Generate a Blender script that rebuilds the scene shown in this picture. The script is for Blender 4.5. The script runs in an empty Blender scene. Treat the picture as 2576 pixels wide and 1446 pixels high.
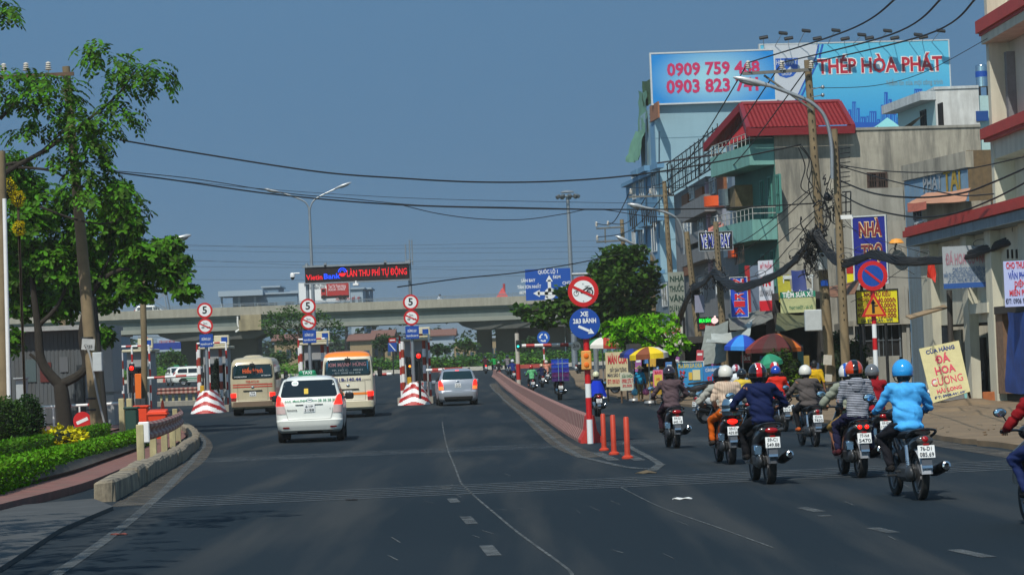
import bpy, bmesh, math, random
from math import sin, cos, pi, radians, atan, sqrt
from mathutils import Vector as V, Matrix as M4, noise
random.seed(7)
S = bpy.context.scene
COL = S.collection
# ---------------------------------------------------------------- camera, sky, sun, exposure
F = 6511.0; ROLL = radians(2.3); CAMZ = 1.7; HOR = 187.0
TH = atan(HOR/F)
cd = bpy.data.cameras.new('camera'); cam = bpy.data.objects.new('camera', cd); COL.objects.link(cam)
cd.sensor_width = 36; cd.lens = F/2576*36; cd.clip_start = .5; cd.clip_end = 6000
_f = V((0, cos(TH), sin(TH))); _u = V((0, -sin(TH), cos(TH))); _x = V((1, 0, 0))
_r = _x*cos(ROLL) - _u*sin(ROLL); _up = _x*sin(ROLL) + _u*cos(ROLL)
cam.matrix_world = M4(((_r.x, _up.x, -_f.x, 0), (_r.y, _up.y, -_f.y, 0), (_r.z, _up.z, -_f.z, CAMZ), (0, 0, 0, 1)))
S.camera = cam
SKYTINT = (1.0, 1.40, 1.30, 1)
SUN_EL, SUN_AZ = radians(52), radians(201)      # azimuth clockwise from +Y
w = bpy.data.worlds.new('World'); S.world = w; w.use_nodes = True
nt = w.node_tree; bg = nt.nodes['Background']
sky = nt.nodes.new('ShaderNodeTexSky'); sky.sky_type = 'NISHITA'; sky.sun_disc = False
sky.sun_elevation = SUN_EL; sky.sun_rotation = SUN_AZ
sky.altitude = 0; sky.air_density = 1.0; sky.dust_density = 1.0; sky.ozone_density = 3.0
_tc = nt.nodes.new('ShaderNodeTexCoord'); _ad = nt.nodes.new('ShaderNodeVectorMath'); _ad.operation = 'ADD'
_ad.inputs[1].default_value = (0, 0, .75)           # a hazier, more even sky: the blue reaches lower down
nt.links.new(_tc.outputs['Generated'], _ad.inputs[0]); nt.links.new(_ad.outputs[0], sky.inputs[0])
_mx = nt.nodes.new('ShaderNodeMix'); _mx.data_type = 'RGBA'; _mx.blend_type = 'MULTIPLY'; _mx.inputs['Factor'].default_value = 1
nt.links.new(sky.outputs[0], _mx.inputs['A']); _mx.inputs['B'].default_value = SKYTINT
nt.links.new(_mx.outputs['Result'], bg.inputs[0]); bg.inputs[1].default_value = 0.12
sl = bpy.data.lights.new('sun', 'SUN'); sl.energy = 4.3; sl.angle = radians(.5); sl.color = (1, .95, .86)
so = bpy.data.objects.new('sun', sl); COL.objects.link(so)
sd = V((sin(SUN_AZ)*cos(SUN_EL), cos(SUN_AZ)*cos(SUN_EL), sin(SUN_EL)))
so.rotation_euler = sd.to_track_quat('Z', 'Y').to_euler(); so.location = (0, 0, 60)
S.view_settings.view_transform = 'Standard'; S.view_settings.look = 'None'
S.view_settings.exposure = 0.0; S.view_settings.gamma = 1
S.cycles.max_bounces = 6; S.cycles.transparent_max_bounces = 8
# ---------------------------------------------------------------- where a photo point lies in the world
def ray(x, y):
 u, v = x - 1288, 723 - y
 a, b = u*cos(ROLL) + v*sin(ROLL), -u*sin(ROLL) + v*cos(ROLL)
 return _x*a + _u*b + _f*F
def P(x, y, Z):
 d = ray(x, y); return V((0, 0, CAMZ)) + d*(Z/d.y)
GZ = [(-50, 0), (40, 0), (60, -.2), (120, -.2), (150, -.05), (232, .75), (330, 1.3), (400, 1.35), (5000, 1.35)]
def gz(Y):
 for (a, p), (b, q) in zip(GZ, GZ[1:]):
  if Y <= b:
   t = max(0, min(1, (Y - a)/(b - a))); t = t*t*(3 - 2*t); return p + (q - p)*t
 return 1.35
def G(x, y, dz=0.0):
 d = ray(x, y); lo, hi = 8.0, 900.0
 for _ in range(50):
  m = (lo + hi)/2
  if CAMZ + d.z*m/d.y > gz(m) + dz: lo = m
  else: hi = m
 p = V((0, 0, CAMZ)) + d*(lo/d.y); p.z = gz(lo) + dz; return p
def on(x, Z, dz=0.0):                       # ground point at picture column x, depth Z
 p = P(x, 910, Z); p.z = gz(Z) + dz; return p
# ---------------------------------------------------------------- materials
def lin(c):
 return tuple((v/12.92 if v <= .04045 else ((v + .055)/1.055) ** 2.4) for v in c)
MATS = {}
def mat(name, c, rough=.6, metal=0, var=0, scale=6, bump=0, spec=.5, emit=0, trans=0, coat=0, streak=0, leaf=0, alpha=1, dirt=None, worn=0):
 if name in MATS: return MATS[name]
 m = bpy.data.materials.new(name); m.use_nodes = True; n = m.node_tree; L = n.links
 b = n.nodes['Principled BSDF']; MATS[name] = m
 c4 = (*lin([v/255 for v in c]), 1)
 b.inputs['Base Color'].default_value = c4
 b.inputs['Roughness'].default_value = rough; b.inputs['Metallic'].default_value = metal
 b.inputs['Specular IOR Level'].default_value = spec
 if coat: b.inputs['Coat Weight'].default_value = coat; b.inputs['Coat Roughness'].default_value = .08
 if emit:
  b.inputs['Emission Color'].default_value = c4; b.inputs['Emission Strength'].default_value = emit
 if trans:
  b.inputs['Transmission Weight'].default_value = trans; b.inputs['IOR'].default_value = 1.1
 if alpha < 1: b.inputs['Alpha'].default_value = alpha
 if var or bump or streak or dirt:
  tc = n.nodes.new('ShaderNodeTexCoord')
  nz = n.nodes.new('ShaderNodeTexNoise'); nz.inputs['Scale'].default_value = scale; nz.inputs['Detail'].default_value = 6; nz.inputs['Roughness'].default_value = .65
  L.new(tc.outputs['Object'], nz.inputs['Vector'])
  last = None
  if var:
   mr = n.nodes.new('ShaderNodeMapRange'); mr.inputs['From Min'].default_value = .3; mr.inputs['From Max'].default_value = .7
   mr.inputs['To Min'].default_value = 1 - var; mr.inputs['To Max'].default_value = 1 + var*.6
   L.new(nz.outputs['Fac'], mr.inputs['Value'])
   mx = n.nodes.new('ShaderNodeMix'); mx.data_type = 'RGBA'; mx.blend_type = 'MULTIPLY'; mx.inputs['Factor'].default_value = 1
   mx.inputs['A'].default_value = c4; L.new(mr.outputs[0], mx.inputs['B']); last = mx.outputs['Result']
  if streak:                                # rain streaks and grime running down a wall
   mp = n.nodes.new('ShaderNodeMapping'); mp.inputs['Scale'].default_value = (1.3, 1.3, .16)
   L.new(tc.outputs['Object'], mp.inputs['Vector'])
   n2 = n.nodes.new('ShaderNodeTexNoise'); n2.inputs['Scale'].default_value = 1.6; n2.inputs['Detail'].default_value = 7; n2.inputs['Roughness'].default_value = .7
   L.new(mp.outputs[0], n2.inputs['Vector'])
   r2 = n.nodes.new('ShaderNodeMapRange'); r2.inputs['From Min'].default_value = .42; r2.inputs['From Max'].default_value = .63
   r2.inputs['To Max'].default_value = streak; L.new(n2.outputs['Fac'], r2.inputs['Value'])
   m2 = n.nodes.new('ShaderNodeMix'); m2.data_type = 'RGBA'
   L.new(r2.outputs[0], m2.inputs['Factor'])
   if last: L.new(last, m2.inputs['A'])
   else: m2.inputs['A'].default_value = c4
   d = dirt or (70, 66, 58)
   m2.inputs['B'].default_value = (*lin([v/255 for v in d]), 1); last = m2.outputs['Result']
  if last: L.new(last, b.inputs['Base Color'])
  if bump:
   bp = n.nodes.new('ShaderNodeBump'); bp.inputs['Strength'].default_value = bump; bp.inputs['Distance'].default_value = .02
   n3 = n.nodes.new('ShaderNodeTexNoise'); n3.inputs['Scale'].default_value = scale*4; n3.inputs['Detail'].default_value = 4
   L.new(tc.outputs['Object'], n3.inputs['Vector'])
   L.new(n3.outputs['Fac'], bp.inputs['Height']); L.new(bp.outputs[0], b.inputs['Normal'])
 if worn:                                      # paint or dust worn through in patches
  tc = n.nodes.new('ShaderNodeTexCoord'); nz = n.nodes.new('ShaderNodeTexNoise'); nz.inputs['Scale'].default_value = 2.2; nz.inputs['Detail'].default_value = 9; nz.inputs['Roughness'].default_value = .72
  L.new(tc.outputs['Object'], nz.inputs['Vector']); r = n.nodes.new('ShaderNodeMapRange'); r.inputs[1].default_value = .5 - worn*.2; r.inputs[2].default_value = .5 + worn*.2; r.inputs[3].default_value = 1; r.inputs[4].default_value = 1 - worn
  L.new(nz.outputs['Fac'], r.inputs[0]); L.new(r.outputs[0], b.inputs['Alpha'])
 if leaf:                                      # every leaf a slightly different green, light shining through
  g = n.nodes.new('ShaderNodeNewGeometry')
  hs = n.nodes.new('ShaderNodeHueSaturation'); hs.inputs['Color'].default_value = c4
  r1 = n.nodes.new('ShaderNodeMapRange'); r1.inputs['To Min'].default_value = 1 - leaf; r1.inputs['To Max'].default_value = 1 + leaf
  L.new(g.outputs['Random Per Island'], r1.inputs['Value']); L.new(r1.outputs[0], hs.inputs['Value'])
  r3 = n.nodes.new('ShaderNodeMapRange'); r3.inputs['To Min'].default_value = .485; r3.inputs['To Max'].default_value = .51
  L.new(g.outputs['Random Per Island'], r3.inputs['Value']); L.new(r3.outputs[0], hs.inputs['Hue'])
  L.new(hs.outputs[0], b.inputs['Base Color'])
  b.inputs['Specular IOR Level'].default_value = .18; b.inputs['Roughness'].default_value = .62
  tr = n.nodes.new('ShaderNodeBsdfTranslucent'); L.new(hs.outputs[0], tr.inputs['Color'])
  ms = n.nodes.new('ShaderNodeMixShader'); ms.inputs[0].default_value = .24
  L.new(b.outputs[0], ms.inputs[1]); L.new(tr.outputs[0], ms.inputs[2])
  L.new(ms.outputs[0], n.nodes['Material Output'].inputs['Surface'])
 return m
# ---------------------------------------------------------------- objects
def tag(o, label=None, cat=None, group=None, kind=None):
 if label: o['label'] = label
 if cat: o['category'] = cat
 if group: o['group'] = group
 if kind: o['kind'] = kind
 return o
def thing(name, label, cat, loc=(0, 0, 0), rz=0.0, group=None, sc=1.0, tilt=None):
 o = bpy.data.objects.new(name, None); COL.objects.link(o)
 m = M4.Translation(V(loc)) @ M4.Rotation(rz, 4, 'Z')
 if tilt: m = m @ M4.Rotation(tilt, 4, 'Y')
 o.matrix_world = m @ M4.Scale(sc, 4); o.empty_display_size = .1
 return tag(o, label, cat, group)
def copytree(o, parent=None):
 c = o.copy(); COL.objects.link(c)
 if parent: c.parent = parent
 for ch in list(o.children): copytree(ch, c)
 return c
TMP = bpy.data.scenes.new('tmp')
def evalmesh(ob):
 TMP.collection.objects.link(ob)
 with bpy.context.temp_override(scene=TMP, view_layer=TMP.view_layers[0]):
  dg = bpy.context.evaluated_depsgraph_get(); dg.update()
 me = bpy.data.meshes.new_from_object(ob.evaluated_get(dg), depsgraph=dg)
 TMP.collection.objects.unlink(ob); bpy.data.objects.remove(ob)
 return me
_tc = {}
def textmesh(s, size, bold, align='CENTER', squeeze=1, space=1):
 k = (s, size, bold, align, squeeze, space)
 if k not in _tc:
  c = bpy.data.curves.new('t', 'FONT'); c.body = s; c.size = size; c.offset = bold; c.align_x = align; c.align_y = 'CENTER'
  c.resolution_u = 2; c.space_character = space; c.space_line = .8
  me = evalmesh(bpy.data.objects.new('t', c))
  _tc[k] = ([(v.co.x*squeeze, v.co.y) for v in me.vertices], [tuple(p.vertices) for p in me.polygons])
  bpy.data.meshes.remove(me); bpy.data.curves.remove(c)
 return _tc[k]
class MB:
 def __init__(s): s.v = []; s.f = []; s.m = []
 def add(s, vs, fs, m=0):
  o = len(s.v); s.v += [tuple(v) for v in vs]
  for f in fs: s.f.append(tuple(i + o for i in f)); s.m.append(m)
  return s
 def poly(s, pts, m=0): return s.add(pts, [tuple(range(len(pts)))], m)
 def box(s, c, d, m=0, R=None, bv=0):
  x, y, z = d[0]/2, d[1]/2, d[2]/2
  if bv:                                   # box with chamfered edges
   q = []
   pts = []
   for sx in (-1, 1):
    for sy in (-1, 1):
     for sz in (-1, 1):
      pts += [(sx*x, sy*(y - bv), sz*(z - bv)), (sx*(x - bv), sy*y, sz*(z - bv)), (sx*(x - bv), sy*(y - bv), sz*z)]
   bm = bmesh.new()
   for p in pts: bm.verts.new(p)
   bmesh.ops.convex_hull(bm, input=bm.verts); bmesh.ops.recalc_face_normals(bm, faces=bm.faces)
   bm.verts.index_update()
   vs = [v.co.copy() for v in bm.verts]; fs = [tuple(v.index for v in f.verts) for f in bm.faces]; bm.free()
  else:
   vs = [V((i*x, j*y, k*z)) for i in (-1, 1) for j in (-1, 1) for k in (-1, 1)]
   fs = [(0, 1, 3, 2), (4, 6, 7, 5), (0, 4, 5, 1), (2, 3, 7, 6), (0, 2, 6, 4), (1, 5, 7, 3)]
  if R: vs = [R @ v for v in vs]
  c = V(c); return s.add([v + c for v in vs], fs, m)
 def tube(s, pts, r, n=8, m=0, cap=True, flat=1.0):
  pts = [V(p) for p in pts]; k = len(pts)
  rs = r if isinstance(r, (list, tuple)) else [r]*k
  prev = None; rings = []
  for i, p in enumerate(pts):
   t = (pts[min(i + 1, k - 1)] - pts[max(i - 1, 0)])
   t = t.normalized() if t.length > 1e-9 else V((0, 0, 1))
   a = prev if prev else (V((0, 0, 1)) if abs(t.z) < .9 else V((1, 0, 0)))
   e1 = (a - t*a.dot(t)); e1 = e1.normalized() if e1.length > 1e-6 else t.orthogonal().normalized()
   e2 = t.cross(e1); prev = e1
   rings.append([p + (e1*cos(2*pi*j/n) + e2*sin(2*pi*j/n)*flat)*rs[i] for j in range(n)])
  vs = [q for g in rings for q in g]
  fs = [(i*n + j, i*n + (j + 1) % n, (i + 1)*n + (j + 1) % n, (i + 1)*n + j) for i in range(k - 1) for j in range(n)]
  if cap: fs += [tuple(reversed(range(n))), tuple((k - 1)*n + j for j in range(n))]
  return s.add(vs, fs, m)
 def ell(s, c, r, m=0, nu=14, nv=9, R=None):
  c = V(c); vs = [V((0, 0, -r[2]))]
  for i in range(1, nv):
   a = -pi/2 + pi*i/nv
   vs += [V((r[0]*cos(a)*cos(2*pi*j/nu), r[1]*cos(a)*sin(2*pi*j/nu), r[2]*sin(a))) for j in range(nu)]
  vs.append(V((0, 0, r[2]))); fs = []
  for j in range(nu):
   k = (j + 1) % nu; fs.append((0, 1 + k, 1 + j)); l = 1 + (nv - 2)*nu; fs.append((l + j, l + k, len(vs) - 1))
   for i in range(nv - 2): fs.append((1 + i*nu + j, 1 + i*nu + k, 1 + (i + 1)*nu + k, 1 + (i + 1)*nu + j))
  if R: vs = [R @ v for v in vs]
  return s.add([v + c for v in vs], fs, m)
 def lathe(s, prof, c=(0, 0, 0), m=0, n=20, R=None, a0=0, a1=2*pi):
  c = V(c); full = abs(a1 - a0 - 2*pi) < 1e-6; q = n if full else n + 1
  vs = [V((r*cos(a0 + (a1 - a0)*j/n), r*sin(a0 + (a1 - a0)*j/n), z)) for r, z in prof for j in range(q)]
  fs = [(i*q + j, i*q + (j + 1) % q, (i + 1)*q + (j + 1) % q, (i + 1)*q + j) for i in range(len(prof) - 1) for j in range(n)]
  if R: vs = [R @ v for v in vs]
  return s.add([v + c for v in vs], fs, m)
 def prism(s, pts, d, m=0):
  pts = [V(p) for p in pts]; d = V(d); n = len(pts)
  s.add(pts + [p + d for p in pts], [tuple(reversed(range(n))), tuple(range(n, 2*n))] + [(j, (j + 1) % n, n + (j + 1) % n, n + j) for j in range(n)], m); return s
 def text(s, t, O, ex, ey, size, m=0, bold=.012, align='CENTER', sq=1, fit=None, off=.004, sp=1):
  O, ex, ey = V(O), V(ex).normalized(), V(ey).normalized(); nn = ex.cross(ey)
  vs, fs = textmesh(t, size, bold*size, align, sq, sp)
  k = 1
  if fit and vs:
   wd = max(v[0] for v in vs) - min(v[0] for v in vs); k = fit/wd
  return s.add([O + ex*(a*k) + ey*b + nn*off for a, b in vs], fs, m)
 def build(s, name, mats, parent=None, smooth=False, w=0, base=None, sharp=40):
  me = bpy.data.meshes.new(name)
  vs = s.v
  if w and parent:
   iv = parent.matrix_world.inverted(); vs = [iv @ V(v) for v in vs]
  if base is not None: vs = [(v[0] - base[0], v[1] - base[1], v[2] - base[2]) for v in vs]
  me.from_pydata(vs, [], s.f)
  if not isinstance(mats, (list, tuple)): mats = [mats]
  for m in mats: me.materials.append(m)
  me.polygons.foreach_set('material_index', s.m)
  bm = bmesh.new(); bm.from_mesh(me); bmesh.ops.recalc_face_normals(bm, faces=bm.faces); bm.to_mesh(me); bm.free()
  if smooth:
   me.polygons.foreach_set('use_smooth', [True]*len(me.polygons))
   me.set_sharp_from_angle(angle=radians(sharp))
  o = bpy.data.objects.new(name, me); COL.objects.link(o)
  if base is not None: o.location = base
  if parent: o.parent = parent
  return o
 def solo(s, name, mats, label, cat, group=None, base=None, smooth=False, kind=None):
  if base is None:
   k = len(s.v); zs = min(v[2] for v in s.v); base = (sum(v[0] for v in s.v)/k, sum(v[1] for v in s.v)/k, zs)
  return tag(s.build(name, mats, None, smooth, base=base), label, cat, group, kind)
def RZ(a): return M4.Rotation(a, 3, 'Z')
def RX(a): return M4.Rotation(a, 3, 'X')
def RY(a): return M4.Rotation(a, 3, 'Y')
def struct(name, mb, m, smooth=False): o = mb.build(name, m, smooth=smooth); o['kind'] = 'structure'; return o
def lerp(a, b, t): return a + (b - a)*t
def curve(pts, n=10):                            # smooth curve through points
 pts = [V(p) for p in pts]; q = [pts[0]] + pts + [pts[-1]]; out = []
 for i in range(1, len(q) - 2):
  a, b, c, d = q[i - 1], q[i], q[i + 1], q[i + 2]
  for j in range(n):
   t = j/n
   out.append(.5*((2*b) + (c - a)*t + (2*a - 5*b + 4*c - d)*t*t + (3*b - a - 3*c + d)*t ** 3))
 return out + [pts[-1]]
# common materials
white = mat('white_paint', (225, 225, 222), .45, var=.08, scale=3)
red = mat('red_paint', (170, 28, 24), .5, var=.12, scale=5)
black = mat('black_plastic', (22, 22, 24), .5)
dark = mat('dark_void', (12, 12, 13), .9)
rubber = mat('tyre_rubber', (24, 24, 25), .85, var=.2, scale=20)
chrome = mat('chrome', (200, 202, 205), .18, metal=1)
steel = mat('galvanised_steel', (150, 156, 160), .45, metal=.6, var=.15, scale=4)
glass = mat('dark_glass', (18, 26, 30), .06, spec=.8)
conc = mat('concrete', (150, 145, 133), .9, var=.22, scale=1.2, streak=.35, bump=.2)
polec = mat('pole_concrete', (128, 112, 84), .9, var=.25, scale=2, streak=.3, bump=.15)
signred = mat('sign_red', (190, 20, 22), .4)
signblue = mat('sign_blue', (14, 66, 150), .4)
signwhite = mat('sign_white', (222, 224, 222), .45)
signblack = mat('sign_black', (16, 16, 18), .5)
wirem = mat('cable_black', (14, 15, 17), .6)
plate = mat('plate_white', (226, 228, 226), .4)
tailred = mat('lamp_red', (150, 8, 10), .2, coat=.5)
litred = mat('lamp_red_lit', (255, 30, 18), .3, emit=2.2)
amber = mat('lamp_amber', (230, 110, 20), .25, coat=.4)
# ================================================================ ground, road, markings, pavements
def asphalt():
 m = bpy.data.materials.new('asphalt'); m.use_nodes = True; n = m.node_tree; L = n.links; b = n.nodes['Principled BSDF']
 b.inputs['Roughness'].default_value = .93; b.inputs['Specular IOR Level'].default_value = .12
 tc = n.nodes.new('ShaderNodeTexCoord')
 def nz(sc, det, mapping=None):
  t = n.nodes.new('ShaderNodeTexNoise'); t.inputs['Scale'].default_value = sc; t.inputs['Detail'].default_value = det
  if mapping:
   mp = n.nodes.new('ShaderNodeMapping'); mp.inputs['Scale'].default_value = mapping
   L.new(tc.outputs['Object'], mp.inputs[0]); L.new(mp.outputs[0], t.inputs[0])
  else: L.new(tc.outputs['Object'], t.inputs[0])
  return t.outputs['Fac']
 def mix(kind, f, a, bb):
  x = n.nodes.new('ShaderNodeMix'); x.data_type = 'RGBA'; x.blend_type = kind
  x.inputs['Factor'].default_value = f if not hasattr(f, 'links') else 1
  if hasattr(f, 'links'): L.new(f, x.inputs['Factor'])
  for s_, q in (('A', a), ('B', bb)):
   if hasattr(q, 'links'): L.new(q, x.inputs[s_])
   else: x.inputs[s_].default_value = q
  return x.outputs['Result']
 def ramp(v, a, b_, lo, hi):
  r = n.nodes.new('ShaderNodeMapRange'); r.inputs[1].default_value = a; r.inputs[2].default_value = b_; r.inputs[3].default_value = lo; r.inputs[4].default_value = hi
  L.new(v, r.inputs[0]); return r.outputs[0]
 base = mix('MIX', ramp(nz(.35, 5, (1, .16, 1)), .35, .65, 0, 1), (.0125, .021, .029, 1), (.018, .0265, .034, 1))
 base = mix('MIX', ramp(nz(.06, 3), .47, .56, 0, .75), base, (.010, .018, .025, 1))          # patched areas
 base = mix('MIX', ramp(nz(1.1, 6, (1, .05, 1)), .48, .66, 0, .75), base, (.042, .046, .047, 1))   # dusty wheel tracks
 base = mix('MULTIPLY', 1, base, ramp(nz(55, 3), .3, .7, .72, 1.25))
 L.new(base, b.inputs['Base Color'])
 bp = n.nodes.new('ShaderNodeBump'); bp.inputs['Strength'].default_value = .3; bp.inputs['Distance'].default_value = .01
 L.new(nz(80, 2), bp.inputs['Height']); L.new(bp.outputs[0], b.inputs['Normal'])
 return m
asph = asphalt()
paint = mat('worn_marking', (88, 92, 92), .8, var=.3, scale=9, worn=.8)
paint2 = mat('faint_marking', (78, 84, 87), .8, var=.3, scale=14, worn=.8)
dust = mat('road_dust', (92, 86, 76), .95, var=.4, scale=3, worn=.95)
seamm = mat('road_seam', (92, 96, 96), .9, worn=.9)
ys = [-30, 0, 15, 25] + [30 + 4*i for i in range(95)] + [450, 600, 900, 1600, 3000]
xs = [-900, -300, -120, -60, -30, -15, -8, 0, 8, 15, 30, 60, 120, 300, 900]
g = MB(); g.add([(x, y, gz(y)) for y in ys for x in xs], [(i*len(xs) + j, i*len(xs) + j + 1, (i + 1)*len(xs) + j + 1, (i + 1)*len(xs) + j) for i in range(len(ys) - 1) for j in range(len(xs) - 1)])
struct('road', g, asph)
def strip(mb, pts, wd, dz=.006, m=0, n=6):
 pts = curve(pts, n) if len(pts) > 2 else [V(pts[0]).lerp(V(pts[1]), t/8) for t in range(9)]
 for i in range(len(pts)): pts[i] = V((pts[i].x, pts[i].y, gz(pts[i].y) + dz))
 L_, R_ = [], []
 for i, p in enumerate(pts):
  t = pts[min(i + 1, len(pts) - 1)] - pts[max(0, i - 1)]; nn = V((t.y, -t.x, 0)).normalized()*(wd/2)
  L_.append(p - nn); R_.append(p + nn)
 k = len(pts); mb.add(L_ + R_, [(i, k + i, k + i + 1, i + 1) for i in range(k - 1)], m)
def gp(*a): return [G(x, y) for x, y in a]
mk = MB()
for i in range(6):                               # rumble stripes across the carriageway
 y = 33.6 + i*.5
 strip(mk, [(-5.0 + .05*i, y, 0), (1, y + .45, 0), (7.6, y + 1.1, 0)], .19)
for i in range(6):
 y = 55.5 + i*.62
 strip(mk, [(-7.6, y - .4, 0), (-3, y, 0), (1.1, y + .5, 0)], .2); strip(mk, [(1.9, y + .5, 0), (5.2, y + .9, 0)], .2)
struct('rumble_stripes', mk, paint2)
mk = MB(); strip(mk, gp((130, 1452), (265, 1358), (372, 1272), (440, 1205), (492, 1145), (512, 1120), (505, 1098), (470, 1072)), .13)
struct('edge_line', mk, paint)
mk = MB()
for a, b in (((1136, 1254), (1146, 1264)), ((1170, 1299), (1188, 1318)), ((1222, 1372), (1244, 1398)), ((1118, 1222), (1125, 1230)), ((2018, 1277), (2062, 1287)), ((2195, 1328), (2248, 1340)), ((2400, 1383), (2488, 1402)), ((2070, 1296), (2080, 1299))):
 strip(mk, gp(a, b), .13)
struct('lane_dashes', mk, paint)
mk = MB()
strip(mk, gp((1112, 1060), (1120, 1105), (1150, 1190), (1175, 1230), (1255, 1300), (1310, 1345), (1420, 1425), (1440, 1450)), .03)
strip(mk, gp((1560, 1225), (1660, 1275), (1800, 1325), (1945, 1378)), .02)
for k in range(26):
 x = random.uniform(900, 2300); y = random.uniform(1190, 1420); strip(mk, gp((x, y), (x + random.uniform(8, 30), y + random.uniform(2, 14))), random.uniform(.006, .02))
struct('road_seam', mk, seamm)
mk = MB()                                       # painted nose at the end of the divider
strip(mk, gp((1232, 968), (1300, 1030), (1400, 1110), (1462, 1150)), .12)
strip(mk, gp((1455, 1148), (1560, 1172), (1645, 1180)), .12); strip(mk, gp((1640, 1184), (1662, 1168)), .16)
strip(mk, gp((1664, 1170), (1600, 1133), (1570, 1112)), .12); strip(mk, gp((1500, 1138), (1545, 1158)), .2); strip(mk, gp((1560, 1138), (1610, 1158)), .2)
strip(mk, gp((1150, 1086), (1240, 1082)), .12)
struct('chevron_marking', mk, paint)
mk = MB()                                       # drifts of sand along the kerb, divider and booths
strip(mk, gp((330, 1272), (420, 1205), (500, 1140), (506, 1112), (480, 1085)), .55, .004)
strip(mk, gp((1240, 965), (1310, 1032), (1400, 1108), (1490, 1150)), .5, .004)
strip(mk, gp((2576, 1150), (2400, 1122), (2250, 1098), (2100, 1080)), .5, .004)
struct('sand_drift', mk, dust)
# pavements
brick = mat('pavement_brick', (122, 80, 72), .9, var=.3, scale=3, streak=.4, dirt=(96, 88, 76))
dirt = mat('dirt_shoulder', (122, 102, 76), .95, var=.35, scale=.8, streak=.3, dirt=(98, 90, 76), bump=.5)
def sheet(name, pts, m, dz, wall=True):          # a raised slab with its own edge
 mb = MB(); q = [V((p.x, p.y, gz(p.y) + dz)) for p in pts]; n = len(q)
 bm = bmesh.new(); vs = [bm.verts.new(p) for p in q]; f = bm.faces.new(vs); bmesh.ops.triangulate(bm, faces=[f])
 bm.verts.index_update(); mb.add(q, [tuple(v.index for v in f.verts) for f in bm.faces]); bm.free()
 if wall: mb.add(q + [p - V((0, 0, dz + .05)) for p in q], [(i, (i + 1) % n, n + (i + 1) % n, n + i) for i in range(n)])
 return struct(name, mb, m)
def dense(pts, n=5): return curve(pts, n)
left_in = dense([G(-160, 1330), G(60, 1275), G(235, 1225), G(330, 1185), G(420, 1140), G(470, 1105), G(465, 1085), G(440, 1068)])
sheet('pavement', left_in + [V((-13.5, 84, 0)), V((-15.5, 110, 0)), V((-60, 110, 0)), V((-60, 30, 0))], brick, .12)
sheet('driveway', [G(-200, 1500), G(0, 1440), G(150, 1340), G(285, 1282), G(235, 1262), G(60, 1278), G(-200, 1345)], mat('driveway_concrete', (64, 66, 66), .95, var=.3, scale=2, bump=.3), .05)
right_edge = dense([G(2900, 1200), G(2576, 1135), G(2400, 1112), G(2200, 1078), G(2000, 1056), G(1800, 1030), G(1650, 1014), G(1560, 1002), G(1500, 985), V((3.8, 150, 0)), V((4.5, 220, 0))], 8)
for i, p in enumerate(right_edge): p.x += .18*noise.noise(V((i*.9, 0, 3)))
sheet('pavement_dirt', right_edge + [V((60, 230, 0)), V((60, 30, 0))], dirt, .09)
# heaps of rubble and sand lying on the dirt shoulder
for k, (x, y, r, h) in enumerate([(2440, 1020, 1.1, .22), (2530, 1040, 1.6, .16), (2385, 1035, .8, .12), (1700, 1005, .9, .12), (2010, 1040, .6, .1)]):
 p = G(x, y, .08); mb = MB(); n = 18
 mb.add([(0, 0, h)] + [(r*t*cos(2*pi*j/n)*(1 + .25*noise.noise(V((j, k, t)))), r*t*sin(2*pi*j/n), h*(1 - t ** 1.6) + (.05*noise.noise(V((j*.8, t*5, k))) if t < 1 else -.03)) for t in (.35, .7, 1) for j in range(n)],
   [(0, 1 + j, 1 + (j + 1) % n) for j in range(n)] + [(1 + i*n + j, 1 + i*n + (j + 1) % n, 1 + (i + 1)*n + (j + 1) % n, 1 + (i + 1)*n + j) for i in range(2) for j in range(n)])
 o = mb.build('sand_heap', dirt, smooth=True, sharp=70); o.location = p; o['kind'] = 'structure'
# the left kerb: a line of separate heavy blocks
kerbm = mat('kerb_block', (150, 138, 116), .92, var=.4, scale=4, streak=.85, dirt=(52, 50, 47), bump=.4)
kp = curve([G(262, 1262), G(330, 1224), G(400, 1184), G(465, 1145), G(488, 1122), G(480, 1098), G(448, 1078)], 14)
acc = [0]
for a, b in zip(kp, kp[1:]): acc.append(acc[-1] + (b - a).length)
def along(path, acc, d):
 for i in range(len(acc) - 1):
  if acc[i + 1] >= d:
   t = (d - acc[i])/max(1e-6, acc[i + 1] - acc[i]); return path[i].lerp(path[i + 1], t), (path[i + 1] - path[i]).normalized()
 return path[-1], (path[-1] - path[-2]).normalized()
nb = int(acc[-1]/2.0)
for i in range(nb):
 a, _ = along(kp, acc, (i + .004)*acc[-1]/nb); b, _ = along(kp, acc, (i + .996)*acc[-1]/nb)
 d = b - a; mb = MB(); mb.box((0, 0, 0), (.3, d.length, .44), 0, None, .035)
 for q in range(len(mb.v)):
  v = V(mb.v[q]); v += V((noise.noise(v*7 + V((i, 0, 0))), noise.noise(v*7 + V((0, i, 9))), noise.noise(v*6 + V((i, 5, 0)))))*.05; mb.v[q] = v
 o = mb.build('kerb_block', kerbm); o.rotation_euler = (0, 0, math.atan2(-d.x, d.y)); m_ = (a + b)/2; o.location = (m_.x, m_.y, gz(m_.y) + .07)
 tag(o, 'chunky worn concrete kerb block edging the pink pavement on the left', 'kerb block', 'kerb blocks edging the left pavement')
# planter edge in front of the hedges
pe = curve([G(-60, 1275), G(0, 1256), G(90, 1232), G(175, 1207), G(265, 1172), G(355, 1138)], 6)
mb = MB(); mb.tube([p + V((0, 0, .19)) for p in pe], .13, 4); mb.solo('planter_edge', mat('planter_concrete', (74, 70, 62), .95, var=.35, scale=3), 'low dark stained planter edge running along the foot of the clipped hedges', 'planter')
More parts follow.
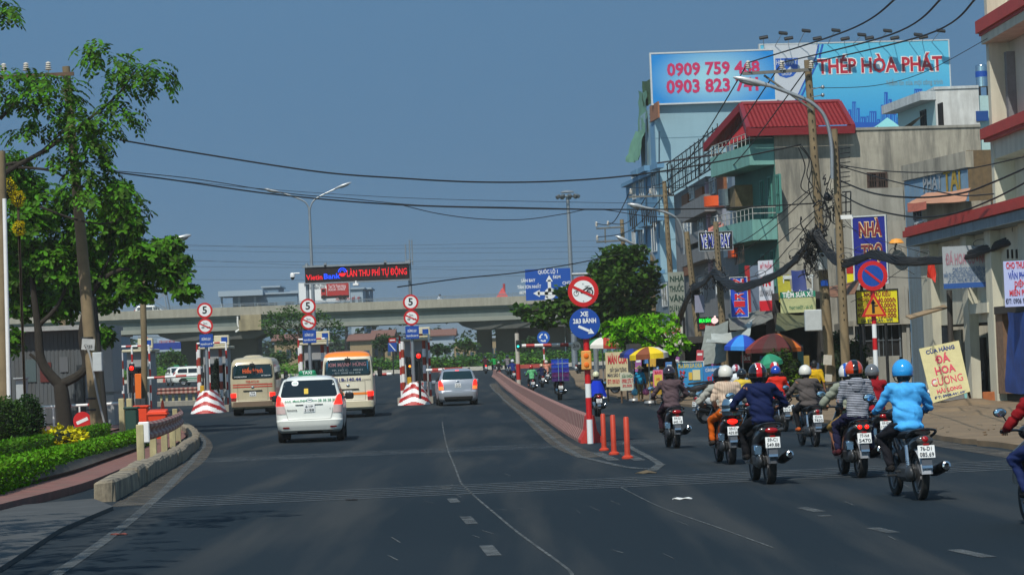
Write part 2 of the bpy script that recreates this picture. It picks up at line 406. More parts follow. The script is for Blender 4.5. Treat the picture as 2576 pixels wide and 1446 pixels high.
# ---------------------------------------------------------------- roundabout island
grassm = mat('ground_cover', (84, 132, 30), .8, leaf=.5)
kr = MB(); cx, cy, rad = -9.5, 352, 78
def ringpt(a, r, dz): x, y = cx + r*sin(a), cy - r*cos(a); return V((x, y, gz(y) + dz))
for i in range(80):
 a0, a1 = -1.0 + i*.025, -1.0 + (i + 1)*.025
 q = [ringpt(a, r, z) for a in (a0, a1) for r, z in ((rad, -.05), (rad - .05, .38), (rad - .5, .4))]
 kr.add(q, [(0, 3, 4, 1), (1, 4, 5, 2)], 1 if i % 5 in (0, 1) else 0)
kr.solo('roundabout_kerb', [mat('kerb_white', (176, 172, 160), .8, var=.25), mat('kerb_red', (165, 62, 50), .8, var=.25)], 'low red and white painted kerb around the planted roundabout', 'kerb')
ri = MB(); ri.add([ringpt(-1.1 + i*.05, rad - .5, .35) for i in range(45)] + [ringpt(-1.1 + i*.05, rad - 40, .5) for i in range(45)], [(i, i + 1, 46 + i, 45 + i) for i in range(44)])
struct('roundabout_lawn', ri, mat('lawn_soil', (70, 82, 36), .95, var=.4))
def leafcards(mb, c, r, n, size, flat=.0, droop=.3, shell=.35, asp=.45, m=0, up=0):
 for _ in range(n):
  d = V((random.gauss(0, 1), random.gauss(0, 1), random.gauss(0, 1))).normalized(); k = random.uniform(shell, 1) ** .6
  p = V((c[0] + d.x*r[0]*k, c[1] + d.y*r[1]*k, c[2] + d.z*r[2]*k))
  a = V((random.gauss(0, 1), random.gauss(0, 1), random.gauss(0, .5) - droop)).normalized() + d*.4; a.normalize()
  nn = V((random.gauss(0, .6), random.gauss(0, .6), 1 + up)); b = a.cross(nn); b = b.normalized() if b.length > .01 else a.orthogonal().normalized()
  s = size*random.uniform(.6, 1.25); l = a*s; wv = b*s*asp; h = a.cross(b)*s*.12
  mb.add([p, p + l*.5 - wv + h, p + l, p + l*.5 + wv + h], [(0, 1, 2), (0, 2, 3)], m)
gc = MB()
for i in range(420):
 a = random.uniform(-.75, .75); p = ringpt(a, rad - random.uniform(1, 9), .4)
 leafcards(gc, p + V((0, 0, .35)), (1.7, 1.6, random.choice((.6, .8, 1.1))), 60, .36, up=.5, shell=.1)
gc.solo('island_plants', grassm, 'low bright green planting covering the roundabout island', 'plants', kind='stuff')
# ================================================================ flyover
fly = thing('flyover', 'long grey concrete flyover on dark piers crossing behind the toll gates', 'flyover', (0, 306, gz(306)))
parm = mat('parapet_concrete', (158, 154, 140), .9, var=.15, scale=.5, streak=.4, dirt=(110, 106, 96))
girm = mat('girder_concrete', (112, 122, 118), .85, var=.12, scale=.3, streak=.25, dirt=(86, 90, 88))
flam = mat('girder_flange', (140, 143, 134), .85, var=.12, scale=.4)
ZT = P(1000, 757, 307).z
XA, XB = -130.0, 90.0
def flyY(x): return 306 + .14*(x + 15)*.5
def flybox(nm, y0, y1, z0, z1, m, x0=XA, x1=XB):
 mb = MB(); mb.prism([(x0, flyY(x0) + y0, z0), (x0, flyY(x0) + y1, z0), (x0, flyY(x0) + y1, z1), (x0, flyY(x0) + y0, z1)], (x1 - x0, flyY(x1) - flyY(x0), 0)); return mb.build(nm, m, fly, w=1)
flybox('parapet', -.35, 0, ZT - 1.0, ZT, parm); flybox('parapet', 12, 12.3, ZT - 1.0, ZT, parm)
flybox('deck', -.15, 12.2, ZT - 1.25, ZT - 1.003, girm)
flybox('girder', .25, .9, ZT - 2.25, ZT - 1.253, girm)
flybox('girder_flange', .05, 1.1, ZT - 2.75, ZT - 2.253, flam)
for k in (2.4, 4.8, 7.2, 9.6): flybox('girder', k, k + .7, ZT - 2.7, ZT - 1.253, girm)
mb = MB()
for i in range(111):
 x = XA + i*2; mb.box((x, flyY(x) - .2, ZT + .17), (.07, .07, .36))
for h in (.36, .2): mb.tube([(XA, flyY(XA) - .2, ZT + h), (XB, flyY(XB) - .2, ZT + h)], .035, 6)
mb.build('railing', steel, fly, w=1)
def pier(x0, x1, zc=None, y=5.0, d=5.5, m=conc):
 a, b = P(x0, 850, 306).x, P(x1, 850, 306).x; mb = MB(); zb = gz(306) - .3; zt = ZT - 2.76
 mb.box(((a + b)/2, flyY(a) + y + d/2, (zb + zt - .8)/2), (b - a, d, zt - .8 - zb), bv=.15)
 mb.prism([(a - 2.2, flyY(a) + .6, zt), (b + 2.2, flyY(a) + .6, zt), (b + 1.8, flyY(a) + .6, zt - .35), (b, flyY(a) + .6, zt - 1.0), (a, flyY(a) + .6, zt - 1.0), (a - 1.8, flyY(a) + .6, zt - .35)], (0, 10.5, 0))
 return mb.build('pier', m, fly, w=1)
pdark = mat('pier_shaded_concrete', (78, 80, 77), .9, var=.2, scale=.5)  # concrete darkened to carry the shade under the deck
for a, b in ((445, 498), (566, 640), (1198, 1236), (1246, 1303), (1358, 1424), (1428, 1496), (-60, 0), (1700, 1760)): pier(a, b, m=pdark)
pier(1288, 1376, y=9, d=1.5, m=pdark)  # extra dark slab added behind the gap to stand for underdeck shade
mb = MB(); a = P(603, 820, 303).x; b = P(655, 820, 303).x       # the joint: a beige crosshead with its drain pipe
mb.box(((a + b)/2, flyY(a) - .45, ZT - 1.9), (b - a, .8, 1.8)); mb.box((a + .3, flyY(a) - .5, ZT - 2.2), (1.0, .7, 1.3)); mb.build('crosshead', mat('crosshead_concrete', (158, 146, 116), .9, var=.2, scale=.6, streak=.3), fly, w=1)
mb = MB(); x = P(600, 820, 303).x; mb.tube(curve([(x - .2, flyY(x) - .5, ZT - 1.1), (x - .2, flyY(x) - .5, ZT - 2.2), (x + .1, flyY(x) - .5, ZT - 2.5), (x - .5, flyY(x) - .5, ZT - 2.95)], 4), .11, 8); mb.build('drain_pipe', white, fly, w=1)
# ================================================================ toll islands
greyp = mat('booth_panel', (146, 148, 148), .55, var=.08, scale=2); creamp = mat('booth_cream', (196, 188, 160), .55, var=.1, scale=3)
def stripes(mb, x, y, z0, z1, r, n, ms=(0, 1), flip=0):
 for i in range(n):
  a, b = z0 + (z1 - z0)*i/n, z0 + (z1 - z0)*(i + 1)/n; mb.tube([(x, y, a), (x, y, b)], r, 10, ms[(i + flip) % 2])
def hstripes(mb, a, b, r, n):
 a, b = V(a), V(b)
 for i in range(n): mb.tube([a.lerp(b, i/n), a.lerp(b, (i + 1)/n)], r, 8, i % 2)
RW = [white, red]; WR = [red, white]
rust = mat('rusty_red_paint', (146, 52, 26), .6, var=.25, scale=6)
def roundsign(mb, c, r, m_rim, m_face, R=None, depth=.03, inner=.76):
 """disc facing -Y: 0 back, rim and face materials"""
 RR = (R or M4.Identity(3)) @ RX(pi/2); n = 40
 mb.lathe([(0, -depth), (r, -depth), (r, 0), (r*inner, .002)], c, m_rim, n, RR); mb.lathe([(r*inner, .002), (0, .003)], c, m_face, n, RR)
def bar2(mb, c, ex, ey, a, b, wd, m, off=.009):      # painted bar between two points of a sign plane
 c, ex, ey = V(c), V(ex), V(ey); nn = ex.cross(ey).normalized(); d = (V((b[0], b[1], 0)) - V((a[0], a[1], 0))).normalized(); q = V((-d.y, d.x, 0))*(wd/2)
 pts = [(a[0] + q.x, a[1] + q.y), (b[0] + q.x, b[1] + q.y), (b[0] - q.x, b[1] - q.y), (a[0] - q.x, a[1] - q.y)]
 mb.poly([c + ex*u + ey*v + nn*off for u, v in pts], m)
EX, EZ = V((1, 0, 0)), V((0, 0, 1))
def flat(mb, c, ex, ey, pts, m, off=.006):
 c = V(c); nn = V(ex).cross(V(ey)).normalized(); mb.poly([c + V(ex)*u + V(ey)*v + nn*off for u, v in pts], m)
def ringmark(mb, c, ex, ey, r0, r1, m, off=.006, a0=0, a1=2*pi, n=24):
 c = V(c); nn = V(ex).cross(V(ey)).normalized(); vs = [c + V(ex)*(r*cos(a0 + (a1 - a0)*i/n)) + V(ey)*(r*sin(a0 + (a1 - a0)*i/n)) + nn*off for i in range(n + 1) for r in (r0, r1)]
 mb.add(vs, [(2*i, 2*i + 1, 2*i + 3, 2*i + 2) for i in range(n)], m)
def toll(xc, where, nose=True, sign=True, booth_label='', Z=125, high=0):
 base = on(xc, Z); bx, by, bz = base
 W = lambda x, y, z: (bx + x, by + y, bz + z)
 if nose:
  mb = MB(); nu, nv = 28, 30
  def np_(u, v):                           # u around the prow, v up
   t = abs(u - .5)*2; sg = -1 if u < .5 else 1
   hw = .80*(1 - .62*v ** 1.1); y = 2.6*t ** 2.2 + .75*v*(1 - t); x = sg*hw*min(1, t*1.9) ** .8
   return W(x, y, 1.12*v - .02)
  mb.add([np_(i/nu, j/nv) for j in range(nv + 1) for i in range(nu + 1)], [])
  for j in range(nv):
   for i in range(nu):
    t = abs((i + .5)/nu - .5)*2; q = 1.12*(j + .5)/nv + .55*t
    mb.f.append((j*(nu + 1) + i, j*(nu + 1) + i + 1, (j + 1)*(nu + 1) + i + 1, (j + 1)*(nu + 1) + i)); mb.m.append(int(q/.21 + 1) % 2)
  top = [np_(i/nu, 1) for i in range(nu + 1)]; mb.poly(top, 1)
  mb.box(W(0, 5.6, .15), (1.75, 6.2, .4), 2)
  mb.solo('island_nose', [white, red, conc], 'red and white chevron concrete nose in front of the %s toll booth' % where, 'barrier', 'chevron noses before the toll booths', base)
  mb = MB(); mb.box(W(-.18, .75, 1.18), (.2, .16, .34), 0, None, .02); mb.tube([W(-.14, .9, 1.3), W(-.14, .9, 1.95)], .04, 8, 1); mb.box(W(-.14, .86, 1.85), (.15, .1, .3), 1, None, .02)
  if high == 2: mb.lathe([(0, 0), (.055, 0)], W(-.14, .8, 1.88), 2, 12, RX(pi/2))
  mb.solo('flasher_post', [mat('yellow_box', (196, 150, 20), .5), black, mat('amber_lit', (255, 130, 20), .4, emit=2.5)], 'yellow box with a short black lamp post on the %s chevron nose' % where, 'warning light', 'yellow boxes on the chevron noses', base)
 for sx in (-.56, .5):
  mb = MB(); stripes(mb, bx + sx, by + 3.0, bz + .3, bz + 3.12, .085, 7, (0, 1), sx > 0)
  mb.solo('striped_post', [white, rust], 'thick red and white post %s of the %s toll booth' % ('left' if sx < 0 else 'right', where), 'post', 'striped posts guarding the toll booths')
 fr = thing('pipe_frame', 'red and white pipe frame standing in front of the %s toll booth' % where, 'pipe frame', W(0, 3.5, .3), group='pipe frames at the toll booths')
 for sx in (-.70, -.12, .74):
  mb = MB(); stripes(mb, bx + sx, by + 3.5, bz + .3, bz + 3.42, .05, 8, (0, 1), sx > -.5); mb.build('upright', RW, fr, w=1)
 mb = MB(); hstripes(mb, W(-.70, 3.5, 3.42), W(.74, 3.5, 3.42), .05, 5); mb.build('crossbar', RW, fr, w=1)
 b = thing('toll_booth', 'narrow grey toll booth on the %s island' % where, 'toll booth', W(.05, 5.5, .3), group='toll booths across the road')
 mb = MB(); mb.box(W(.05, 5.5, .72), (1.1, 2.4, .8)); mb.box(W(.05, 5.5, 2.75), (1.1, 2.4, .8));
 for sx in (-.5, .6): mb.box(W(sx, 5.5, 1.73), (.07, 2.4, 1.3));
 mb.box(W(.05, 6.65, 1.7), (1.0, .07, 1.2)); mb.build('wall', greyp, b, w=1)
 mb = MB(); mb.box(W(.05, 4.42, 1.75), (.98, .03, 1.22)); mb.build('window', glass, b, w=1)
 mb = MB(); mb.box(W(.05, 5.45, 3.2), (1.5, 2.9, .14), 0, None, .03); mb.build('roof', creamp, b, w=1)
 if high:
  mb = MB(); mb.box(W(.05, 4.27, .82), (1.0, .03, .42), 0); mb.text('BÁN VÉ', W(-.28, 4.25, .82), EX, EZ, .2, 1, .02); mb.text('VietinBank', W(.3, 4.25, .9), EX, EZ, .13, 1, .02); mb.text('ĐIỆN TỬ', W(.3, 4.25, .74), EX, EZ, .11, 1, .02)
  mb.build('sign_board', [red, signwhite], b, w=1)
 mb = MB(); mb.box(W(.42, 4.6, 3.55), (.75, .32, .5), 0, None, .03); mb.box(W(.56, 4.425, 3.58), (.3, .02, .25), 1); mb.build('air_conditioner', [creamp, signblue], b, w=1)
 if not sign: return base
 s = thing('speed_limit_signpost', 'signpost with a 5 disc, no trailers disc and blue board on the %s toll island' % where, 'signpost', W(0, 1.6, .3), group='signposts of the toll islands')
 zt = 7.1 if high else 5.3
 mb = MB(); mb.tube([W(0, 1.6, .3), W(0, 1.6, zt)], .085, 10); mb.build('pole', steel, s, w=1)
 mb = MB(); c = V(W(0, 1.42, 5.0)); roundsign(mb, c, .38, 0, 1); mb.text('5', c, EX, EZ, .5, 2, .03); mb.build('speed_disc', [signred, signwhite, signblack], s, w=1)
 mb = MB(); c = V(W(0, 1.42, 4.24)); roundsign(mb, c, .375, 0, 1)
 ringmark(mb, c + V((-.12, 0, -.07)), EX, EZ, .035, .055, 2); bar2(mb, c, EX, EZ, (-.22, -.07), (-.02, -.07), .015, 2); bar2(mb, c, EX, EZ, (-.07, -.02), (-.07, -.1), .015, 2)
 flat(mb, c, EX, EZ, [(.05, -.09), (.24, -.02), (.24, -.07), (.12, -.12)], 2); mb.text('3m', c + V((0, 0, .12)), EX, EZ, .17, 2, .01)
 bar2(mb, c, EX, EZ, (-.27, .13), (.27, -.13), .065, 0, .012); mb.build('no_trailer_disc', [signred, signwhite, signblack], s, w=1)
 mb = MB(); c = V(W(.02, 1.44, 3.52)); mb.box(c, (.66, .03, .63), 0, None, .008); o = c + V((0, -.016, 0)); mb.text('DỪNG LẠI !', o + V((0, 0, .08)), EX, EZ, .17, 1, .02, fit=.44); mb.text('TRẠM KIỂM SOÁT VÉ', o + V((0, 0, -.17)), EX, EZ, .11, 1, .02, fit=.58); mb.build('blue_board', [signblue, signwhite], s, w=1)
 return base
tb0 = toll(511, 'left'); tb1 = toll(774, 'middle', high=1); tb2 = toll(1036, 'right', high=2); tb3 = toll(312, 'far left', nose=False, sign=False)
# red lamp of the far left lane and of the right lane
for (x, y, Z, t) in ((331, 927, 128, 'glowing red lane lamp on a dark post beside the far left booth'), (1053, 896, 124.5, 'small glowing red lane lamp at the right toll booth window')):
 p = P(x, y, Z); q = thing('lane_lamp', t, 'signal lamp', (p.x, p.y, gz(Z) + .3))
 mb = MB(); mb.tube([(p.x, p.y + .1, gz(Z) + .3), (p.x, p.y + .1, p.z + .1)], .06, 8); mb.box((p.x, p.y + .1, p.z), (.26, .18, .5), 0, None, .03); mb.build('post', black, q, w=1)
 mb = MB(); mb.ell((p.x, p.y - .02, p.z + .02), (.11, .08, .11)); mb.build('lens', litred, q, True, True)
# LED gantry sign between the middle and right poles
g = thing('led_gantry_sign', 'black LED message board hung over the lane between two grey poles', 'message board', (tb1.x, tb1.y + 1.6, tb1.z + 6))
x0, x1 = tb1.x - .08, tb2.x - .05; yy = tb1.y + 1.35; z0 = tb1.z + 6.14; z1 = z0 + .74
mb = MB(); mb.box(((x0 + x1)/2, yy + .1, (z0 + z1)/2), (x1 - x0, .2, z1 - z0)); mb.build('board', mat('led_board', (26, 12, 14), .6, var=.1), g, w=1)
mb = MB(); mb.box(((x0 + x1)/2, yy + .1, z1 + .05), (x1 - x0 + .2, .3, .09)); mb.box(((x0 + x1)/2, yy + .1, z0 - .04), (x1 - x0 + .1, .26, .06))
for k in (.2, .78): mb.box((lerp(x0, x1, k), yy + .1, z1 + .1), (.12, .3, .2))
mb.build('frame', steel, g, w=1)
ledr = mat('led_red', (215, 22, 34), .5, emit=.75); ledb = mat('led_blue', (20, 70, 240), .5, emit=1.1)
def ledt(t, f0, f1, zc, size, m, nm):
 mb = MB(); a, b = lerp(x0, x1, f0), lerp(x0, x1, f1); mb.text(t, ((a + b)/2, yy, zc), EX, EZ, size, 0, .018, fit=b - a, off=.008); mb.build(nm, m, g, w=1)
ledt('Vietin', .012, .17, z0 + .25, .36, ledr, 'lit_lettering'); ledt('Bank', .178, .335, z0 + .27, .36, ledb, 'lit_lettering'); ledt('LÀN THU PHÍ TỰ ĐỘNG', .405, .985, z0 + .36, .44, ledr, 'lit_lettering')
mb = MB(); c = V((lerp(x0, x1, .362), yy, z0 + .46)); ringmark(mb, c, EX, EZ, .17, .215, 0, .008, 0, pi); ringmark(mb, c, EX, EZ, .09, .12, 0, .008, -.2, pi + .2); ringmark(mb, c + V((0, 0, -.05)), EX, EZ, .0, .17, 1, .007, pi, 2*pi); mb.build('lit_emblem', [ledb, ledr], g, w=1)
p = P(736, 694, 126); mb = MB(); mb.tube([(p.x + .35, p.y, p.z + .12), (p.x, p.y, p.z + .12)], .03, 8); mb.lathe([(0, .16), (.09, .15), (.12, .06), (.12, -.06)], p, 0, 14); mb.ell(p + V((0, 0, -.07)), (.1, .1, .12), 1)
mb.solo('cctv_camera', [white, black], 'white dome camera on the left end of the LED board', 'camera')
p = P(1000 + 600/2.41 - 250, 0, 1); p = V((lerp(x0, x1, .49), yy - .1, z0 - .18)); mb = MB(); mb.box(p, (.28, .4, .12), 0, None, .02); mb.tube([p, p + V((0, .1, .18))], .03, 8); mb.solo('cctv_camera', white, 'grey box camera under the middle of the LED board', 'camera')
# antenna spikes on the right gantry pole
mb = MB(); t = V((tb2.x, tb2.y + 1.6, tb2.z + 7.1))
for dx in (-.16, .04, .16): mb.tube([t + V((dx, 0, -.3)), t + V((dx, 0, .75 + .2*(dx > 0)))], .03, 6)
mb.box(t + V((0, 0, -.1)), (.4, .08, .06)); mb.solo('antenna_mast', steel, 'three thin antenna rods on top of the right gantry pole', 'antenna')
# small conifer standing on the left island
tr = thing('small_conifer', 'small dark conifer growing on the left toll island', 'tree', (tb0.x + .28, tb0.y + 3.2, tb0.z + .3))
mb = MB(); mb.tube([(0, 0, 0), (.02, 0, 1.2), (0, .03, 2.3)], [.06, .045, .01], 7); mb.build('trunk', mat('bark', (66, 54, 40), .95, var=.3), tr)
mb = MB()
for i in range(16):
 z = .45 + i*.12; leafcards(mb, (0, 0, z), (.52*(1 - z/2.75), .52*(1 - z/2.75), .1), 60, .12, droop=.2, asp=.28)
mb.build('crown', mat('conifer_needles', (30, 48, 30), .8, leaf=.35), tr)
# ---------------------------------------------------------------- toll barrier arms and the orange cabinet
orange = mat('orange_cabinet', (226, 106, 16), .5, var=.06)
def arm(x0, x1, y0, y1, Z, label, n=5):
 a, b = P(x0, y0, Z), P(x1, y1, Z); mb = MB(); hstripes(mb, a, b, .06, n); mb.solo('boom_gate', RW, label, 'boom gate')
p = on(350, 122, .1); cb = thing('barrier_machine', 'tall bright orange barrier machine at the far left toll lane', 'barrier gate', p)
mb = MB(); mb.box((0, 0, 1.35), (.42, .4, 1.2), 0, None, .03); mb.build('cabinet', orange, cb)
mb = MB(); mb.box((0, 0, .4), (.3, .3, .72)); mb.build('base', black, cb)
mb = MB(); hstripes(mb, (.2, -.22, 1.72), (2.75, -.22, 1.78), .06, 5); mb.build('arm', RW, cb)
arm(948, 985, 942, 940, 124, 'short white barrier arm between the cream bus and right toll booth', 3); arm(1072, 1118, 931, 929, 124, 'white barrier arm reaching from the right toll booth to the silver car', 3)
# ---------------------------------------------------------------- guardrails
beamm = mat('guardrail_beam', (168, 138, 122), .6, var=.25, scale=5, streak=.5, dirt=(120, 70, 62)); postm = mat('guardrail_post', (182, 172, 128), .7, var=.2, scale=4, streak=.4)
def guardrail(path, zt, label, posts, ph=.72, endplate=True):
 base = path[0]; gr = thing('guardrail', label, 'guardrail', base)
 sec = [(0, .19), (.06, .14), (.06, .08), (.0, .025), (.0, -.025), (.06, -.08), (.06, -.14), (0, -.19)]
 pts = curve(path, 12); mb = MB(); vs = []
 for i, q in enumerate(pts):
  t = pts[min(i + 1, len(pts) - 1)] - pts[max(i - 1, 0)]; nn = V((t.y, -t.x, 0)).normalized()
  for s_ in (0, .012):
   vs += [q + nn*(o - s_) + V((0, 0, zt + h)) for o, h in sec]
 k = len(sec); fs = []
 for i in range(len(pts) - 1):
  for s_ in (0, 1):
   fs += [(i*2*k + s_*k + j, i*2*k + s_*k + j + 1, (i + 1)*2*k + s_*k + j + 1, (i + 1)*2*k + s_*k + j) for j in range(k - 1)]
 mb.add(vs, fs);
 for i in range(len(fs)): mb.m[i] = (i // 14) // 2 % 2
 mb.build('beam', [beamm, mat('guardrail_red_band', (132, 74, 66), .65, var=.25, scale=6)], gr, w=1)
 for q in posts:
  mb = MB(); i_ = min(range(len(pts)), key=lambda j: (pts[j] - q).length); t = pts[min(i_ + 1, len(pts) - 1)] - pts[max(i_ - 1, 0)]; nn = V((t.y, -t.x, 0)).normalized(); mb.box(q - nn*.1 + V((0, 0, (zt + .1)/2)), (.15, .14, zt + .18), 0, RZ(math.atan2(nn.y, nn.x)), .012); mb.build('post', postm, gr, w=1)
 if endplate:
  q = path[0]; mb = MB(); mb.box(q + V((-.02, -.03, zt - .02)), (.22, .06, .42), 0, None, .02); mb.build('end_plate', white, gr, w=1)
 return gr
gp_ = [G(368, 1163, .12), G(398, 1150, .12), G(425, 1135, .12), G(445, 1122, .12), G(458, 1108, .12), G(450, 1090, .12)]
guardrail(gp_, .62, 'curved striped W-beam guardrail on cream posts at the left kerb', gp_)
fp = [on(x, 150, .25) for x in (362, 395, 428, 462, 496, 530)]
guardrail(fp, .6, 'distant straight W-beam guardrail behind the far left toll lane', [on(x, 150.1, .25) for x in (370, 386, 402, 416, 432, 448, 466, 484)], endplate=False)
mb = MB(); a, b = on(352, 149, 0), on(560, 149, 0); mb.box((a + b)/2 + V((0, 0, .12)), (b.x - a.x, .5, .35), 0, None, .03); mb.solo('median_kerb', conc, 'low concrete kerb under the distant guardrail by the toll lane', 'kerb')
# ================================================================ cars and buses (origin under the rear bumper, heading +Y)
class Body:
 def __init__(s, lv, L_): s.lv = lv; s.L = L_        # level: z, half width, rear y, front y, corner radius, crown
 def at(s, z):
  lv = s.lv
  if z <= lv[0][0]: return lv[0][1:]
  for a, b in zip(lv, lv[1:]):
   if z <= b[0]:
    t = (z - a[0])/(b[0] - a[0]); return tuple(lerp(p, q, t) for p, q in zip(a[1:], b[1:]))
  return lv[-1][1:]
 def ry(s, x, z):
  hw, yr, yf, rc, k = s.at(z); x = min(abs(x), hw); y = yr + k*(x/hw) ** 2
  d = x - (hw - rc)
  return y + (rc - sqrt(max(0, rc*rc - d*d)) if d > 0 else 0)
 def fy(s, x, z):
  hw, yr, yf, rc, k = s.at(z); x = min(abs(x), hw); y = yf - .12*(x/hw) ** 2; r = rc*1.6; d = x - (hw - r)
  return y - (r - sqrt(max(0, r*r - d*d)) if d > 0 else 0)
 def shell(s, mb, m=0, mtop=None, ztop=9, sub=3):
  zs = []
  for a, b in zip(s.lv, s.lv[1:]): zs += [lerp(a[0], b[0], i/sub) for i in range(sub)]
  zs.append(s.lv[-1][0]); xs = [sin(pi/2*i/13) for i in range(-13, 14)]; rings = []
  for z in zs:
   hw = s.at(z)[0]; r = [V((hw*x, s.ry(hw*x, z), z)) for x in xs]; f = [V((hw*x, s.fy(hw*x, z), z)) for x in reversed(xs)]
   sr = [V((hw, lerp(r[-1].y, f[0].y, t/8), z)) for t in range(1, 8)]; sl_ = [V((-hw, lerp(f[-1].y, r[0].y, t/8), z)) for t in range(1, 8)]
   rings.append(r + sr + f + sl_)
  n = len(rings[0]); mb.add([v for g_ in rings for v in g_], [])
  for i in range(len(zs) - 1):
   for j in range(n):
    mb.f.append((i*n + j, i*n + (j + 1) % n, (i + 1)*n + (j + 1) % n, (i + 1)*n + j)); mb.m.append(mtop if mtop is not None and zs[i] >= ztop else m)
  hw, yr, yf, rc, k = s.lv[-1][1:]; top = rings[-1]; c = len(mb.v); mb.v.append((0, (yr + yf)/2, s.lv[-1][0] + .02))
  for j in range(n): mb.f.append(((len(zs) - 1)*n + j, (len(zs) - 1)*n + (j + 1) % n, c)); mb.m.append(mtop if mtop is not None else m)
 def rear(s, mb, rows, m=0, off=.008, n=16):     # patch lying on the tail: rows of (z, x left, x right)
  k = n + 1; vs = []
  for z, a, b in rows:
   for i in range(k): x = lerp(a, b, i/n); vs.append((x, s.ry(x, z) - off, z))
  mb.add(vs, [(i*k + j, i*k + j + 1, (i + 1)*k + j + 1, (i + 1)*k + j) for i in range(len(rows) - 1) for j in range(n)], m)
 def front(s, mb, rows, m=0, off=.008, n=16):
  k = n + 1; vs = []
  for z, a, b in rows:
   for i in range(k): x = lerp(a, b, i/n); vs.append((x, s.fy(x, z) + off, z))
  mb.add(vs, [(i*k + j, i*k + j + 1, (i + 1)*k + j + 1, (i + 1)*k + j) for i in range(len(rows) - 1) for j in range(n)], m)
 def side(s, mb, rows, sx, m=0, off=.006, n=8):
  k = n + 1; vs = []
  for z, a, b in rows:
   for i in range(k): vs.append((sx*(s.at(z)[0] + off), lerp(a, b, i/n), z))
  mb.add(vs, [(i*k + j, i*k + j + 1, (i + 1)*k + j + 1, (i + 1)*k + j) for i in range(len(rows) - 1) for j in range(n)], m)
 def rtext(s, mb, t, x, z, size, m, fit=None, bold=.02, sq=1):
  vs, fs = textmesh(t, size, bold*size, 'CENTER', sq, 1); k = 1
  if fit: k = fit/(max(v[0] for v in vs) - min(v[0] for v in vs))
  mb.add([(x + a*k, s.ry(x + a*k, z + b) - .022, z + b) for a, b in vs], fs, m)
def rrows(z0, z1, w0, w1, r, n=10, xc=0):
 out = []
 for i in range(n + 1):
  t = (1 - cos(pi*i/n))/2; z = lerp(z0, z1, t); d = min(z - z0, z1 - z); ins = r - sqrt(max(0, r*r - (r - d) ** 2)) if d < r else 0
  h = lerp(w0, w1, t) - ins; out.append((z, xc - h, xc + h))
 return out
def wheel(root, x, y, r, wd, rimr, rimm, dual=False):
 w_ = MB(); R = RY(pi/2); h = wd/2
 w_.lathe([(rimr, -h*.8), (r*.93, -h), (r*.985, -h*.75), (r, -h*.3), (r, h*.3), (r*.985, h*.75), (r*.93, h), (rimr, h*.8)], (0, 0, 0), 0, 30, R)
 o = w_.build('tyre', rubber, None, True);
 hub = bpy.data.objects.new('wheel', None); COL.objects.link(hub); hub.empty_display_size = .1; hub.location = (x, y, r); hub.parent = root; o.parent = hub
 q = MB(); sg = 1 if x > 0 else -1
 q.lathe([(rimr, -h*.8), (rimr, h*.8)], (0, 0, 0), 0, 30, R); q.lathe([(rimr, sg*h*.7), (rimr*.8, sg*h*.45), (rimr*.3, sg*h*.6), (0, sg*h*.62)], (0, 0, 0), 0, 30, R)
 for i in range(5):
  a = 2*pi*i/5; q.box((sg*h*.72, rimr*.5*cos(a), rimr*.5*sin(a)), (.02, .06, rimr*.85), 0, RX(-a + pi/2))
 ro = q.build('rim', rimm, hub)
 return hub
def plate_part(root, c, wd, ht, l1, l2, tilt=0, col=None):
 mb = MB(); R = RX(tilt); ex = EX; ey = R @ EZ; c = V(c)
 mb.box(c, (wd, .012, ht), 0, R, .004); o = c + (R @ V((0, -.008, 0)))
 if l2: mb.text(l1, o + ey*ht*.22, ex, ey, ht*.42, 1, .012, fit=wd*(.66 if len(l1) < 6 else .8)); mb.text(l2, o - ey*ht*.24, ex, ey, ht*.46, 1, .012, fit=wd*.84)
 else: mb.text(l1, o, ex, ey, ht*.7, 1, .012, fit=wd*.88)
 return mb.build('number_plate', [plate, mat('plate_ink', (30, 34, 40), .6)], root)
carwhite = mat('car_paint_white', (222, 224, 216), .28, var=.05, scale=2, coat=.5)
carsilver = mat('car_paint_silver', (164, 170, 178), .3, metal=.45, coat=.6)
buspaint = mat('bus_paint_beige', (186, 174, 142), .35, var=.08, scale=1.5, coat=.4, streak=.18, dirt=(120, 108, 86)); buspaint2 = mat('bus_paint_cream', (222, 214, 190), .35, var=.07, scale=1.5, coat=.4, streak=.15, dirt=(140, 126, 100))
undr = mat('underbody', (16, 16, 17), .9); tgreen = mat('taxi_green', (18, 128, 88), .5)
INN = [(.27, .78, .2, 4.35, .2, .05), (.33, .83, .05, 4.45, .22, .05), (.45, .86, 0, 4.5, .22, .05), (.58, .875, -.02, 4.52, .22, .05), (.61, .875, .03, 4.5, .2, .04), (.66, .875, .05, 4.5, .16, .04), (.95, .88, .06, 4.45, .14, .04), (1.0, .88, .07, 4.3, .14, .04), (1.1, .865, .1, 3.65, .14, .04), (1.18, .845, .14, 3.5, .15, .04), (1.5, .745, .33, 2.95, .17, .05), (1.64, .69, .44, 2.7, .2, .06), (1.71, .6, .6, 2.45, .3, .1), (1.745, .42, .85, 2.2, .3, .1)]
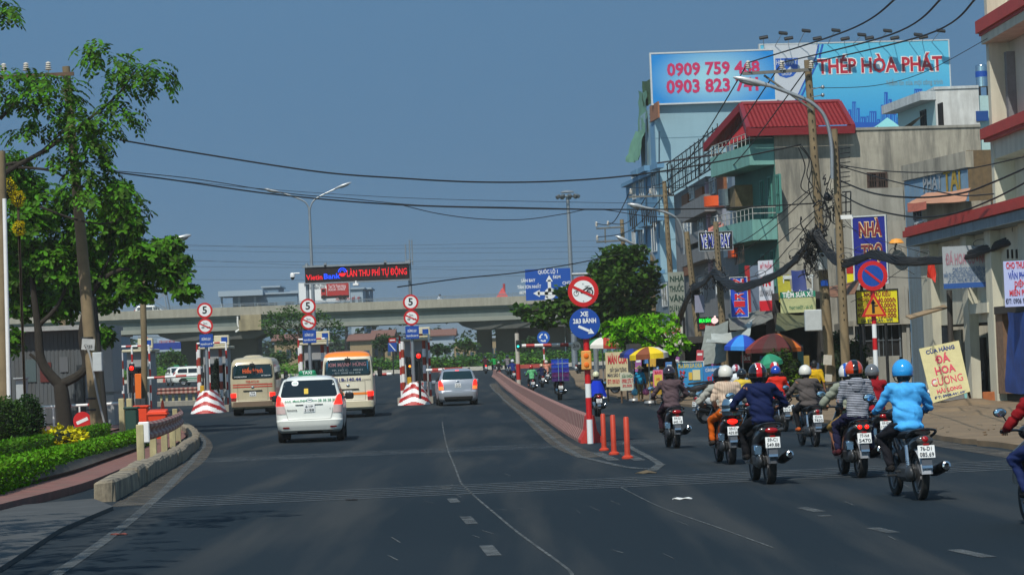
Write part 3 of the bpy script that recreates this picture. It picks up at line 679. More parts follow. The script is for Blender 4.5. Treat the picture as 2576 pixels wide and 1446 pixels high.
def mpv(name, label, loc, rz, group=None, rear_detail=True, green=False, taxi=True, sc=1.0, cat='taxi'):
 t = thing(name, label, cat, loc, rz, group, sc); B = Body(INN, 4.5)
 mb = MB(); B.shell(mb, 0)
 if green:
  for sx in (-1, 1): B.side(mb, [(.3, .9, 3.2), (.5, .85, 3.2), (.72, .8, 3.2)], sx, 1, .004)
 mb.build('body', [carwhite, tgreen], t, True)
 mb = MB(); mb.box((0, 2.3, .33), (1.5, 3.6, .22)); mb.box((0, .8, .3), (1.2, .12, .14)); mb.tube([(.55, 0.05, .3), (.55, .8, .3)], .035, 8); mb.box((-.62, .35, .3), (.2, .03, .3)); mb.box((.62, .35, .3), (.2, .03, .3)); mb.box((0, .35, .34), (.7, .5, .16), 0, None, .04); mb.build('underbody', undr, t)
 for sx in (-1, 1):
  for y in (.98, 3.72):
   wheel(t, sx*.77, y, .325, .2, .2, mat('alloy', (150, 152, 155), .35, metal=.7))
   mb = MB(); B.side(mb, [(.3 + .42*sin(a), y - .42*cos(a), y + .42*cos(a)) for a in [pi/2*i/8 for i in range(8)]], sx, 0, .003); mb.build('wheel_arch', undr, t)
 mb = MB(); B.rear(mb, rrows(1.2, 1.635, .755, .655, .07)); mb.build('rear_window', glass, t, True)
 for sx in (-1, 1):
  mb = MB(); B.side(mb, [(1.16, .55, 1.35), (1.3, .5, 1.35), (1.52, .62, 1.35)], sx); B.side(mb, [(1.14, 1.45, 2.35), (1.53, 1.45, 2.3)], sx); B.side(mb, [(1.14, 2.45, 3.3), (1.3, 2.45, 3.1), (1.53, 2.42, 2.75)], sx); mb.build('side_window', glass, t, True)
  mb = MB(); rows = [(.77, sx*.62, sx*.862), (.98, sx*.645, sx*.872), (1.1, sx*.69, sx*.86), (1.2, sx*.735, sx*.845), (1.25, sx*.79, sx*.825)]
  B.rear(mb, rows[:2], 1, .016); B.rear(mb, rows[1:], 0, .018); mb.build('tail_lamp', [litred if rear_detail else tailred, mat('lamp_clear', (196, 170, 164), .2, coat=.5)], t, True)
  mb = MB(); mb.tube([(sx*.8, 3.0, 1.12), (sx*.93, 2.98, 1.13)], .03, 6); mb.box((sx*1.0, 2.97, 1.16), (.24, .09, .18), 0, None, .035); mb.build('wing_mirror', carwhite if not rear_detail else black, t)
  mb = MB(); mb.tube([(sx*.62, .75, 1.735), (sx*.64, 1.3, 1.765), (sx*.62, 2.3, 1.76)], .025, 6); mb.build('roof_rail', black, t)
  mb = MB(); B.rear(mb, rrows(.385, .425, .09, .09, .02, 6, sx*.62), 0, .01); mb.build('reflector', tailred, t)
 mb = MB(); B.front(mb, rrows(1.16, 1.62, .74, .64, .05), 0); mb.build('windscreen', glass, t, True)
 mb = MB()
 for sx in (-1, 1): B.front(mb, rrows(.72, .9, .17, .2, .05, 8, sx*.62), 1, .012)
 B.front(mb, rrows(.74, .86, .36, .38, .04), 0, .012); B.front(mb, rrows(.36, .5, .55, .58, .05), 2, .01); mb.build('headlight', [chrome, mat('lamp_glass', (190, 195, 198), .15, coat=.5), black], t, True)
 mb = MB(); B.rear(mb, [(1.005, -.36, .36), (1.045, -.35, .35)], 0, .035); B.rear(mb, [(.985, -.36, .36), (1.005, -.36, .36)], 1, .02); mb.build('tailgate_trim', [carwhite, undr], t)
 mb = MB(); B.rear(mb, [(.615, -.56, .56), (.622, -.56, .56)], 0, .012)
 for sx in (-1, 1): B.rear(mb, [(.62, sx*.555, sx*.563), (.8, sx*.605, sx*.613), (1.1, sx*.63, sx*.638)], 0, .012, 1)
 mb.build('panel_gap', undr, t)
 if rear_detail:
  plate_part(t, (0, .04, .9), .3, .2, '61P', '3188')
  for q_, x_, z_, h_, f_ in (('TAXI', -.555, 1.1, .085, .17), ('MaiLINH', -.25, 1.105, .09, .36), ('(0650)', .15, 1.1, .05, .13), ('38 38 38 38', .47, 1.1, .095, .47)):
   mb = MB(); B.rtext(mb, q_, x_, z_, h_, 0, f_); mb.build('lettering', tgreen, t)
  mb = MB()
  for r0, r1, q in ((.075, .055, 1.5),):
   vs = [(.045 + r*q*.75*cos(2*pi*i/24) - .03, B.ry(0, 1.11) - .018, 1.11 + r*.75*sin(2*pi*i/24)) for i in range(24) for r in (r0, r1)]
   mb.add(vs, [(2*i, 2*i + 1, (2*i + 3) % 48, (2*i + 2) % 48) for i in range(24)])
  mb.box((.015, B.ry(0, 1.11) - .016, 1.125), (.07, .01, .02)); mb.build('badge', chrome, t)
  for q_, x_, z_, h_, f_ in (('Innova', -.45, .865, .07, .26), ('G', .55, .88, .05, .03)):
   mb = MB(); B.rtext(mb, q_, x_, z_, h_, 0, f_); mb.build('model_lettering', undr, t)
  mb = MB(); B.rear(mb, rrows(1.5, 1.63, .09, .09, .06, 8, -.36), 0, .014); B.rtext(mb, '314', -.36, 1.56, .06, 1); mb.build('window_sticker', [signwhite, tgreen], t)
  mb = MB(); B.rear(mb, rrows(1.28, 1.42, .055, .055, .01, 6, -.07), 0, .012); mb.build('yellow_card', mat('yellow_card', (205, 170, 30), .6), t)
 if taxi:
  mb = MB(); mb.box((-.06, 1.25, 1.83), (.46, .14, .13), 0, None, .04); mb.text('TAXI', (-.06, 1.175, 1.83), EX, EZ, .12, 1, .02, fit=.26); mb.box((-.06, 1.25, 1.77), (.5, .3, .03), 0); mb.build('roof_sign', [tgreen, signwhite], t)
 return t
def at_ground(x, Z): return on(x, Z)
p = on(775, 68); mpv('taxi', 'white and green taxi van seen from behind, brake lamps lit', (p.x - .02, p.y, p.z), radians(2.4))
# --- buses
COA = [(.32, .93, .12, 6.9, .16, .04), (.4, .97, .02, 6.95, .16, .05), (.62, .985, 0, 7.0, .16, .05), (.66, .985, .03, 7.0, .14, .05), (1.0, .99, .05, 7.0, .14, .05), (1.6, .985, .06, 6.9, .14, .05), (1.68, .98, .075, 6.8, .14, .05), (2.2, .93, .14, 6.5, .17, .06), (2.35, .9, .2, 6.35, .2, .08), (2.47, .84, .3, 6.2, .26, .1), (2.54, .72, .45, 6.0, .3, .12), (2.575, .45, .8, 5.6, .3, .1)]
def bus(name, label, loc, rz, paint_, kind, num, pl1, pl2):
 t = thing(name, label, 'bus', loc, rz, None); B = Body(COA, 7)
 mb = MB(); B.shell(mb, 0, 1 if kind else 0, 2.33); mb.build('body', [paint_, mat('bus_orange', (232, 128, 20), .4, coat=.4)], t, True)
 mb = MB(); mb.box((0, 3.4, .45), (1.6, 6.2, .3)); mb.box((0, 1.45, .36), (1.5, .2, .2)); mb.tube([(-.4, .1, .34), (-.4, 1.2, .34)], .05, 8); mb.box((-.65, .75, .3), (.34, .03, .34)); mb.box((.65, .75, .3), (.34, .03, .34)); mb.build('underbody', undr, t)
 for sx in (-1, 1):
  wheel(t, sx*.78, 1.45, .37, .34, .22, mat('steel_rim', (120, 122, 124), .5, metal=.5)); wheel(t, sx*.84, 5.3, .37, .22, .22, mat('steel_rim', (120, 122, 124)))
 bl = mat('bus_rear_glass', (16, 40, 44), .06, spec=.8)
 mb = MB(); B.rear(mb, rrows(1.62, 2.25, .90, .87, .09), 0, .008); B.rear(mb, rrows(1.66, 2.21, .86, .83, .08), 1, .014); mb.build('rear_window', [undr, bl], t, True)
 for sx in (-1, 1):
  mb = MB()
  for k in range(5): B.side(mb, rrowsY(1.55, 2.2, .55 + k*1.15, 1.6 + k*1.15), sx)
  mb.build('side_window', glass, t, True)
  mb = MB(); xc = sx*.86; B.rear(mb, [(.66, sx*.74, sx*.965), (.82, sx*.74, sx*.972)], 1, .02); B.rear(mb, [(.82, sx*.74, sx*.972), (1.0, sx*.74, sx*.975)], 0, .022); mb.build('tail_lamp', [litred, mat('lamp_red_dim', (120, 24, 18), .25, coat=.4)], t)
  mb = MB(); mb.tube([(sx*.97, 6.3, 1.9), (sx*1.18, 6.45, 1.9)], .025, 6); mb.box((sx*1.2, 6.42, 1.72), (.2, .1, .36), 0, None, .04); mb.build('wing_mirror', black, t)
 mb = MB(); B.rear(mb, [(1.07, -.42, .42), (1.12, -.42, .42)], 0, .03); mb.build('hatch_handle', undr, t)
 plate_part(t, (0, .035, .95), .29, .2, pl1, pl2)
 mb = MB()
 for sx in (-1, 1): B.rear(mb, [(.68, sx*.655, sx*.665), (1.4, sx*.655, sx*.665)], 0, .012, 1)
 B.rear(mb, [(1.4, -.66, .66), (1.408, -.66, .66)], 0, .012); B.rear(mb, [(.675, -.66, .66), (.683, -.66, .66)], 0, .012); mb.build('panel_gap', mat('hatch_line', (90, 82, 66), .8), t)  # thin darker lines round the rear hatch
 mb = MB(); B.rear(mb, [(.40, -.95, .95), (.63, -.97, .97)], 0, .02); mb.build('bumper', mat('bumper_' + ('cream' if kind else 'brown'), (206, 196, 166) if kind else (122, 104, 86), .4, coat=.4), t, True)
 if kind == 0:
  mb = MB()
  for z in (1.27, 1.37): B.rear(mb, [(z - .022, -.975, .975), (z + .022, -.975, .975)], 0, .011)
  B.rtext(mb, num, 0, 1.5, .13, 0, .58, .02); mb.build('red_livery', mat('bus_red', (190, 40, 22), .5), t)
  mb = MB(); B.rtext(mb, 'Hiếu Hạnh', .02, 1.96, .27, 0, .88, .02); mb.build('orange_script', mat('bus_orange_script', (224, 88, 18), .5), t)
  mb = MB(); B.rtext(mb, 'VTP. BÌNH DƯƠNG', -.52, 1.72, .06, 0, .55); B.rtext(mb, 'ĐT 3 824 646', .6, 1.75, .06, 0, .4); mb.build('small_lettering', signwhite, t)
  mb = MB(); mb.lathe([(0, .1), (.3, .09), (.42, .04), (.45, 0)], (.0, 1.4, 2.57), 0, 20); mb.build('roof_vent', paint_, t, True)
 else:
  mb = MB(); B.rear(mb, [(.88, -.985, .985), (.97, -.985, .985)], 0, .011); mb.build('orange_livery', mat('bus_orange', (232, 128, 20)), t)
  mb = MB(); B.rtext(mb, num, .02, 1.47, .17, 0, .98, .025); B.rtext(mb, 'THACO', -.72, 1.45, .06, 1, .34); B.rtext(mb, 'COUNTY', .72, 1.45, .06, 1, .34); mb.build('number_lettering', [mat('navy_letter', (24, 30, 110), .5), undr], t)
  for q_, z_, h_, f_, m_ in (('KIM MẠNH HÙNG', 2.05, .2, 1.45, mat('faded_pink', (140, 92, 98), .6)), ('TP. HỒ CHÍ MINH', 1.84, .09, 1.2, mat('faded_white', (120, 128, 130), .6)), ('ĐT: 0908 222 678', 1.73, .08, 1.0, mat('faded_white', (120, 128, 130)))):
   mb = MB(); B.rtext(mb, q_, 0, z_, h_, 0, f_, .02); mb.build('window_lettering', m_, t)
  mb = MB(); B.rear(mb, [(1.67, -.8, -.72), (2.0, -.8, -.66), (2.2, -.8, -.74)], 0, .012, 3); B.rear(mb, [(1.67, .72, .8), (2.0, .64, .8), (2.2, .74, .8)], 0, .012, 3); mb.build('window_curtain', mat('curtain_blue', (30, 96, 130), .8), t)
 mb = MB(); mb.tube([(.02, .1, 2.36), (.03, -.1, 2.34), (.03, -.16, 2.28)], .015, 6); mb.box((.02, -.16, 2.22), (.22, .06, .16), 0, None, .03); mb.build('rear_view_mirror', black, t)
 mb = MB(); mb.ell((0, B.ry(0, 1.25) - .02, 1.25), (.07, .015, .045)); mb.build('badge', chrome, t, True)
 return t
def rrowsY(z0, z1, y0, y1, r=.06):
 return [(z, lerp(y0, y1, 0) + i_, lerp(y0, y1, 1) - i_) for z, i_ in ((z0, r), (z0 + r*.3, r*.3), (z0 + r, 0), (z1 - r, 0), (z1 - r*.3, r*.3), (z1, r))]
p = on(633, 114); bus('minibus', 'beige minibus with two thin red stripes and orange script in its rear window', p, radians(2.6), buspaint, 0, '72B-012.41', '72B', '012.41')
p = on(873, 100); bus('minibus', 'cream minibus with an orange roof and blue number across its tail', p, radians(2.6), buspaint2, 1, '51B-140.44', '51B', '140.44')
# --- silver car
SUVL = [(.2, .8, .12, 4.4, .2, .05), (.3, .87, .03, 4.48, .22, .05), (.5, .895, 0, 4.52, .22, .06), (.62, .9, .0, 4.52, .2, .06), (.68, .9, .06, 4.5, .18, .05), (.95, .905, .08, 4.4, .16, .05), (1.0, .9, .09, 4.2, .16, .05), (1.1, .885, .12, 3.4, .16, .05), (1.18, .86, .15, 3.25, .17, .05), (1.5, .74, .33, 2.75, .19, .06), (1.6, .69, .42, 2.55, .22, .08), (1.66, .6, .58, 2.3, .3, .1), (1.69, .42, .85, 2.1, .3, .1)]
p = on(1150, 119); t = thing('silver_car', 'silver people carrier waiting right of the toll booths with lit tail lamps', 'car', p, radians(4)); B = Body(SUVL, 4.5)
mb = MB(); B.shell(mb, 0); mb.build('body', carsilver, t, True)
mb = MB(); mb.box((0, 2.3, .32), (1.5, 3.8, .25)); mb.build('underbody', undr, t)
for sx in (-1, 1):
 for y in (.9, 3.6): wheel(t, sx*.8, y, .32, .21, .21, mat('alloy', (150, 152, 155)))
 mb = MB(); B.rear(mb, [(.74, sx*.66, sx*.885), (.9, sx*.68, sx*.893)], 1, .016); B.rear(mb, [(.9, sx*.68, sx*.893), (1.08, sx*.71, sx*.88), (1.17, sx*.76, sx*.85)], 0, .018); mb.build('tail_lamp', [litred, mat('lamp_amber_lit', (240, 120, 60), .3, emit=1)], t, True)
 mb = MB(); mb.tube([(sx*.82, 2.9, 1.05), (sx*.95, 2.88, 1.06)], .03, 6); mb.box((sx*1.0, 2.87, 1.1), (.2, .09, .16), 0, None, .03); mb.build('wing_mirror', carsilver, t)
 mb = MB(); mb.tube([(sx*.6, .75, 1.68), (sx*.62, 1.3, 1.715), (sx*.6, 2.2, 1.7)], .022, 6); mb.build('roof_rail', black, t)
 mb = MB(); B.side(mb, [(1.14, .5, 1.3), (1.5, .62, 1.3)], sx); B.side(mb, [(1.12, 1.4, 2.2), (1.5, 1.4, 2.15)], sx); B.side(mb, [(1.12, 2.3, 3.1), (1.5, 2.25, 2.6)], sx); mb.build('side_window', glass, t, True)
mb = MB(); B.rear(mb, rrows(1.2, 1.58, .72, .63, .06)); mb.build('rear_window', mat('bus_rear_glass', (16, 40, 44)), t, True)
mb = MB(); B.rear(mb, rrows(.19, .42, .6, .68, .05), 0, .012); mb.build('bumper_skirt', undr, t)
mb = MB(); B.rear(mb, [(1.605, -.09, .09), (1.625, -.08, .08)], 0, .02); mb.build('brake_lamp', litred, t)
plate_part(t, (0, .065, .92), .28, .2, '51A', '009.84')
mb = MB(); B.rear(mb, [(.655, -.6, .6), (.662, -.6, .6)], 0, .012)
for sx in (-1, 1): B.rear(mb, [(.66, sx*.6, sx*.608), (1.15, sx*.66, sx*.668)], 0, .012, 1)
mb.build('panel_gap', mat('panel_grey', (60, 62, 66), .7), t)
mb = MB(); mb.ell((0, B.ry(0, 1.1) - .015, 1.1), (.07, .012, .04)); mb.build('badge', chrome, t, True)
# --- white taxis far left and on the flyover
p = on(400, 235); mpv('taxi', 'white taxi van facing the camera beyond the far left toll lane', (p.x + .8, p.y + 4, p.z), radians(196), 'distant white taxis', False)
p = on(432, 232); mpv('taxi', 'white taxi van with a green lower flank seen side-on under the flyover', (p.x, p.y, p.z), radians(-84), 'distant white taxis', False, True)
p = P(323, 780, 305); mpv('taxi', 'white taxi van driving along the top of the flyover', (p.x, p.y + 4, ZT - 1.0), radians(-87), 'distant white taxis', False, True)
# ================================================================ motorbikes and people
def loft(mb, secs, m=0, n=16, p=2.6):            # sections (y, z centre, half width, half height[, x])
 vs = []
 for s_ in secs:
  y, zc, hw, hh = s_[:4]; x0 = s_[4] if len(s_) > 4 else 0
  for j in range(n):
   a = 2*pi*j/n; c, s2 = cos(a), sin(a)
   vs.append((x0 + hw*math.copysign(abs(c) ** (2/p), c), y, zc + hh*math.copysign(abs(s2) ** (2/p), s2)))
 k = len(secs)
 fs = [(i*n + j, i*n + (j + 1) % n, (i + 1)*n + (j + 1) % n, (i + 1)*n + j) for i in range(k - 1) for j in range(n)] + [tuple(range(n)), tuple((k - 1)*n + j for j in range(n))]
 mb.add(vs, fs, m)
bikeblack = mat('bike_black', (20, 21, 24), .3, coat=.5); seatm = mat('seat_vinyl', (24, 24, 26), .55)
engm = mat('engine_metal', (72, 74, 76), .45, metal=.6, var=.3, scale=12)
def paintmat(c): return mat('bike_paint_%d_%d_%d' % c, c, .28, coat=.6)
_bk = {}
def bike(label, loc, rz, sc=1.0, kind='scooter', col=(22, 23, 26), num=None, lit=0, group=None, mirror=True, mud=(60, 62, 66)):
 key = (kind, col, lit, mirror, mud)
 if key in _bk:                               # a copy of the same make, with its own plate
  src = _bk[key]; t = src.copy(); COL.objects.link(t)
  for ch in list(src.children):
   if not ch.name.startswith('number_plate'): copytree(ch, t)
  t.matrix_world = M4.Translation(V(loc)) @ M4.Rotation(rz, 4, 'Z') @ M4.Scale(sc, 4); t['label'] = label
  if group: t['group'] = group
  elif 'group' in t: del t['group']
  bike_plate(t, kind, num); return t
 t = thing('motorbike', label, 'motorbike', loc, rz, group, sc); _bk[key] = t
 pm = paintmat(col); cub = kind == 'cub'
 r = .285 if cub else .262; wd = .075 if cub else .1
 for y, w_ in ((-.62, wd + .015), (.62, wd)):
  h = wheel(t, 0, y, r, w_, r*.72, mat('bike_rim', (120, 122, 126), .35, metal=.7))
 mb = MB()                                     # side panels and tail
 if cub: loft(mb, [(-.86, .73, .055, .05), (-.72, .68, .10, .08), (-.45, .60, .115, .12), (-.15, .52, .10, .14), (.1, .5, .06, .1), (.3, .58, .05, .07), (.46, .74, .05, .06), (.5, .86, .06, .06)])
 else: loft(mb, [(-.88, .74, .09, .05), (-.78, .70, .15, .09), (-.5, .62, .175, .15), (-.2, .54, .165, .2), (.02, .44, .14, .16), (.12, .36, .13, .09)])
 mb.build('body_panels', pm, t, True)
 mb = MB(); loft(mb, [(-.8, .80, .09, .025), (-.7, .79, .125, .035), (-.4, .775, .135, .045), (-.05, .75, .13, .045), (.16, .73, .09, .04), (.2, .72, .05, .02)]); mb.build('seat', seatm, t, True)
 mb = MB(); mb.tube(curve([(-.15, -.62, .74), (-.15, -.84, .8), (-.08, -.93, .83), (.08, -.93, .83), (.15, -.84, .8), (.15, -.62, .74)], 5), .016, 8); mb.build('grab_rail', bikeblack, t, True)
 if not cub:
  mb = MB(); mb.box((0, .3, .3), (.34, .5, .06), 0, None, .02); loft(mb, [(-.15, .3, .2, .05), (.55, .28, .16, .05)]); mb.build('floorboard', bikeblack, t)
 mb = MB()
 if cub:
  for sx in (-1, 1): mb.prism([(sx*.07, .42, .9), (sx*.2, .46, .78), (sx*.22, .42, .45), (sx*.1, .36, .4)], (0, .03, 0))
 else: mb.prism([(-.1, .5, .95), (.1, .5, .95), (.2, .47, .75), (.2, .44, .34), (-.2, .44, .34), (-.2, .47, .75)], (0, .05, 0))
 mb.build('leg_shield', pm, t)
 mb = MB(); mb.tube(curve([(-.34, .34, 1.0), (-.18, .4, 1.01), (0, .44, .98), (.18, .4, 1.01), (.34, .34, 1.0)], 4), .014, 8); mb.ell((0, .47, .98), (.13, .1, .085))
 for sx in (-1, 1): mb.tube([(sx*.25, .375, 1.006), (sx*.36, .332, 1.0)], .02, 8)
 mb.build('handlebar', bikeblack, t, True)
 if mirror:
  for sx in (-1, 1):
   mb = MB(); mb.tube([(sx*.2, .4, 1.01), (sx*.28, .4, 1.12), (sx*.31, .4, 1.17)], .008, 6); mb.ell((sx*.34, .4, 1.2), (.075, .02, .05), 0); mb.ell((sx*.34, .384, 1.2), (.064, .01, .041), 1); mb.build('mirror', [bikeblack, mat('mirror_glass', (170, 205, 225), .05, metal=.9)], t, True)
 mb = MB(); mb.tube([(0, .46, .95), (0, .6, .5)], .03, 8)
 for sx in (-1, 1): mb.tube([(sx*.07, .52, .62), (sx*.07, .63, r)], .02, 8)
 mb.build('front_fork', engm, t)
 for y, a0, a1, nm, mm in ((.62, 30, 150, 'front_mudguard', pm), (-.62, 68, 175, 'rear_mudguard', mat('bike_mud_%d' % mud[0], mud, .4))):
  mb = MB(); pts = []; n = 10
  for i in range(n + 1):
   a = radians(lerp(a0, a1, i/n)); rr = r + .035 + (.05*i/n if y < 0 else 0); wv = (.075 if y > 0 else .085 - .02*i/n)
   for sx, dz in ((-1, -.025), (-.6, 0), (.6, 0), (1, -.025)): q = rr + dz; pts.append((sx*wv, y + q*cos(a), r + q*sin(a)))
  mb.add(pts, [(i*4 + j, i*4 + j + 1, i*4 + 5 + j, i*4 + 4 + j) for i in range(n) for j in range(3)]); mb.build(nm, mm, t, True)
 mb = MB(); mb.box((0, -.96, .47), (.12, .02, .18), 0, RX(-.25)); mb.box((0, -.985, .40), (.13, .02, .045), 1, RX(-.25), .006); mb.build('mud_flap', [mat('flap_grey', (72, 76, 82), .4), chrome], t)
 mb = MB(); mb.tube([(.11, .0, .26), (.15, -.25, .27), (.185, -.5, .32)], .022, 8); mb.tube([(.185, -.45, .31), (.2, -.6, .335), (.215, -.95, .40), (.218, -1.0, .41)], [.045, .062, .062, .05], 12); mb.lathe([(.028, 0), (.05, .0), (.05, .012), (.03, .02)], (.218, -1.0, .41), 1, 14, RX(pi/2 - .15)); mb.build('exhaust', [mat('exhaust_black', (30, 30, 32), .4, metal=.4), chrome], t, True)
 mb = MB(); mb.box((-.06, -.32, .32), (.2, .5, .2), 0, None, .05); mb.box((-.1, -.6, .3), (.09, .3, .13), 0, None, .03); mb.ell((-.15, -.72, .32), (.05, .13, .1), 0)
 if cub: mb.box((.03, .02, .3), (.2, .3, .22), 0, None, .05); mb.tube([(-.24, .05, .27), (.24, .05, .27)], .014, 6); mb.tube([(-.22, -.3, .33), (.22, -.3, .33)], .014, 6)
 mb.build('engine', engm, t, True)
 if not cub:
  mb = MB(); mb.box((-.17, -.6, .47), (.1, .26, .16), 0, None, .03); mb.box((-.17, -.74, .47), (.11, .03, .13), 1, None, .012); mb.build('air_filter', [bikeblack, mat('filter_chrome', (150, 178, 200), .2, metal=.9)], t, True)
 for sx in ((-1, 1) if cub else (-1,)):
  mb = MB(); a, b = V((sx*.125, -.62, .3)), V((sx*.12, -.52, .64)); mb.tube([a, a.lerp(b, .55)], .022, 8, 1); mb.tube([a.lerp(b, .5), b], .03, 8, 0)
  for k in range(7): q = a.lerp(b, .12 + k*.07); mb.tube([q, q + (b - a)*.03], .034, 8, 0)
  mb.build('shock_absorber', [mat('shock_spring_red', (150, 24, 28), .4) if not cub else chrome, chrome], t, True)
 lm = litred if lit else tailred
 mb = MB()
 if cub: mb.ell((0, -.9, .70), (.1, .035, .062), 1); mb.ell((0, -.915, .715), (.045, .03, .04), 0)
 elif lit == 2:
  for sx in (-1, 1): mb.ell((sx*.05, -.905, .735), (.034, .03, .03), 0)
  mb.ell((0, -.89, .735), (.15, .03, .045), 1)
 else:
  mb.ell((0, -.9, .735), (.09, .035, .045), 0)
  for sx in (-1, 1): mb.ell((sx*.115, -.875, .745), (.055, .03, .035), 1)
 mb.build('tail_lamp', [lm, mat('lamp_smoke', (62, 60, 58), .15, coat=.6)], t, True)
 mb = MB(); mb.box((0, -.95, .66), (.07, .02, .022)); mb.build('reflector', tailred, t)
 bike_plate(t, kind, num); return t
def bike_plate(t, kind, num):
 if not num: num = ('59-%s%d' % (random.choice('CFGHKL'), random.randint(1, 9)), '%03d.%02d' % (random.randint(100, 999), random.randint(10, 99)))
 plate_part(t, (0, -.965, .575), .2, .15, num[0], num[1], -.2)
# ---------------------------------------------------------------- people: one remeshed body with clothes and helmet as parts
def cap(mb, a, b, ra, rb):
 a, b = V(a), V(b); d = (b - a).normalized(); k = [(-1, .02), (-.8, .6), (-.5, .86), (0, 1)]
 mb.tube([a + d*ra*u for u, _ in k] + [b - d*rb*u for u, _ in reversed(k)], [ra*max(v, .03) for _, v in k] + [rb*max(v, .03) for _, v in reversed(k)], 12)
def remesh(mb, vox, it=3, fold=0, seed=0, fs=(7, 7, 13)):
 o = mb.build('tmp', white); COL.objects.unlink(o)
 m = o.modifiers.new('r', 'REMESH'); m.mode = 'VOXEL'; m.voxel_size = vox
 s_ = o.modifiers.new('s', 'SMOOTH'); s_.factor = .5; s_.iterations = it
 me0 = o.data; me = evalmesh(o); bpy.data.meshes.remove(me0)
 if fold:
  for v in me.vertices:
   q = V((v.co.x*fs[0] + seed, v.co.y*fs[1], v.co.z*fs[2] + v.co.x*6)); v.co -= v.normal*(fold*(max(0, 1 - 3.2*abs(noise.noise(q*.62))) + .35*noise.noise(q*.35)))
 me.polygons.foreach_set('use_smooth', [True]*len(me.polygons)); return me
def joints(pose):
 J = {}
 ln = pose.get('lean', .06); e = pose.get('elbow', .1); kn = pose.get('knee', .19)
 if pose['k'] == 'ride':
  J.update(pel=(0, -.16, .86), belly=(0, -.14 + ln*.3, .98), chest=(0, -.10 + ln, 1.17), neck=(0, -.06 + ln*1.5, 1.36), head=(0, -.01 + ln*1.7, 1.485))
  for s_, n_ in ((-1, 'l'), (1, 'r')):
   J['sh' + n_] = (s_*.18, -.09 + ln*1.2, 1.30); J['el' + n_] = (s_*(.22 + e), .06, 1.07); J['ha' + n_] = (s_*.305, .33, 1.02)
   J['hi' + n_] = (s_*.095, -.14, .85); J['kn' + n_] = (s_*kn, .27, .72); J['an' + n_] = (s_*pose.get('foot', .17), .12 if pose.get('cub') else .24, .38); J['to' + n_] = (s_*pose.get('foot', .17), .28 if pose.get('cub') else .42, .335)
 elif pose['k'] == 'pillion':
  J.update(pel=(0, -.56, .90), belly=(0, -.55, 1.02), chest=(0, -.53 + ln, 1.21), neck=(0, -.5 + ln*1.5, 1.40), head=(0, -.45 + ln*1.7, 1.525))
  for s_, n_ in ((-1, 'l'), (1, 'r')):
   J['sh' + n_] = (s_*.165, -.53 + ln*1.2, 1.34); J['el' + n_] = (s_*.25, -.5, 1.10); J['ha' + n_] = (s_*.17, -.24, 1.0)
   J['hi' + n_] = (s_*.1, -.52, .88); J['kn' + n_] = (s_*.25, -.15, .75); J['an' + n_] = (s_*.24, -.22, .40); J['to' + n_] = (s_*.25, -.06, .34)
 else:                                         # walking or standing, facing +Y
  st = pose.get('step', .12)
  J.update(pel=(0, 0, .9), belly=(0, .01, 1.03), chest=(0, .01, 1.22), neck=(0, .0, 1.42), head=(0, .03, 1.545))
  for s_, n_ in ((-1, 'l'), (1, 'r')):
   q = st*s_
   J['sh' + n_] = (s_*.17, 0, 1.36); J['el' + n_] = (s_*.25, -.02 - q*.4, 1.1); J['ha' + n_] = (s_*.26, .06 - q*.8, .86)
   J['hi' + n_] = (s_*.09, 0, .88); J['kn' + n_] = (s_*.1, .03 + q*.7, .48); J['an' + n_] = (s_*.1, -.02 + q*1.2, .08 + max(0, -q)*.4); J['to' + n_] = (s_*.12, .13 + q*1.2, .05)
 return {k: V(v) for k, v in J.items()}
_pm = {}
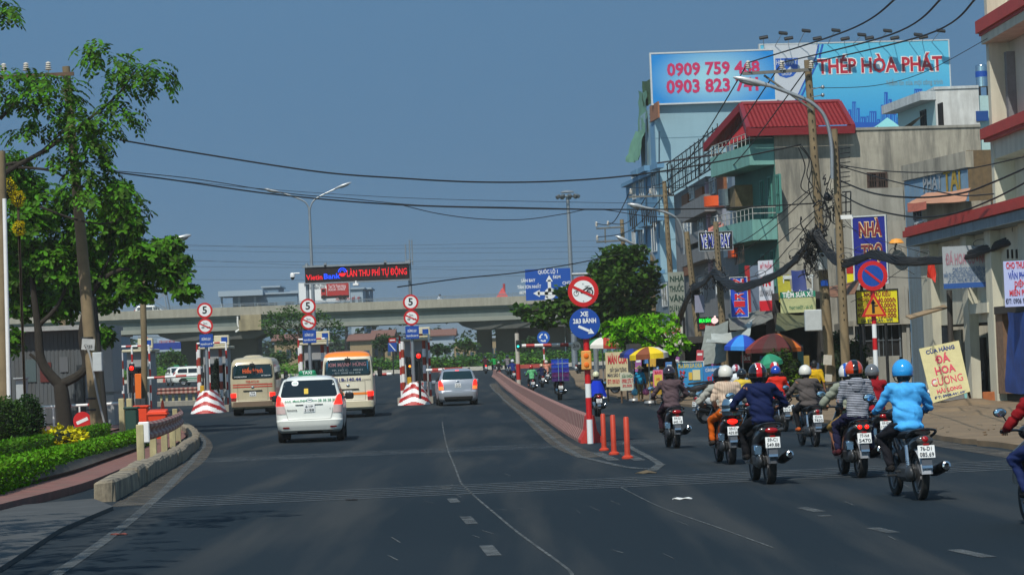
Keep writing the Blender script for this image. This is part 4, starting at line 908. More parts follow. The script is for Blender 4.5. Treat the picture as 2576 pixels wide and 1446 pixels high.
def person_meshes(key, pose, vox):
 if key in _pm: return _pm[key]
 J = joints(pose); g = pose.get('girth', 1)
 H = J['head']; b = MB()                         # bare body
 b.ell(H, (.072, .09, .105)); b.ell(H + V((0, .03, -.06)), (.055, .06, .06)); b.ell(H + V((0, .095, -.015)), (.013, .022, .025))
 for s_ in (-1, 1): b.ell(H + V((s_*.074, -.005, -.01)), (.012, .022, .032))
 cap(b, J['neck'], H + V((0, -.01, -.05)), .055, .052); cap(b, J['pel'] + V((0, .01, 0)), J['chest'], .09, .085); cap(b, J['shl'], J['shr'], .06, .06)
 for n_ in 'lr':
  cap(b, J['sh' + n_], J['el' + n_], .048, .038); cap(b, J['el' + n_], J['ha' + n_], .038, .028)
  cap(b, J['hi' + n_], J['kn' + n_], .075, .055); cap(b, J['kn' + n_], J['an' + n_], .052, .036); cap(b, J['an' + n_], J['to' + n_], .036, .03)
  d = (J['ha' + n_] - J['el' + n_]).normalized(); b.ell(J['ha' + n_] + d*.03, (.04, .045, .024))
 body = remesh(b, min(vox, .018), 2)
 f = MB()                                      # five bent fingers on each hand, closing on what it holds
 for s_, n_ in ((-1, 'l'), (1, 'r')):
  h = J['ha' + n_]; d = (h - J['el' + n_]).normalized(); side = V((s_, 0, 0))
  for k in range(4):
   o = h + d*.055 + side*(.026 - .018*k) ; L_ = (.9, 1, .95, .75)[k] if s_ > 0 else (.75, .95, 1, .9)[k]
   f.tube([o, o + d*.03*L_ + V((0, 0, .004)), o + d*.05*L_ + V((0, 0, -.022)), o + d*.035*L_ + V((0, 0, -.045))], [.0095, .009, .0085, .007], 6)
  o = h - side*.03 + d*.01; f.tube([o, o - side*.02 + d*.03, o - side*.012 + d*.05 + V((0, 0, -.02))], [.012, .011, .008], 6)
 me2 = bpy.data.meshes.new('f'); nv = len(body.vertices)
 vs = [tuple(v.co) for v in body.vertices] + f.v; fs = [tuple(p.vertices) for p in body.polygons] + [tuple(i + nv for i in q) for q in f.f]
 me2.from_pydata(vs, [], fs); me2.polygons.foreach_set('use_smooth', [True]*len(fs)); bpy.data.meshes.remove(body)
 s = MB()                                      # jacket or shirt
 s.ell(J['chest'], (.178*g, .118*g, .2)); s.ell(J['belly'], (.172*g, .132*g, .2)); s.ell(J['pel'] + V((0, 0, -.01)), (.172*g, .145*g, .085)); s.ell(J['chest'] + V((0, -.03, .07)), (.16*g, .1*g, .13))
 cap(s, J['shl'], J['shr'], .078, .078); cap(s, J['chest'] + V((0, 0, .1)), J['neck'] + V((0, 0, .0)), .09, .066)
 sl_ = pose.get('sleeve', 1)
 for n_ in 'lr':
  cap(s, J['sh' + n_], J['el' + n_], .073, .058)
  if sl_: cap(s, J['el' + n_], J['el' + n_].lerp(J['ha' + n_], .9), .058, .042)
 shirt = remesh(s, vox, 3, .021, random.random()*50)
 tr = MB(); tr.ell(J['pel'] + V((0, 0, -.03)), (.16, .135, .08))
 ln_ = pose.get('trouser', 1)
 for n_ in 'lr':
  cap(tr, J['hi' + n_], J['kn' + n_], .093, .072)
  if ln_: cap(tr, J['kn' + n_], J['kn' + n_].lerp(J['an' + n_], .93), .07, .055)
 trou = remesh(tr, vox, 3, .016, random.random()*50)
 shoes = []
 for n_ in 'lr':
  sh = MB(); a, q = J['an' + n_], J['to' + n_]; cap(sh, a + V((0, -.03, -.03)), q, .046, .04)
  shoes.append(remesh(sh, .014, 2))
 _pm[key] = (J, me2, shirt, trou, shoes); return _pm[key]
def mcopy(me, nm, m, root):
 me = me.copy(); me.name = nm; me.materials.clear(); me.materials.append(m); o = bpy.data.objects.new(nm, me); COL.objects.link(o); o.parent = root; return o
skin = mat('skin', (150, 100, 74), .6); hairm = mat('black_hair', (16, 13, 12), .6)
def cloth(c, stripe=0):
 k = 'cloth_%d_%d_%d_%d' % (*c, stripe)
 if k in MATS: return MATS[k]
 m = mat(k, c, .85, var=.12, scale=7, bump=.25, spec=.2)
 if stripe:                                    # woven stripes: 1 fine horizontal, 2 broad faint check
  n = m.node_tree; L = n.links; b = n.nodes['Principled BSDF']; src = b.inputs['Base Color'].links[0].from_socket
  tc = n.nodes.new('ShaderNodeTexCoord'); wv = n.nodes.new('ShaderNodeTexWave'); wv.wave_type = 'BANDS'; wv.bands_direction = 'Z' if stripe != 2 else 'X'
  wv.inputs['Scale'].default_value = 13 if stripe == 1 else 8; wv.inputs['Distortion'].default_value = .3
  L.new(tc.outputs['Object'], wv.inputs['Vector']); r = n.nodes.new('ShaderNodeMapRange'); r.inputs[1].default_value = .42; r.inputs[2].default_value = .58
  if stripe == 2: r.inputs[4].default_value = .35
  L.new(wv.outputs['Fac'], r.inputs[0]); mx = n.nodes.new('ShaderNodeMix'); mx.data_type = 'RGBA'; L.new(r.outputs[0], mx.inputs['Factor']); L.new(src, mx.inputs['A'])
  mx.inputs['B'].default_value = (*lin([v/255 for v in {1: (30, 32, 46), 2: (150, 110, 100), 3: (120, 96, 60)}[stripe]]), 1); L.new(mx.outputs['Result'], b.inputs['Base Color'])
 return m
def hmat(c): return mat('helmet_%d_%d_%d' % c, c, .15, coat=.8)
def helmet_part(root, H, c1, c2=None, mode=0, lean=0, full=False):
 mb = MB(); C = H + V((0, -.012, .022)); nu, nv = 40, 14; R = RX(-lean)
 def pt(i, j):
  a = -0.42 + (pi/2 + .42)*j/nv; if_ = 2*pi*i/nu; q = V((.128*cos(a)*cos(if_), .152*cos(a)*sin(if_), .145*sin(a)));
  if full and q.y < .03 and j < 4: q.z -= .05*(4 - j)/4
  return q
 vs = [C + R @ pt(i, j) for j in range(nv + 1) for i in range(nu)]; o = len(mb.v); mb.v += vs
 for j in range(nv):
  for i in range(nu):
   q = pt(i + .5, j + .5); mm = 0
   if mode == 1: mm = 1 if abs(q.x) < .034 else (2 if abs(q.x) < .042 else 0)
   elif mode == 2: mm = 1 if abs(q.x) < .04 else 0
   elif mode == 3: mm = 1 if .03 < abs(q.x) < .075 else 0
   elif mode == 4: mm = 1 if q.z < -.005 else 0
   mb.f.append((j*nu + i, j*nu + (i + 1) % nu, (j + 1)*nu + (i + 1) % nu, (j + 1)*nu + i)); mb.m.append(mm)
 h = mb.build('helmet', [hmat(c1), hmat(c2 or c1), signwhite], root, True, sharp=60)
 q = MB(); rim = [C + R @ (pt(i, 0)*1.008) for i in range(nu)] ; q.tube(rim + [rim[0]], .008, 6);
 for sx in (-1, 1): q.tube([C + V((sx*.115, .02, -.05)), H + V((sx*.085, .03, -.09)), H + V((0, .06, -.125))], .007, 5)
 q.build('strap', black, h, True)
 q = MB(); q.lathe([(.02, .005), (.07, .0), (.07, -.004)], C + V((0, .14, -.03)), 0, 16, RX(-.25), 0, pi); q.build('visor', black, h)
 q = MB(); q.ell(H + V((0, -.035, -.05)), (.082, .075, .085)); q.build('hair', hairm, root, True); return h
def person(label, loc, rz, sc, pose, shirt, trou=(26, 27, 32), helmet=None, shoes=(30, 28, 28), stripe=0, group=None, vox=.022, name='person', tstripe=0):
 key = tuple(sorted(pose.items())) + (vox,)
 J, body, sm, tm, shm = person_meshes(key, pose, vox)
 t = thing(name, label, 'person', loc, rz, group, sc)
 bd = mcopy(body, 'body', skin, t)
 mcopy(sm, 'jacket', cloth(shirt, stripe), t); mcopy(tm, 'trousers', cloth(trou, tstripe), t); [mcopy(s1, 'shoe', cloth(shoes), t) for s1 in shm]
 if helmet: helmet_part(t, J['head'],*helmet)
 return t, J
HH = 1.64
def fit(x, yb, yt, dz=0.0, h=HH):
 g_ = G(x, yb, dz); s_ = F/g_.y; return g_, max(.8, min(1.12, (yb - yt)/s_/h))
def rider(x, yb, yt, blabel, plabel, rz=4, kind='scooter', col=(22, 23, 26), num=None, lit=0, shirt=(60, 60, 60), trou=(24, 25, 30), helmet=((200, 200, 200),), pose=None, grp=None, stripe=0, shoes=(30, 28, 28), vox=.022, pil=None, dx=0, mud=(60, 62, 66), mirror=True, tstripe=0):
 g_, sc = fit(x, yb, yt, 0, HH if not pil else 1.69); a = radians(rz); d = V((-sin(a), cos(a), 0))
 c = g_ + d*.62*sc; c.z = gz(c.y)
 b = bike(blabel, c, a, sc, kind, col, num, lit, grp and grp[0], mirror, mud)
 ps = dict(k='ride', lean=.06, elbow=.1);
 if kind == 'cub': ps['cub'] = 1
 if pose: ps.update(pose)
 p, J = person(plabel, c, a, sc, ps, shirt, trou, helmet, shoes, stripe, grp and grp[1], vox, tstripe=tstripe)
 return b, p, c, a, sc
NEAR = .016
WT = (206, 204, 196)
# the near pack, right side of the road
rider(2318, 1257, 905, 'black underbone motorbike ridden by the man in the sky blue shirt', 'rider in a sky blue shirt, black trousers and sky blue helmet', 5, 'cub', (24, 24, 27), ('76-D1', '085.69'), 0, (72, 164, 226), (22, 23, 30), ((44, 152, 222),), dict(lean=.03, elbow=.09, girth=1.12, knee=.24), vox=NEAR, mud=(150, 154, 160))
b, p, c, a, sc = rider(2167, 1201, 905, 'black scooter with two lit tail lamps carrying the striped hoodie passenger', 'driver in a grey green jacket and patterned shorts with a white and blue helmet', 4, 'scooter', (26, 25, 27), ('77-N4', '5470'), 2, (132, 138, 124), (140, 112, 62), ((214, 214, 210), (22, 76, 170), 3), dict(lean=.05, elbow=.16, trouser=0, knee=.24), vox=NEAR, pil=1, mud=(128, 130, 134), shoes=(84, 30, 36))
q, J = person('passenger in a navy and white striped hoodie with an orange and black helmet', c, a, sc, dict(k='pillion', lean=.02), (168, 172, 182), (30, 30, 58), ((196, 62, 22), (24, 22, 24), 2), (70, 26, 34), 1, None, NEAR)
mb = MB(); h = J['neck'] + V((0, -.1, -.03)); mb.ell(h, (.13, .075, .07)); mb.ell(h + V((0, -.03, -.07)), (.09, .05, .09)); mb.build('hood', cloth((168, 172, 182), 1), q, True)
rider(2222, 1150, 917, 'dark scooter half hidden in front of the blue shirt rider', 'rider in a dark red shirt with a grey metallic helmet', 4, 'scooter', (30, 28, 30), None, 0, (134, 20, 30), (40, 38, 40), ((96, 98, 100),), dict(lean=.03, elbow=.06), vox=NEAR)
rider(1938, 1217, 914, 'black scooter with chrome air filter under the navy jacket rider', 'rider in a navy jacket and black helmet with a red stripe', 4, 'scooter', (20, 20, 23), ('59-C1', '549.88'), 0, (16, 28, 66), (18, 19, 24), ((18, 18, 20), (196, 24, 26), 1), dict(lean=.04, elbow=.15, girth=1.08, knee=.22), vox=NEAR)
b, p, c, a, sc = rider(1840, 1167, 918, 'dark scooter with a lit red tail lamp and steel canister on its rack', 'driver in a pale grey jacket and black helmet ahead of the cream shirt passenger', 5, 'scooter', (28, 26, 28), ('59-C1', '439.89'), 1, (150, 150, 142), (60, 44, 36), ((24, 23, 25),), dict(lean=.1, elbow=.2), vox=NEAR, pil=1)
person('passenger in a cream checked shirt, orange trousers and white helmet', c, a, sc, dict(k='pillion', lean=.03), (196, 176, 154), (186, 84, 14), ((214, 210, 198),), (52, 44, 40), 2, None, NEAR)
m_ = M4.Translation(c) @ M4.Rotation(a, 4, 'Z') @ M4.Scale(sc, 4)
cn = thing('steel_canister', 'ribbed steel canister strapped on the rack behind the cream shirt passenger', 'canister', m_ @ V((.02, -.84, .84)), a)
mb = MB(); mb.lathe([(0, 0), (.16, 0), (.165, .02), (.165, .05), (.17, .06), (.165, .07), (.165, .13), (.17, .14), (.165, .15), (.155, .2), (.13, .25), (.06, .28), (0, .285)], (0, 0, 0), 0, 28); mb.build('body', mat('polished_steel', (165, 185, 195), .22, metal=.95), cn, True)
mb = MB(); mb.tube(curve([(0, -.172, .0), (0, -.175, .12), (0, -.14, .25), (0, 0, .3), (0, .14, .25), (0, .172, 0)], 4), .014, 6); mb.build('strap', mat('strap_green', (30, 70, 56), .8), cn)
mb = MB()
for z in (.06, .15): mb.tube([(.19*cos(t_*pi/8), .19*sin(t_*pi/8), z) for t_ in range(17)], .008, 6)
mb.build('wire_basket', bikeblack, cn)
rider(1702, 1127, 920, 'black scooter under the maroon shirt rider beside the orange posts', 'rider in a faded maroon long sleeved shirt with a dark visored helmet', 4, 'scooter', (26, 24, 26), ('59-G1', '643.18'), 0, (82, 66, 70), (46, 24, 36), ((42, 28, 36), (24, 24, 26), 4), dict(lean=.04, elbow=.12, girth=1.05), vox=NEAR, mud=(52, 56, 62))
rider(2052, 1123, 917, 'older chrome fendered underbone motorbike under the brown grey jacket rider', 'rider in a loose brown grey jacket, orange sandals and a white helmet', 6, 'cub', (34, 34, 36), ('52-H6', '7830'), 0, (78, 72, 70), (20, 20, 24), ((214, 212, 200),), dict(lean=.05, elbow=.14, girth=1.18), vox=NEAR, shoes=(180, 86, 40), mud=(80, 82, 86))
rider(1975, 1085, 920, 'dark motorbike left of the brown grey jacket rider', 'rider in an orange red jacket and jeans with a blue helmet', 8, 'cub', (30, 32, 44), None, 0, (196, 40, 24), (32, 76, 140), ((20, 62, 160),), dict(lean=.07, elbow=.08))
rider(1968, 1060, 910, 'black scooter between the navy jacket and orange jacket riders', 'rider in a black jacket with a red and white striped helmet', 8, 'scooter', (26, 26, 28), None, 0, (18, 18, 21), (20, 20, 22), ((190, 30, 30), (220, 220, 216), 2), dict(lean=.02, elbow=.12))
rider(1882, 1088, 928, 'dark scooter half hidden ahead of the navy jacket rider', 'rider in a yellow shirt and a plain black helmet', 4, 'scooter', (22, 23, 26), None, 0, (204, 176, 62), (40, 42, 50), ((22, 24, 28),), dict(lean=.04, elbow=.05))
rider(1866, 1060, 917, 'small dark motorbike ahead of the yellow shirt rider', 'rider in a white shirt with a white, blue and red striped helmet', 4, 'cub', (22, 23, 26), None, 0, (206, 212, 216), (36, 44, 66), ((206, 206, 214), (150, 40, 60), 2), dict(lean=.04, elbow=.07))
g_ = G(1818, 1062); bike('white scooter turning across the lane in front of the blue shop boards', g_, radians(-60), .95, 'scooter', (196, 200, 198))
q, J = person('rider in black with a white cap helmet and an orange face mask', g_, radians(-60), .95, dict(k='ride', lean=.06, elbow=.08), (22, 22, 26), (30, 34, 44), (WT, (24, 24, 26), 4))
mb = MB(); mb.ell(J['head'] + V((0, .05, -.04)), (.068, .055, .06)); mb.build('face_mask', cloth((196, 60, 24)), q, True)
# mid distance
b, p, c, a, sc = rider(1507, 1047, 934, 'black scooter beside the striped signpost under the blue poncho rider', 'rider in a billowing royal blue poncho with a cream helmet', 3, 'scooter', (24, 22, 24), ('59-S2', '408.5'), 0, (18, 26, 52), (26, 28, 34), ((206, 204, 168),), dict(lean=.03, elbow=.06, girth=1.05))
mb = MB(); vs = []; n = 26
for i, (zz, rx, ry) in enumerate(((1.3, .14, .1), (1.15, .22, .17), (1.0, .27, .22), (.85, .31, .27), (.74, .33, .3))):
 for j in range(n):
  t_ = 2*pi*j/n; w_ = 1 + .1*sin(j*2.3)*i/4; vs.append((rx*w_*cos(t_), -.16 + ry*w_*sin(t_) - .04*i/4, zz + .05*sin(t_*3)*i/4))
mb.add(vs, [(i*n + j, i*n + (j + 1) % n, (i + 1)*n + (j + 1) % n, (i + 1)*n + j) for i in range(4) for j in range(n)]); mb.build('poncho', cloth((16, 50, 176)), p, True)
b, p, c, a, sc = rider(1411, 1006, 914, 'delivery scooter loaded with a tall stack of blue and purple crates', 'rider with a yellow helmet hidden behind the stacked crates', 3, 'scooter', (28, 30, 30), None, 0, (50, 54, 62), (24, 24, 28), ((198, 160, 30),), None)
m_ = M4.Translation(c) @ M4.Rotation(a, 4, 'Z') @ M4.Scale(sc, 4)
cr0 = None
for k, cl in enumerate(((62, 22, 96), (88, 24, 92), (40, 40, 150), (24, 62, 170), (24, 66, 180))):
 cr = thing('crate', '%s plastic crate %s of the stack on the delivery scooter' % (('dark purple', 'at the bottom'), ('magenta purple', 'second from bottom'), ('violet blue', 'in the middle'), ('royal blue', 'second from top'), ('bright blue', 'at the top'))[k], 'crate', m_ @ V((0, -.82, .84 + k*.2)), a, 'crates on the delivery scooter', sc)
 mb = MB(); mb.box((0, 0, .095), (.74, .5, .17), 0, None, .02); mb.box((0, 0, .175), (.78, .54, .03), 0)
 mb.box((0, 0, .02), (.77, .53, .02), 0)
 for sx in (-.36, -.18, 0, .18, .36): mb.box((sx, -.255, .1), (.03, .02, .14), 0)
 mb.build('shell', mat('crate_%d' % k, cl, .5), cr)
mb = MB()
for sx in (-.09, .09): mb.tube([m_ @ V(v) for v in ((sx, -1.1, .86), (sx, -1.1, 1.86), (sx, -.82, 1.88), (sx, -.5, 1.86))], .014, 5)
mb.solo('crate_strap', mat('strap_pale', (120, 160, 166), .8), 'two pale straps tied over the crates on the delivery scooter', 'strap')
FARG = ('motorbikes in the distance', 'riders in the distance')
def far(x, yb, yt, bl, pl, **k):
 k.setdefault('vox', .03); rider(x, yb, yt, bl, pl, k.pop('rz', 4), **k)
far(1341, 988, 918, 'motorbike with a bright lamp under the light green shirt rider', 'rider in a light green shirt with a red helmet', shirt=(92, 168, 116), helmet=((170, 30, 28),), kind='cub', col=(120, 30, 30))
far(1366, 974, 915, 'motorbike just ahead of the light green shirt rider', 'rider in a dark navy shirt with a cream helmet', shirt=(24, 32, 66), helmet=((200, 170, 140),))
far(1378, 965, 906, 'motorbike carrying the salmon shirt rider', 'rider in a salmon pink shirt with a white helmet', shirt=(196, 132, 112), trou=(100, 84, 58), helmet=((206, 198, 186),), kind='cub')
far(1257, 953, 909, 'dark motorbike by the far end of the divider', 'rider in a black jacket with a pale grey helmet', shirt=(22, 24, 28), helmet=((150, 152, 140),))
far(1293, 961, 904, 'motorbike under the blue shirt rider behind the white gate post', 'rider in a dark blue shirt with a white helmet near the gate post', shirt=(24, 44, 112), helmet=((196, 200, 206),))
far(1279, 943, 893, 'motorbike under the grey shirt rider near the roundabout', 'rider in a grey shirt with a black helmet near the roundabout', shirt=(112, 108, 112), helmet=((30, 34, 42),))
far(1247, 940, 894, 'motorbike under the bright green shirt rider near the roundabout', 'rider in a bright green shirt with a dark helmet', shirt=(26, 140, 62), helmet=((34, 36, 40),), rz=8)
far(1223, 940, 895, 'motorbike with a lit tail lamp leftmost near the roundabout', 'rider in a dark maroon shirt, leftmost near the roundabout', shirt=(62, 26, 40), helmet=((26, 24, 28),), lit=1)
far(1456, 942, 891, 'motorbike waiting right of the striped signpost near the roundabout', 'rider in a teal shirt with a green and red helmet', shirt=(20, 130, 150), helmet=((30, 120, 90), (180, 60, 40), 2), rz=-40)
# right edge of the frame
rider(2684, 1335, 930, 'motorbike cut off by the right edge of the photo', 'rider in a red jacket, black gloves and jeans at the right edge', 6, 'cub', (30, 28, 30), None, 0, (124, 14, 22), (26, 40, 84), ((120, 150, 170),), dict(lean=.06, elbow=.12, knee=.26), vox=NEAR)
# on the flyover
p_ = P(1104, 752, 306.5); q = V((p_.x, 308, ZT - 1.0)); bike('small motorbike riding along the top of the flyover', q, radians(-88), 1.0, 'cub', (24, 26, 30)); person('rider in a white shirt on top of the flyover', q, radians(-88), 1.0, dict(k='ride', lean=.06, elbow=.1, cub=1), (206, 214, 222), (30, 34, 40), ((60, 62, 66),), vox=.03)
# parked motorbikes on the right pavement
for x, y, a_, l_ in ((1520, 990, 70, 'parked motorbike beside the cream notice board left of the market stall'), (1745, 1010, 100, 'parked dark motorbike behind the maroon shirt rider'), (2090, 1020, 95, 'parked motorbike at the foot of the two concrete poles'), (1905, 1012, 85, 'parked motorbike in the shade of the brown parasol')):
 g_ = G(x, y, .09); bike(l_, g_, radians(a_), .95, 'cub', (34, 30, 34))
# walkers
g_, sc = fit(1612, 1010, 922, .09, 1.7); fx = radians(186)
q, J = person('woman in a turquoise jacket, patterned trousers and a conical straw hat', g_, fx, sc, dict(k='walk', step=.1), (20, 128, 168), (128, 110, 70), None, (120, 96, 70), 0, None, .018, tstripe=3)
mb = MB(); n = 28; H = J['head'] + V((0, 0, .06)); mb.lathe([(0, .17), (.02, .165), (.235, 0), (.225, -.008), (.02, .15)], H, 0, n); mb.build('straw_hat', mat('straw', (206, 166, 108), .8, var=.15, scale=20), q)
mb = MB(); mb.ell(J['head'] + V((0, .045, -.045)), (.075, .062, .06)); mb.build('face_mask', cloth((112, 134, 152)), q, True)
mb = MB(); mb.ell(J['head'] + V((0, -.03, -.06)), (.085, .08, .11)); mb.build('hair', hairm, q, True)
m_ = q.matrix_world.copy()
for n_, cl, l_ in (('r', (90, 176, 204), 'pale blue plastic bag hanging from the woman in the straw hat'), ('l', (204, 92, 140), 'pink plastic bag hanging from the woman in the straw hat')):
 h = m_ @ (J['ha' + n_] + V((0, .02, -.03))); mb = MB(); mb.ell(h + V((0, 0, -.3)), (.15, .11, .14), 0, 16, 10); mb.tube([h + V((-.03, 0, -.18)), h, h + V((.03, 0, -.18))], .012, 6)
 for i in range(len(mb.v)): v = V(mb.v[i]); v += V((noise.noise(v*14), noise.noise(v*14 + V((7, 0, 0))), 0))*.025; mb.v[i] = v
 mb.solo('carrier_bag', mat('bag_%d' % cl[0], cl, .35, var=.15, scale=9), l_, 'bag', smooth=True)
g_, sc = fit(2054, 1062, 905, .09, 1.68)
q, J = person('bareheaded man in a yellow shirt standing by the concrete poles', g_, radians(-20), sc, dict(k='walk', step=.03, sleeve=0), (200, 158, 20), (40, 42, 52), None, (40, 36, 34), 0, None, .02)
mb = MB(); mb.ell(J['head'] + V((0, -.015, .03)), (.085, .1, .1)); mb.ell(J['head'] + V((0, -.04, -.02)), (.078, .07, .08)); mb.build('hair', hairm, q, True)
# ================================================================ divider, gates, road signs
base = [G(1489, 1114), G(1425, 1078), G(1355, 1030), G(1298, 990), G(1258, 957), G(1244, 947)]
bp = curve(base, 14); acc = [0]
for a, b in zip(bp, bp[1:]): acc.append(acc[-1] + (b - a).length)
n = int(acc[-1]/3.0); bpink = mat('divider_pink', (164, 132, 122), .85, var=.25, scale=4, streak=.4, dirt=(118, 100, 88)); bred = mat('divider_red', (120, 62, 56), .85, var=.25, scale=5, streak=.3, dirt=(110, 84, 74)); endred = mat('divider_end_red', (186, 44, 36), .7, var=.15)
for i in range(n):
 a, t = along(bp, acc, (i + .006)*acc[-1]/n); b, _ = along(bp, acc, (i + .994)*acc[-1]/n); d = b - a; L_ = d.length; mb = MB()
 prof = [(-.25, -.05), (-.25, .07), (-.13, .28), (-.085, .6), (-.065, .62), (.065, .62), (.085, .6), (.13, .28), (.25, .07), (.25, -.05)]; k = len(prof); ns = 8
 mb.add([(x, L_*j/ns, z) for j in range(ns + 1) for x, z in prof], [])
 for j in range(ns):
  for q in range(k - 1): mb.f.append((j*k + q, j*k + q + 1, (j + 1)*k + q + 1, (j + 1)*k + q)); mb.m.append(1 if i == 0 and j < 3 else (0 if j % 2 else 2))
 mb.f += [tuple(range(k)), tuple(ns*k + q for q in range(k))]; mb.m += [1 if i == 0 else 0, 0]
 o = mb.build('divider_block', [bpink, endred, bred]); o.location = a; o.rotation_euler = (0, 0, math.atan2(-d.x, d.y))
 tag(o, 'red ended block at the near end of the concrete divider' if i == 0 else 'faded pink and red striped concrete block of the long lane divider', 'divider', None if i == 0 else 'blocks of the concrete lane divider')
orp = mat('delineator_orange', (184, 56, 26), .55, var=.2, scale=6)
for (x, yb, yt), l_ in zip(((1520, 1133, 1040), (1545, 1143, 1043), (1579, 1153, 1048)), ('left, thinnest looking', 'middle', 'right')):
 g_ = G(x, yb); h = (yb - yt)*g_.y/F; mb = MB(); mb.lathe([(.0, 0), (.1, 0), (.1, .03), (.055, .06), (.05, .1), (.047, h - .02), (.03, h), (0, h)], (0, 0, 0), 0, 16)
 o = mb.build('delineator_post', orp, smooth=True); o.location = g_; tag(o, 'orange delineator post, %s of the three at the divider end' % l_, 'post', 'orange posts at the divider end')
# big no-motorcycles signpost
Z = 58; b0 = on(1477, Z); sp_ = thing('road_signpost', 'red and white post with a no motorcycles disc above a blue arrow disc', 'signpost', b0)
mb = MB(); px_ = lambda y: P(1474, y, Z).z
zs = [b0.z, px_(1055), px_(1000), px_(965), px_(850), P(1468, 700, Z).z]
for i in range(5): mb.tube([(b0.x, Z, zs[i]), (b0.x, Z, zs[i + 1])], .068, 14, (1, 0, 1, 0, 0)[i])
mb.build('post', [signred, signwhite], sp_, True, True)
def moto_symbol(mb, c, s_, m):                    # side view of a small motorcycle
 ringmark(mb, c + V((-.17*s_, 0, -.02*s_)), EX, EZ, .05*s_, .062*s_, m); ringmark(mb, c + V((.16*s_, 0, 0)), EX, EZ, .055*s_, .085*s_, m); ringmark(mb, c + V((.16*s_, 0, 0)), EX, EZ, .02*s_, .03*s_, m)
 for a, b, w_ in (((-.17, -.02), (-.13, .1), .016), ((-.18, .11), (-.09, .1), .018), ((-.13, .08), (-.02, .03), .03), ((-.06, .0), (.1, 0), .05), ((.0, .05), (.1, .1), .035), ((.06, .1), (.22, .1), .025), ((.1, .1), (.1, .14), .015), ((.04, .14), (.16, .145), .014), ((.1, .02), (.16, 0), .02)):
  bar2(mb, c, EX, EZ, (a[0]*s_, a[1]*s_), (b[0]*s_, b[1]*s_), w_*s_, m, .006)
mb = MB(); c = P(1467, 733, Z - .12); r = 38.5*Z/F; roundsign(mb, c, r, 0, 1, inner=.72); moto_symbol(mb, c + V((.0, -.002, -.02)), r*2.7, 2); bar2(mb, c, EX, EZ, (-r*.66, r*.33), (r*.66, -r*.36), r*.17, 0, .014)
for dz in (.5, -.62): mb.ell(c + V((0, -.01, dz*r)), (.014, .008, .014), 3)
mb.build('no_motorcycle_disc', [signred, signwhite, signblack, steel], sp_, w=1)
mb = MB(); c = P(1471, 814, Z - .12); r = 38.5*Z/F; roundsign(mb, c, r, 0, 0, inner=.97); mb.text('XE', c + V((0, 0, r*.62)), EX, EZ, r*.42, 1, .03, off=.008); mb.text('2&3 BÁNH', c + V((0, 0, r*.17)), EX, EZ, r*.42, 1, .03, fit=r*1.5, off=.008)
bar2(mb, c, EX, EZ, (-.42*r, -.15*r), (.3*r, -.5*r), .17*r, 1, .008); flat(mb, c, EX, EZ, [(.6*r, -.66*r), (.37*r, -.3*r), (.18*r, -.66*r)], 1, .008); mb.build('blue_arrow_disc', [signblue, signwhite], sp_, w=1)
mb = MB(); c = P(1475, 906, Z - .1); mb.box(c, (.23, .1, .43), 0, None, .02)
for dz in (.1, -.1): mb.lathe([(0, .03), (.05, .02), (.06, 0)], c + V((0, -.05, dz)), 1, 16, RX(pi/2))
mb.build('signal_box', [mat('pale_orange', (214, 150, 74), .5), amber], sp_, w=1)
# height gate over the motorbike lane, its round sign and signal
Z = 155; b0 = on(1303, Z); hg = thing('height_gate', 'white height limit gate with a striped crossbar over the motorbike lane', 'height gate', b0)
mb = MB(); zt = P(1300, 838, Z).z; zz = [b0.z, P(1302, 978, Z).z, P(1302, 955, Z).z, P(1302, 915, Z).z, zt]
for i in range(4): mb.tube([(b0.x, Z, zz[i]), (b0.x, Z, zz[i + 1])], .13, 10, (1, 0, 1, 0)[i])
mb.build('post', [mat('gate_white', (186, 180, 168), .7, var=.2), red], hg, w=1)
mb = MB(); hstripes(mb, P(1302, 870, Z), P(1452, 866, Z), .1, 7); mb.build('crossbar', RW, hg, w=1)
mb = MB(); c = P(1449, 870, Z - .2); roundsign(mb, c, .28, 0, 0, inner=.9); mb.text('2m', c, EX, EZ, .3, 1, .02); mb.build('height_disc', [signwhite, signblack], hg, w=1)
mb = MB(); c = P(1304, 866, Z - .2); mb.box(c, (.3, .14, .5), 0, None, .03); mb.ell(c + V((-.02, -.08, -.12)), (.07, .03, .07), 1); mb.solo('signal_lamp', [black, mat('lit_green', (40, 220, 190), .4, emit=2)], 'small dark signal box with a lit green lamp on the height gate post', 'signal lamp')
# roundabout sign
Z = 236; b0 = on(1370, Z); rs = thing('roundabout_sign', 'blue round sign with three white arrows at the roundabout', 'road sign', b0); c = P(1367, 849, Z - .1)
mb = MB()
for i in range(6): mb.tube([(c.x, Z, lerp(b0.z, c.z, i/6)), (c.x, Z, lerp(b0.z, c.z, (i + 1)/6))], .08, 8, i % 2)
mb.build('post', RW, rs, w=1)
mb = MB(); r = .58; roundsign(mb, c, r, 0, 0, inner=.96)
for k in range(3):
 a0 = radians(100 + 120*k); ringmark(mb, c, EX, EZ, r*.45, r*.65, 1, .01, a0, a0 + 1.2, 10); a1 = a0 + 1.2; p1 = lambda rr, aa: (rr*cos(aa), rr*sin(aa)); flat(mb, c, EX, EZ, [p1(r*.32, a1), p1(r*.78, a1), p1(r*.58, a1 + .45)], 1, .01)
mb.build('disc', [mat('sign_bright_blue', (10, 84, 176), .4), signwhite], rs, w=1)
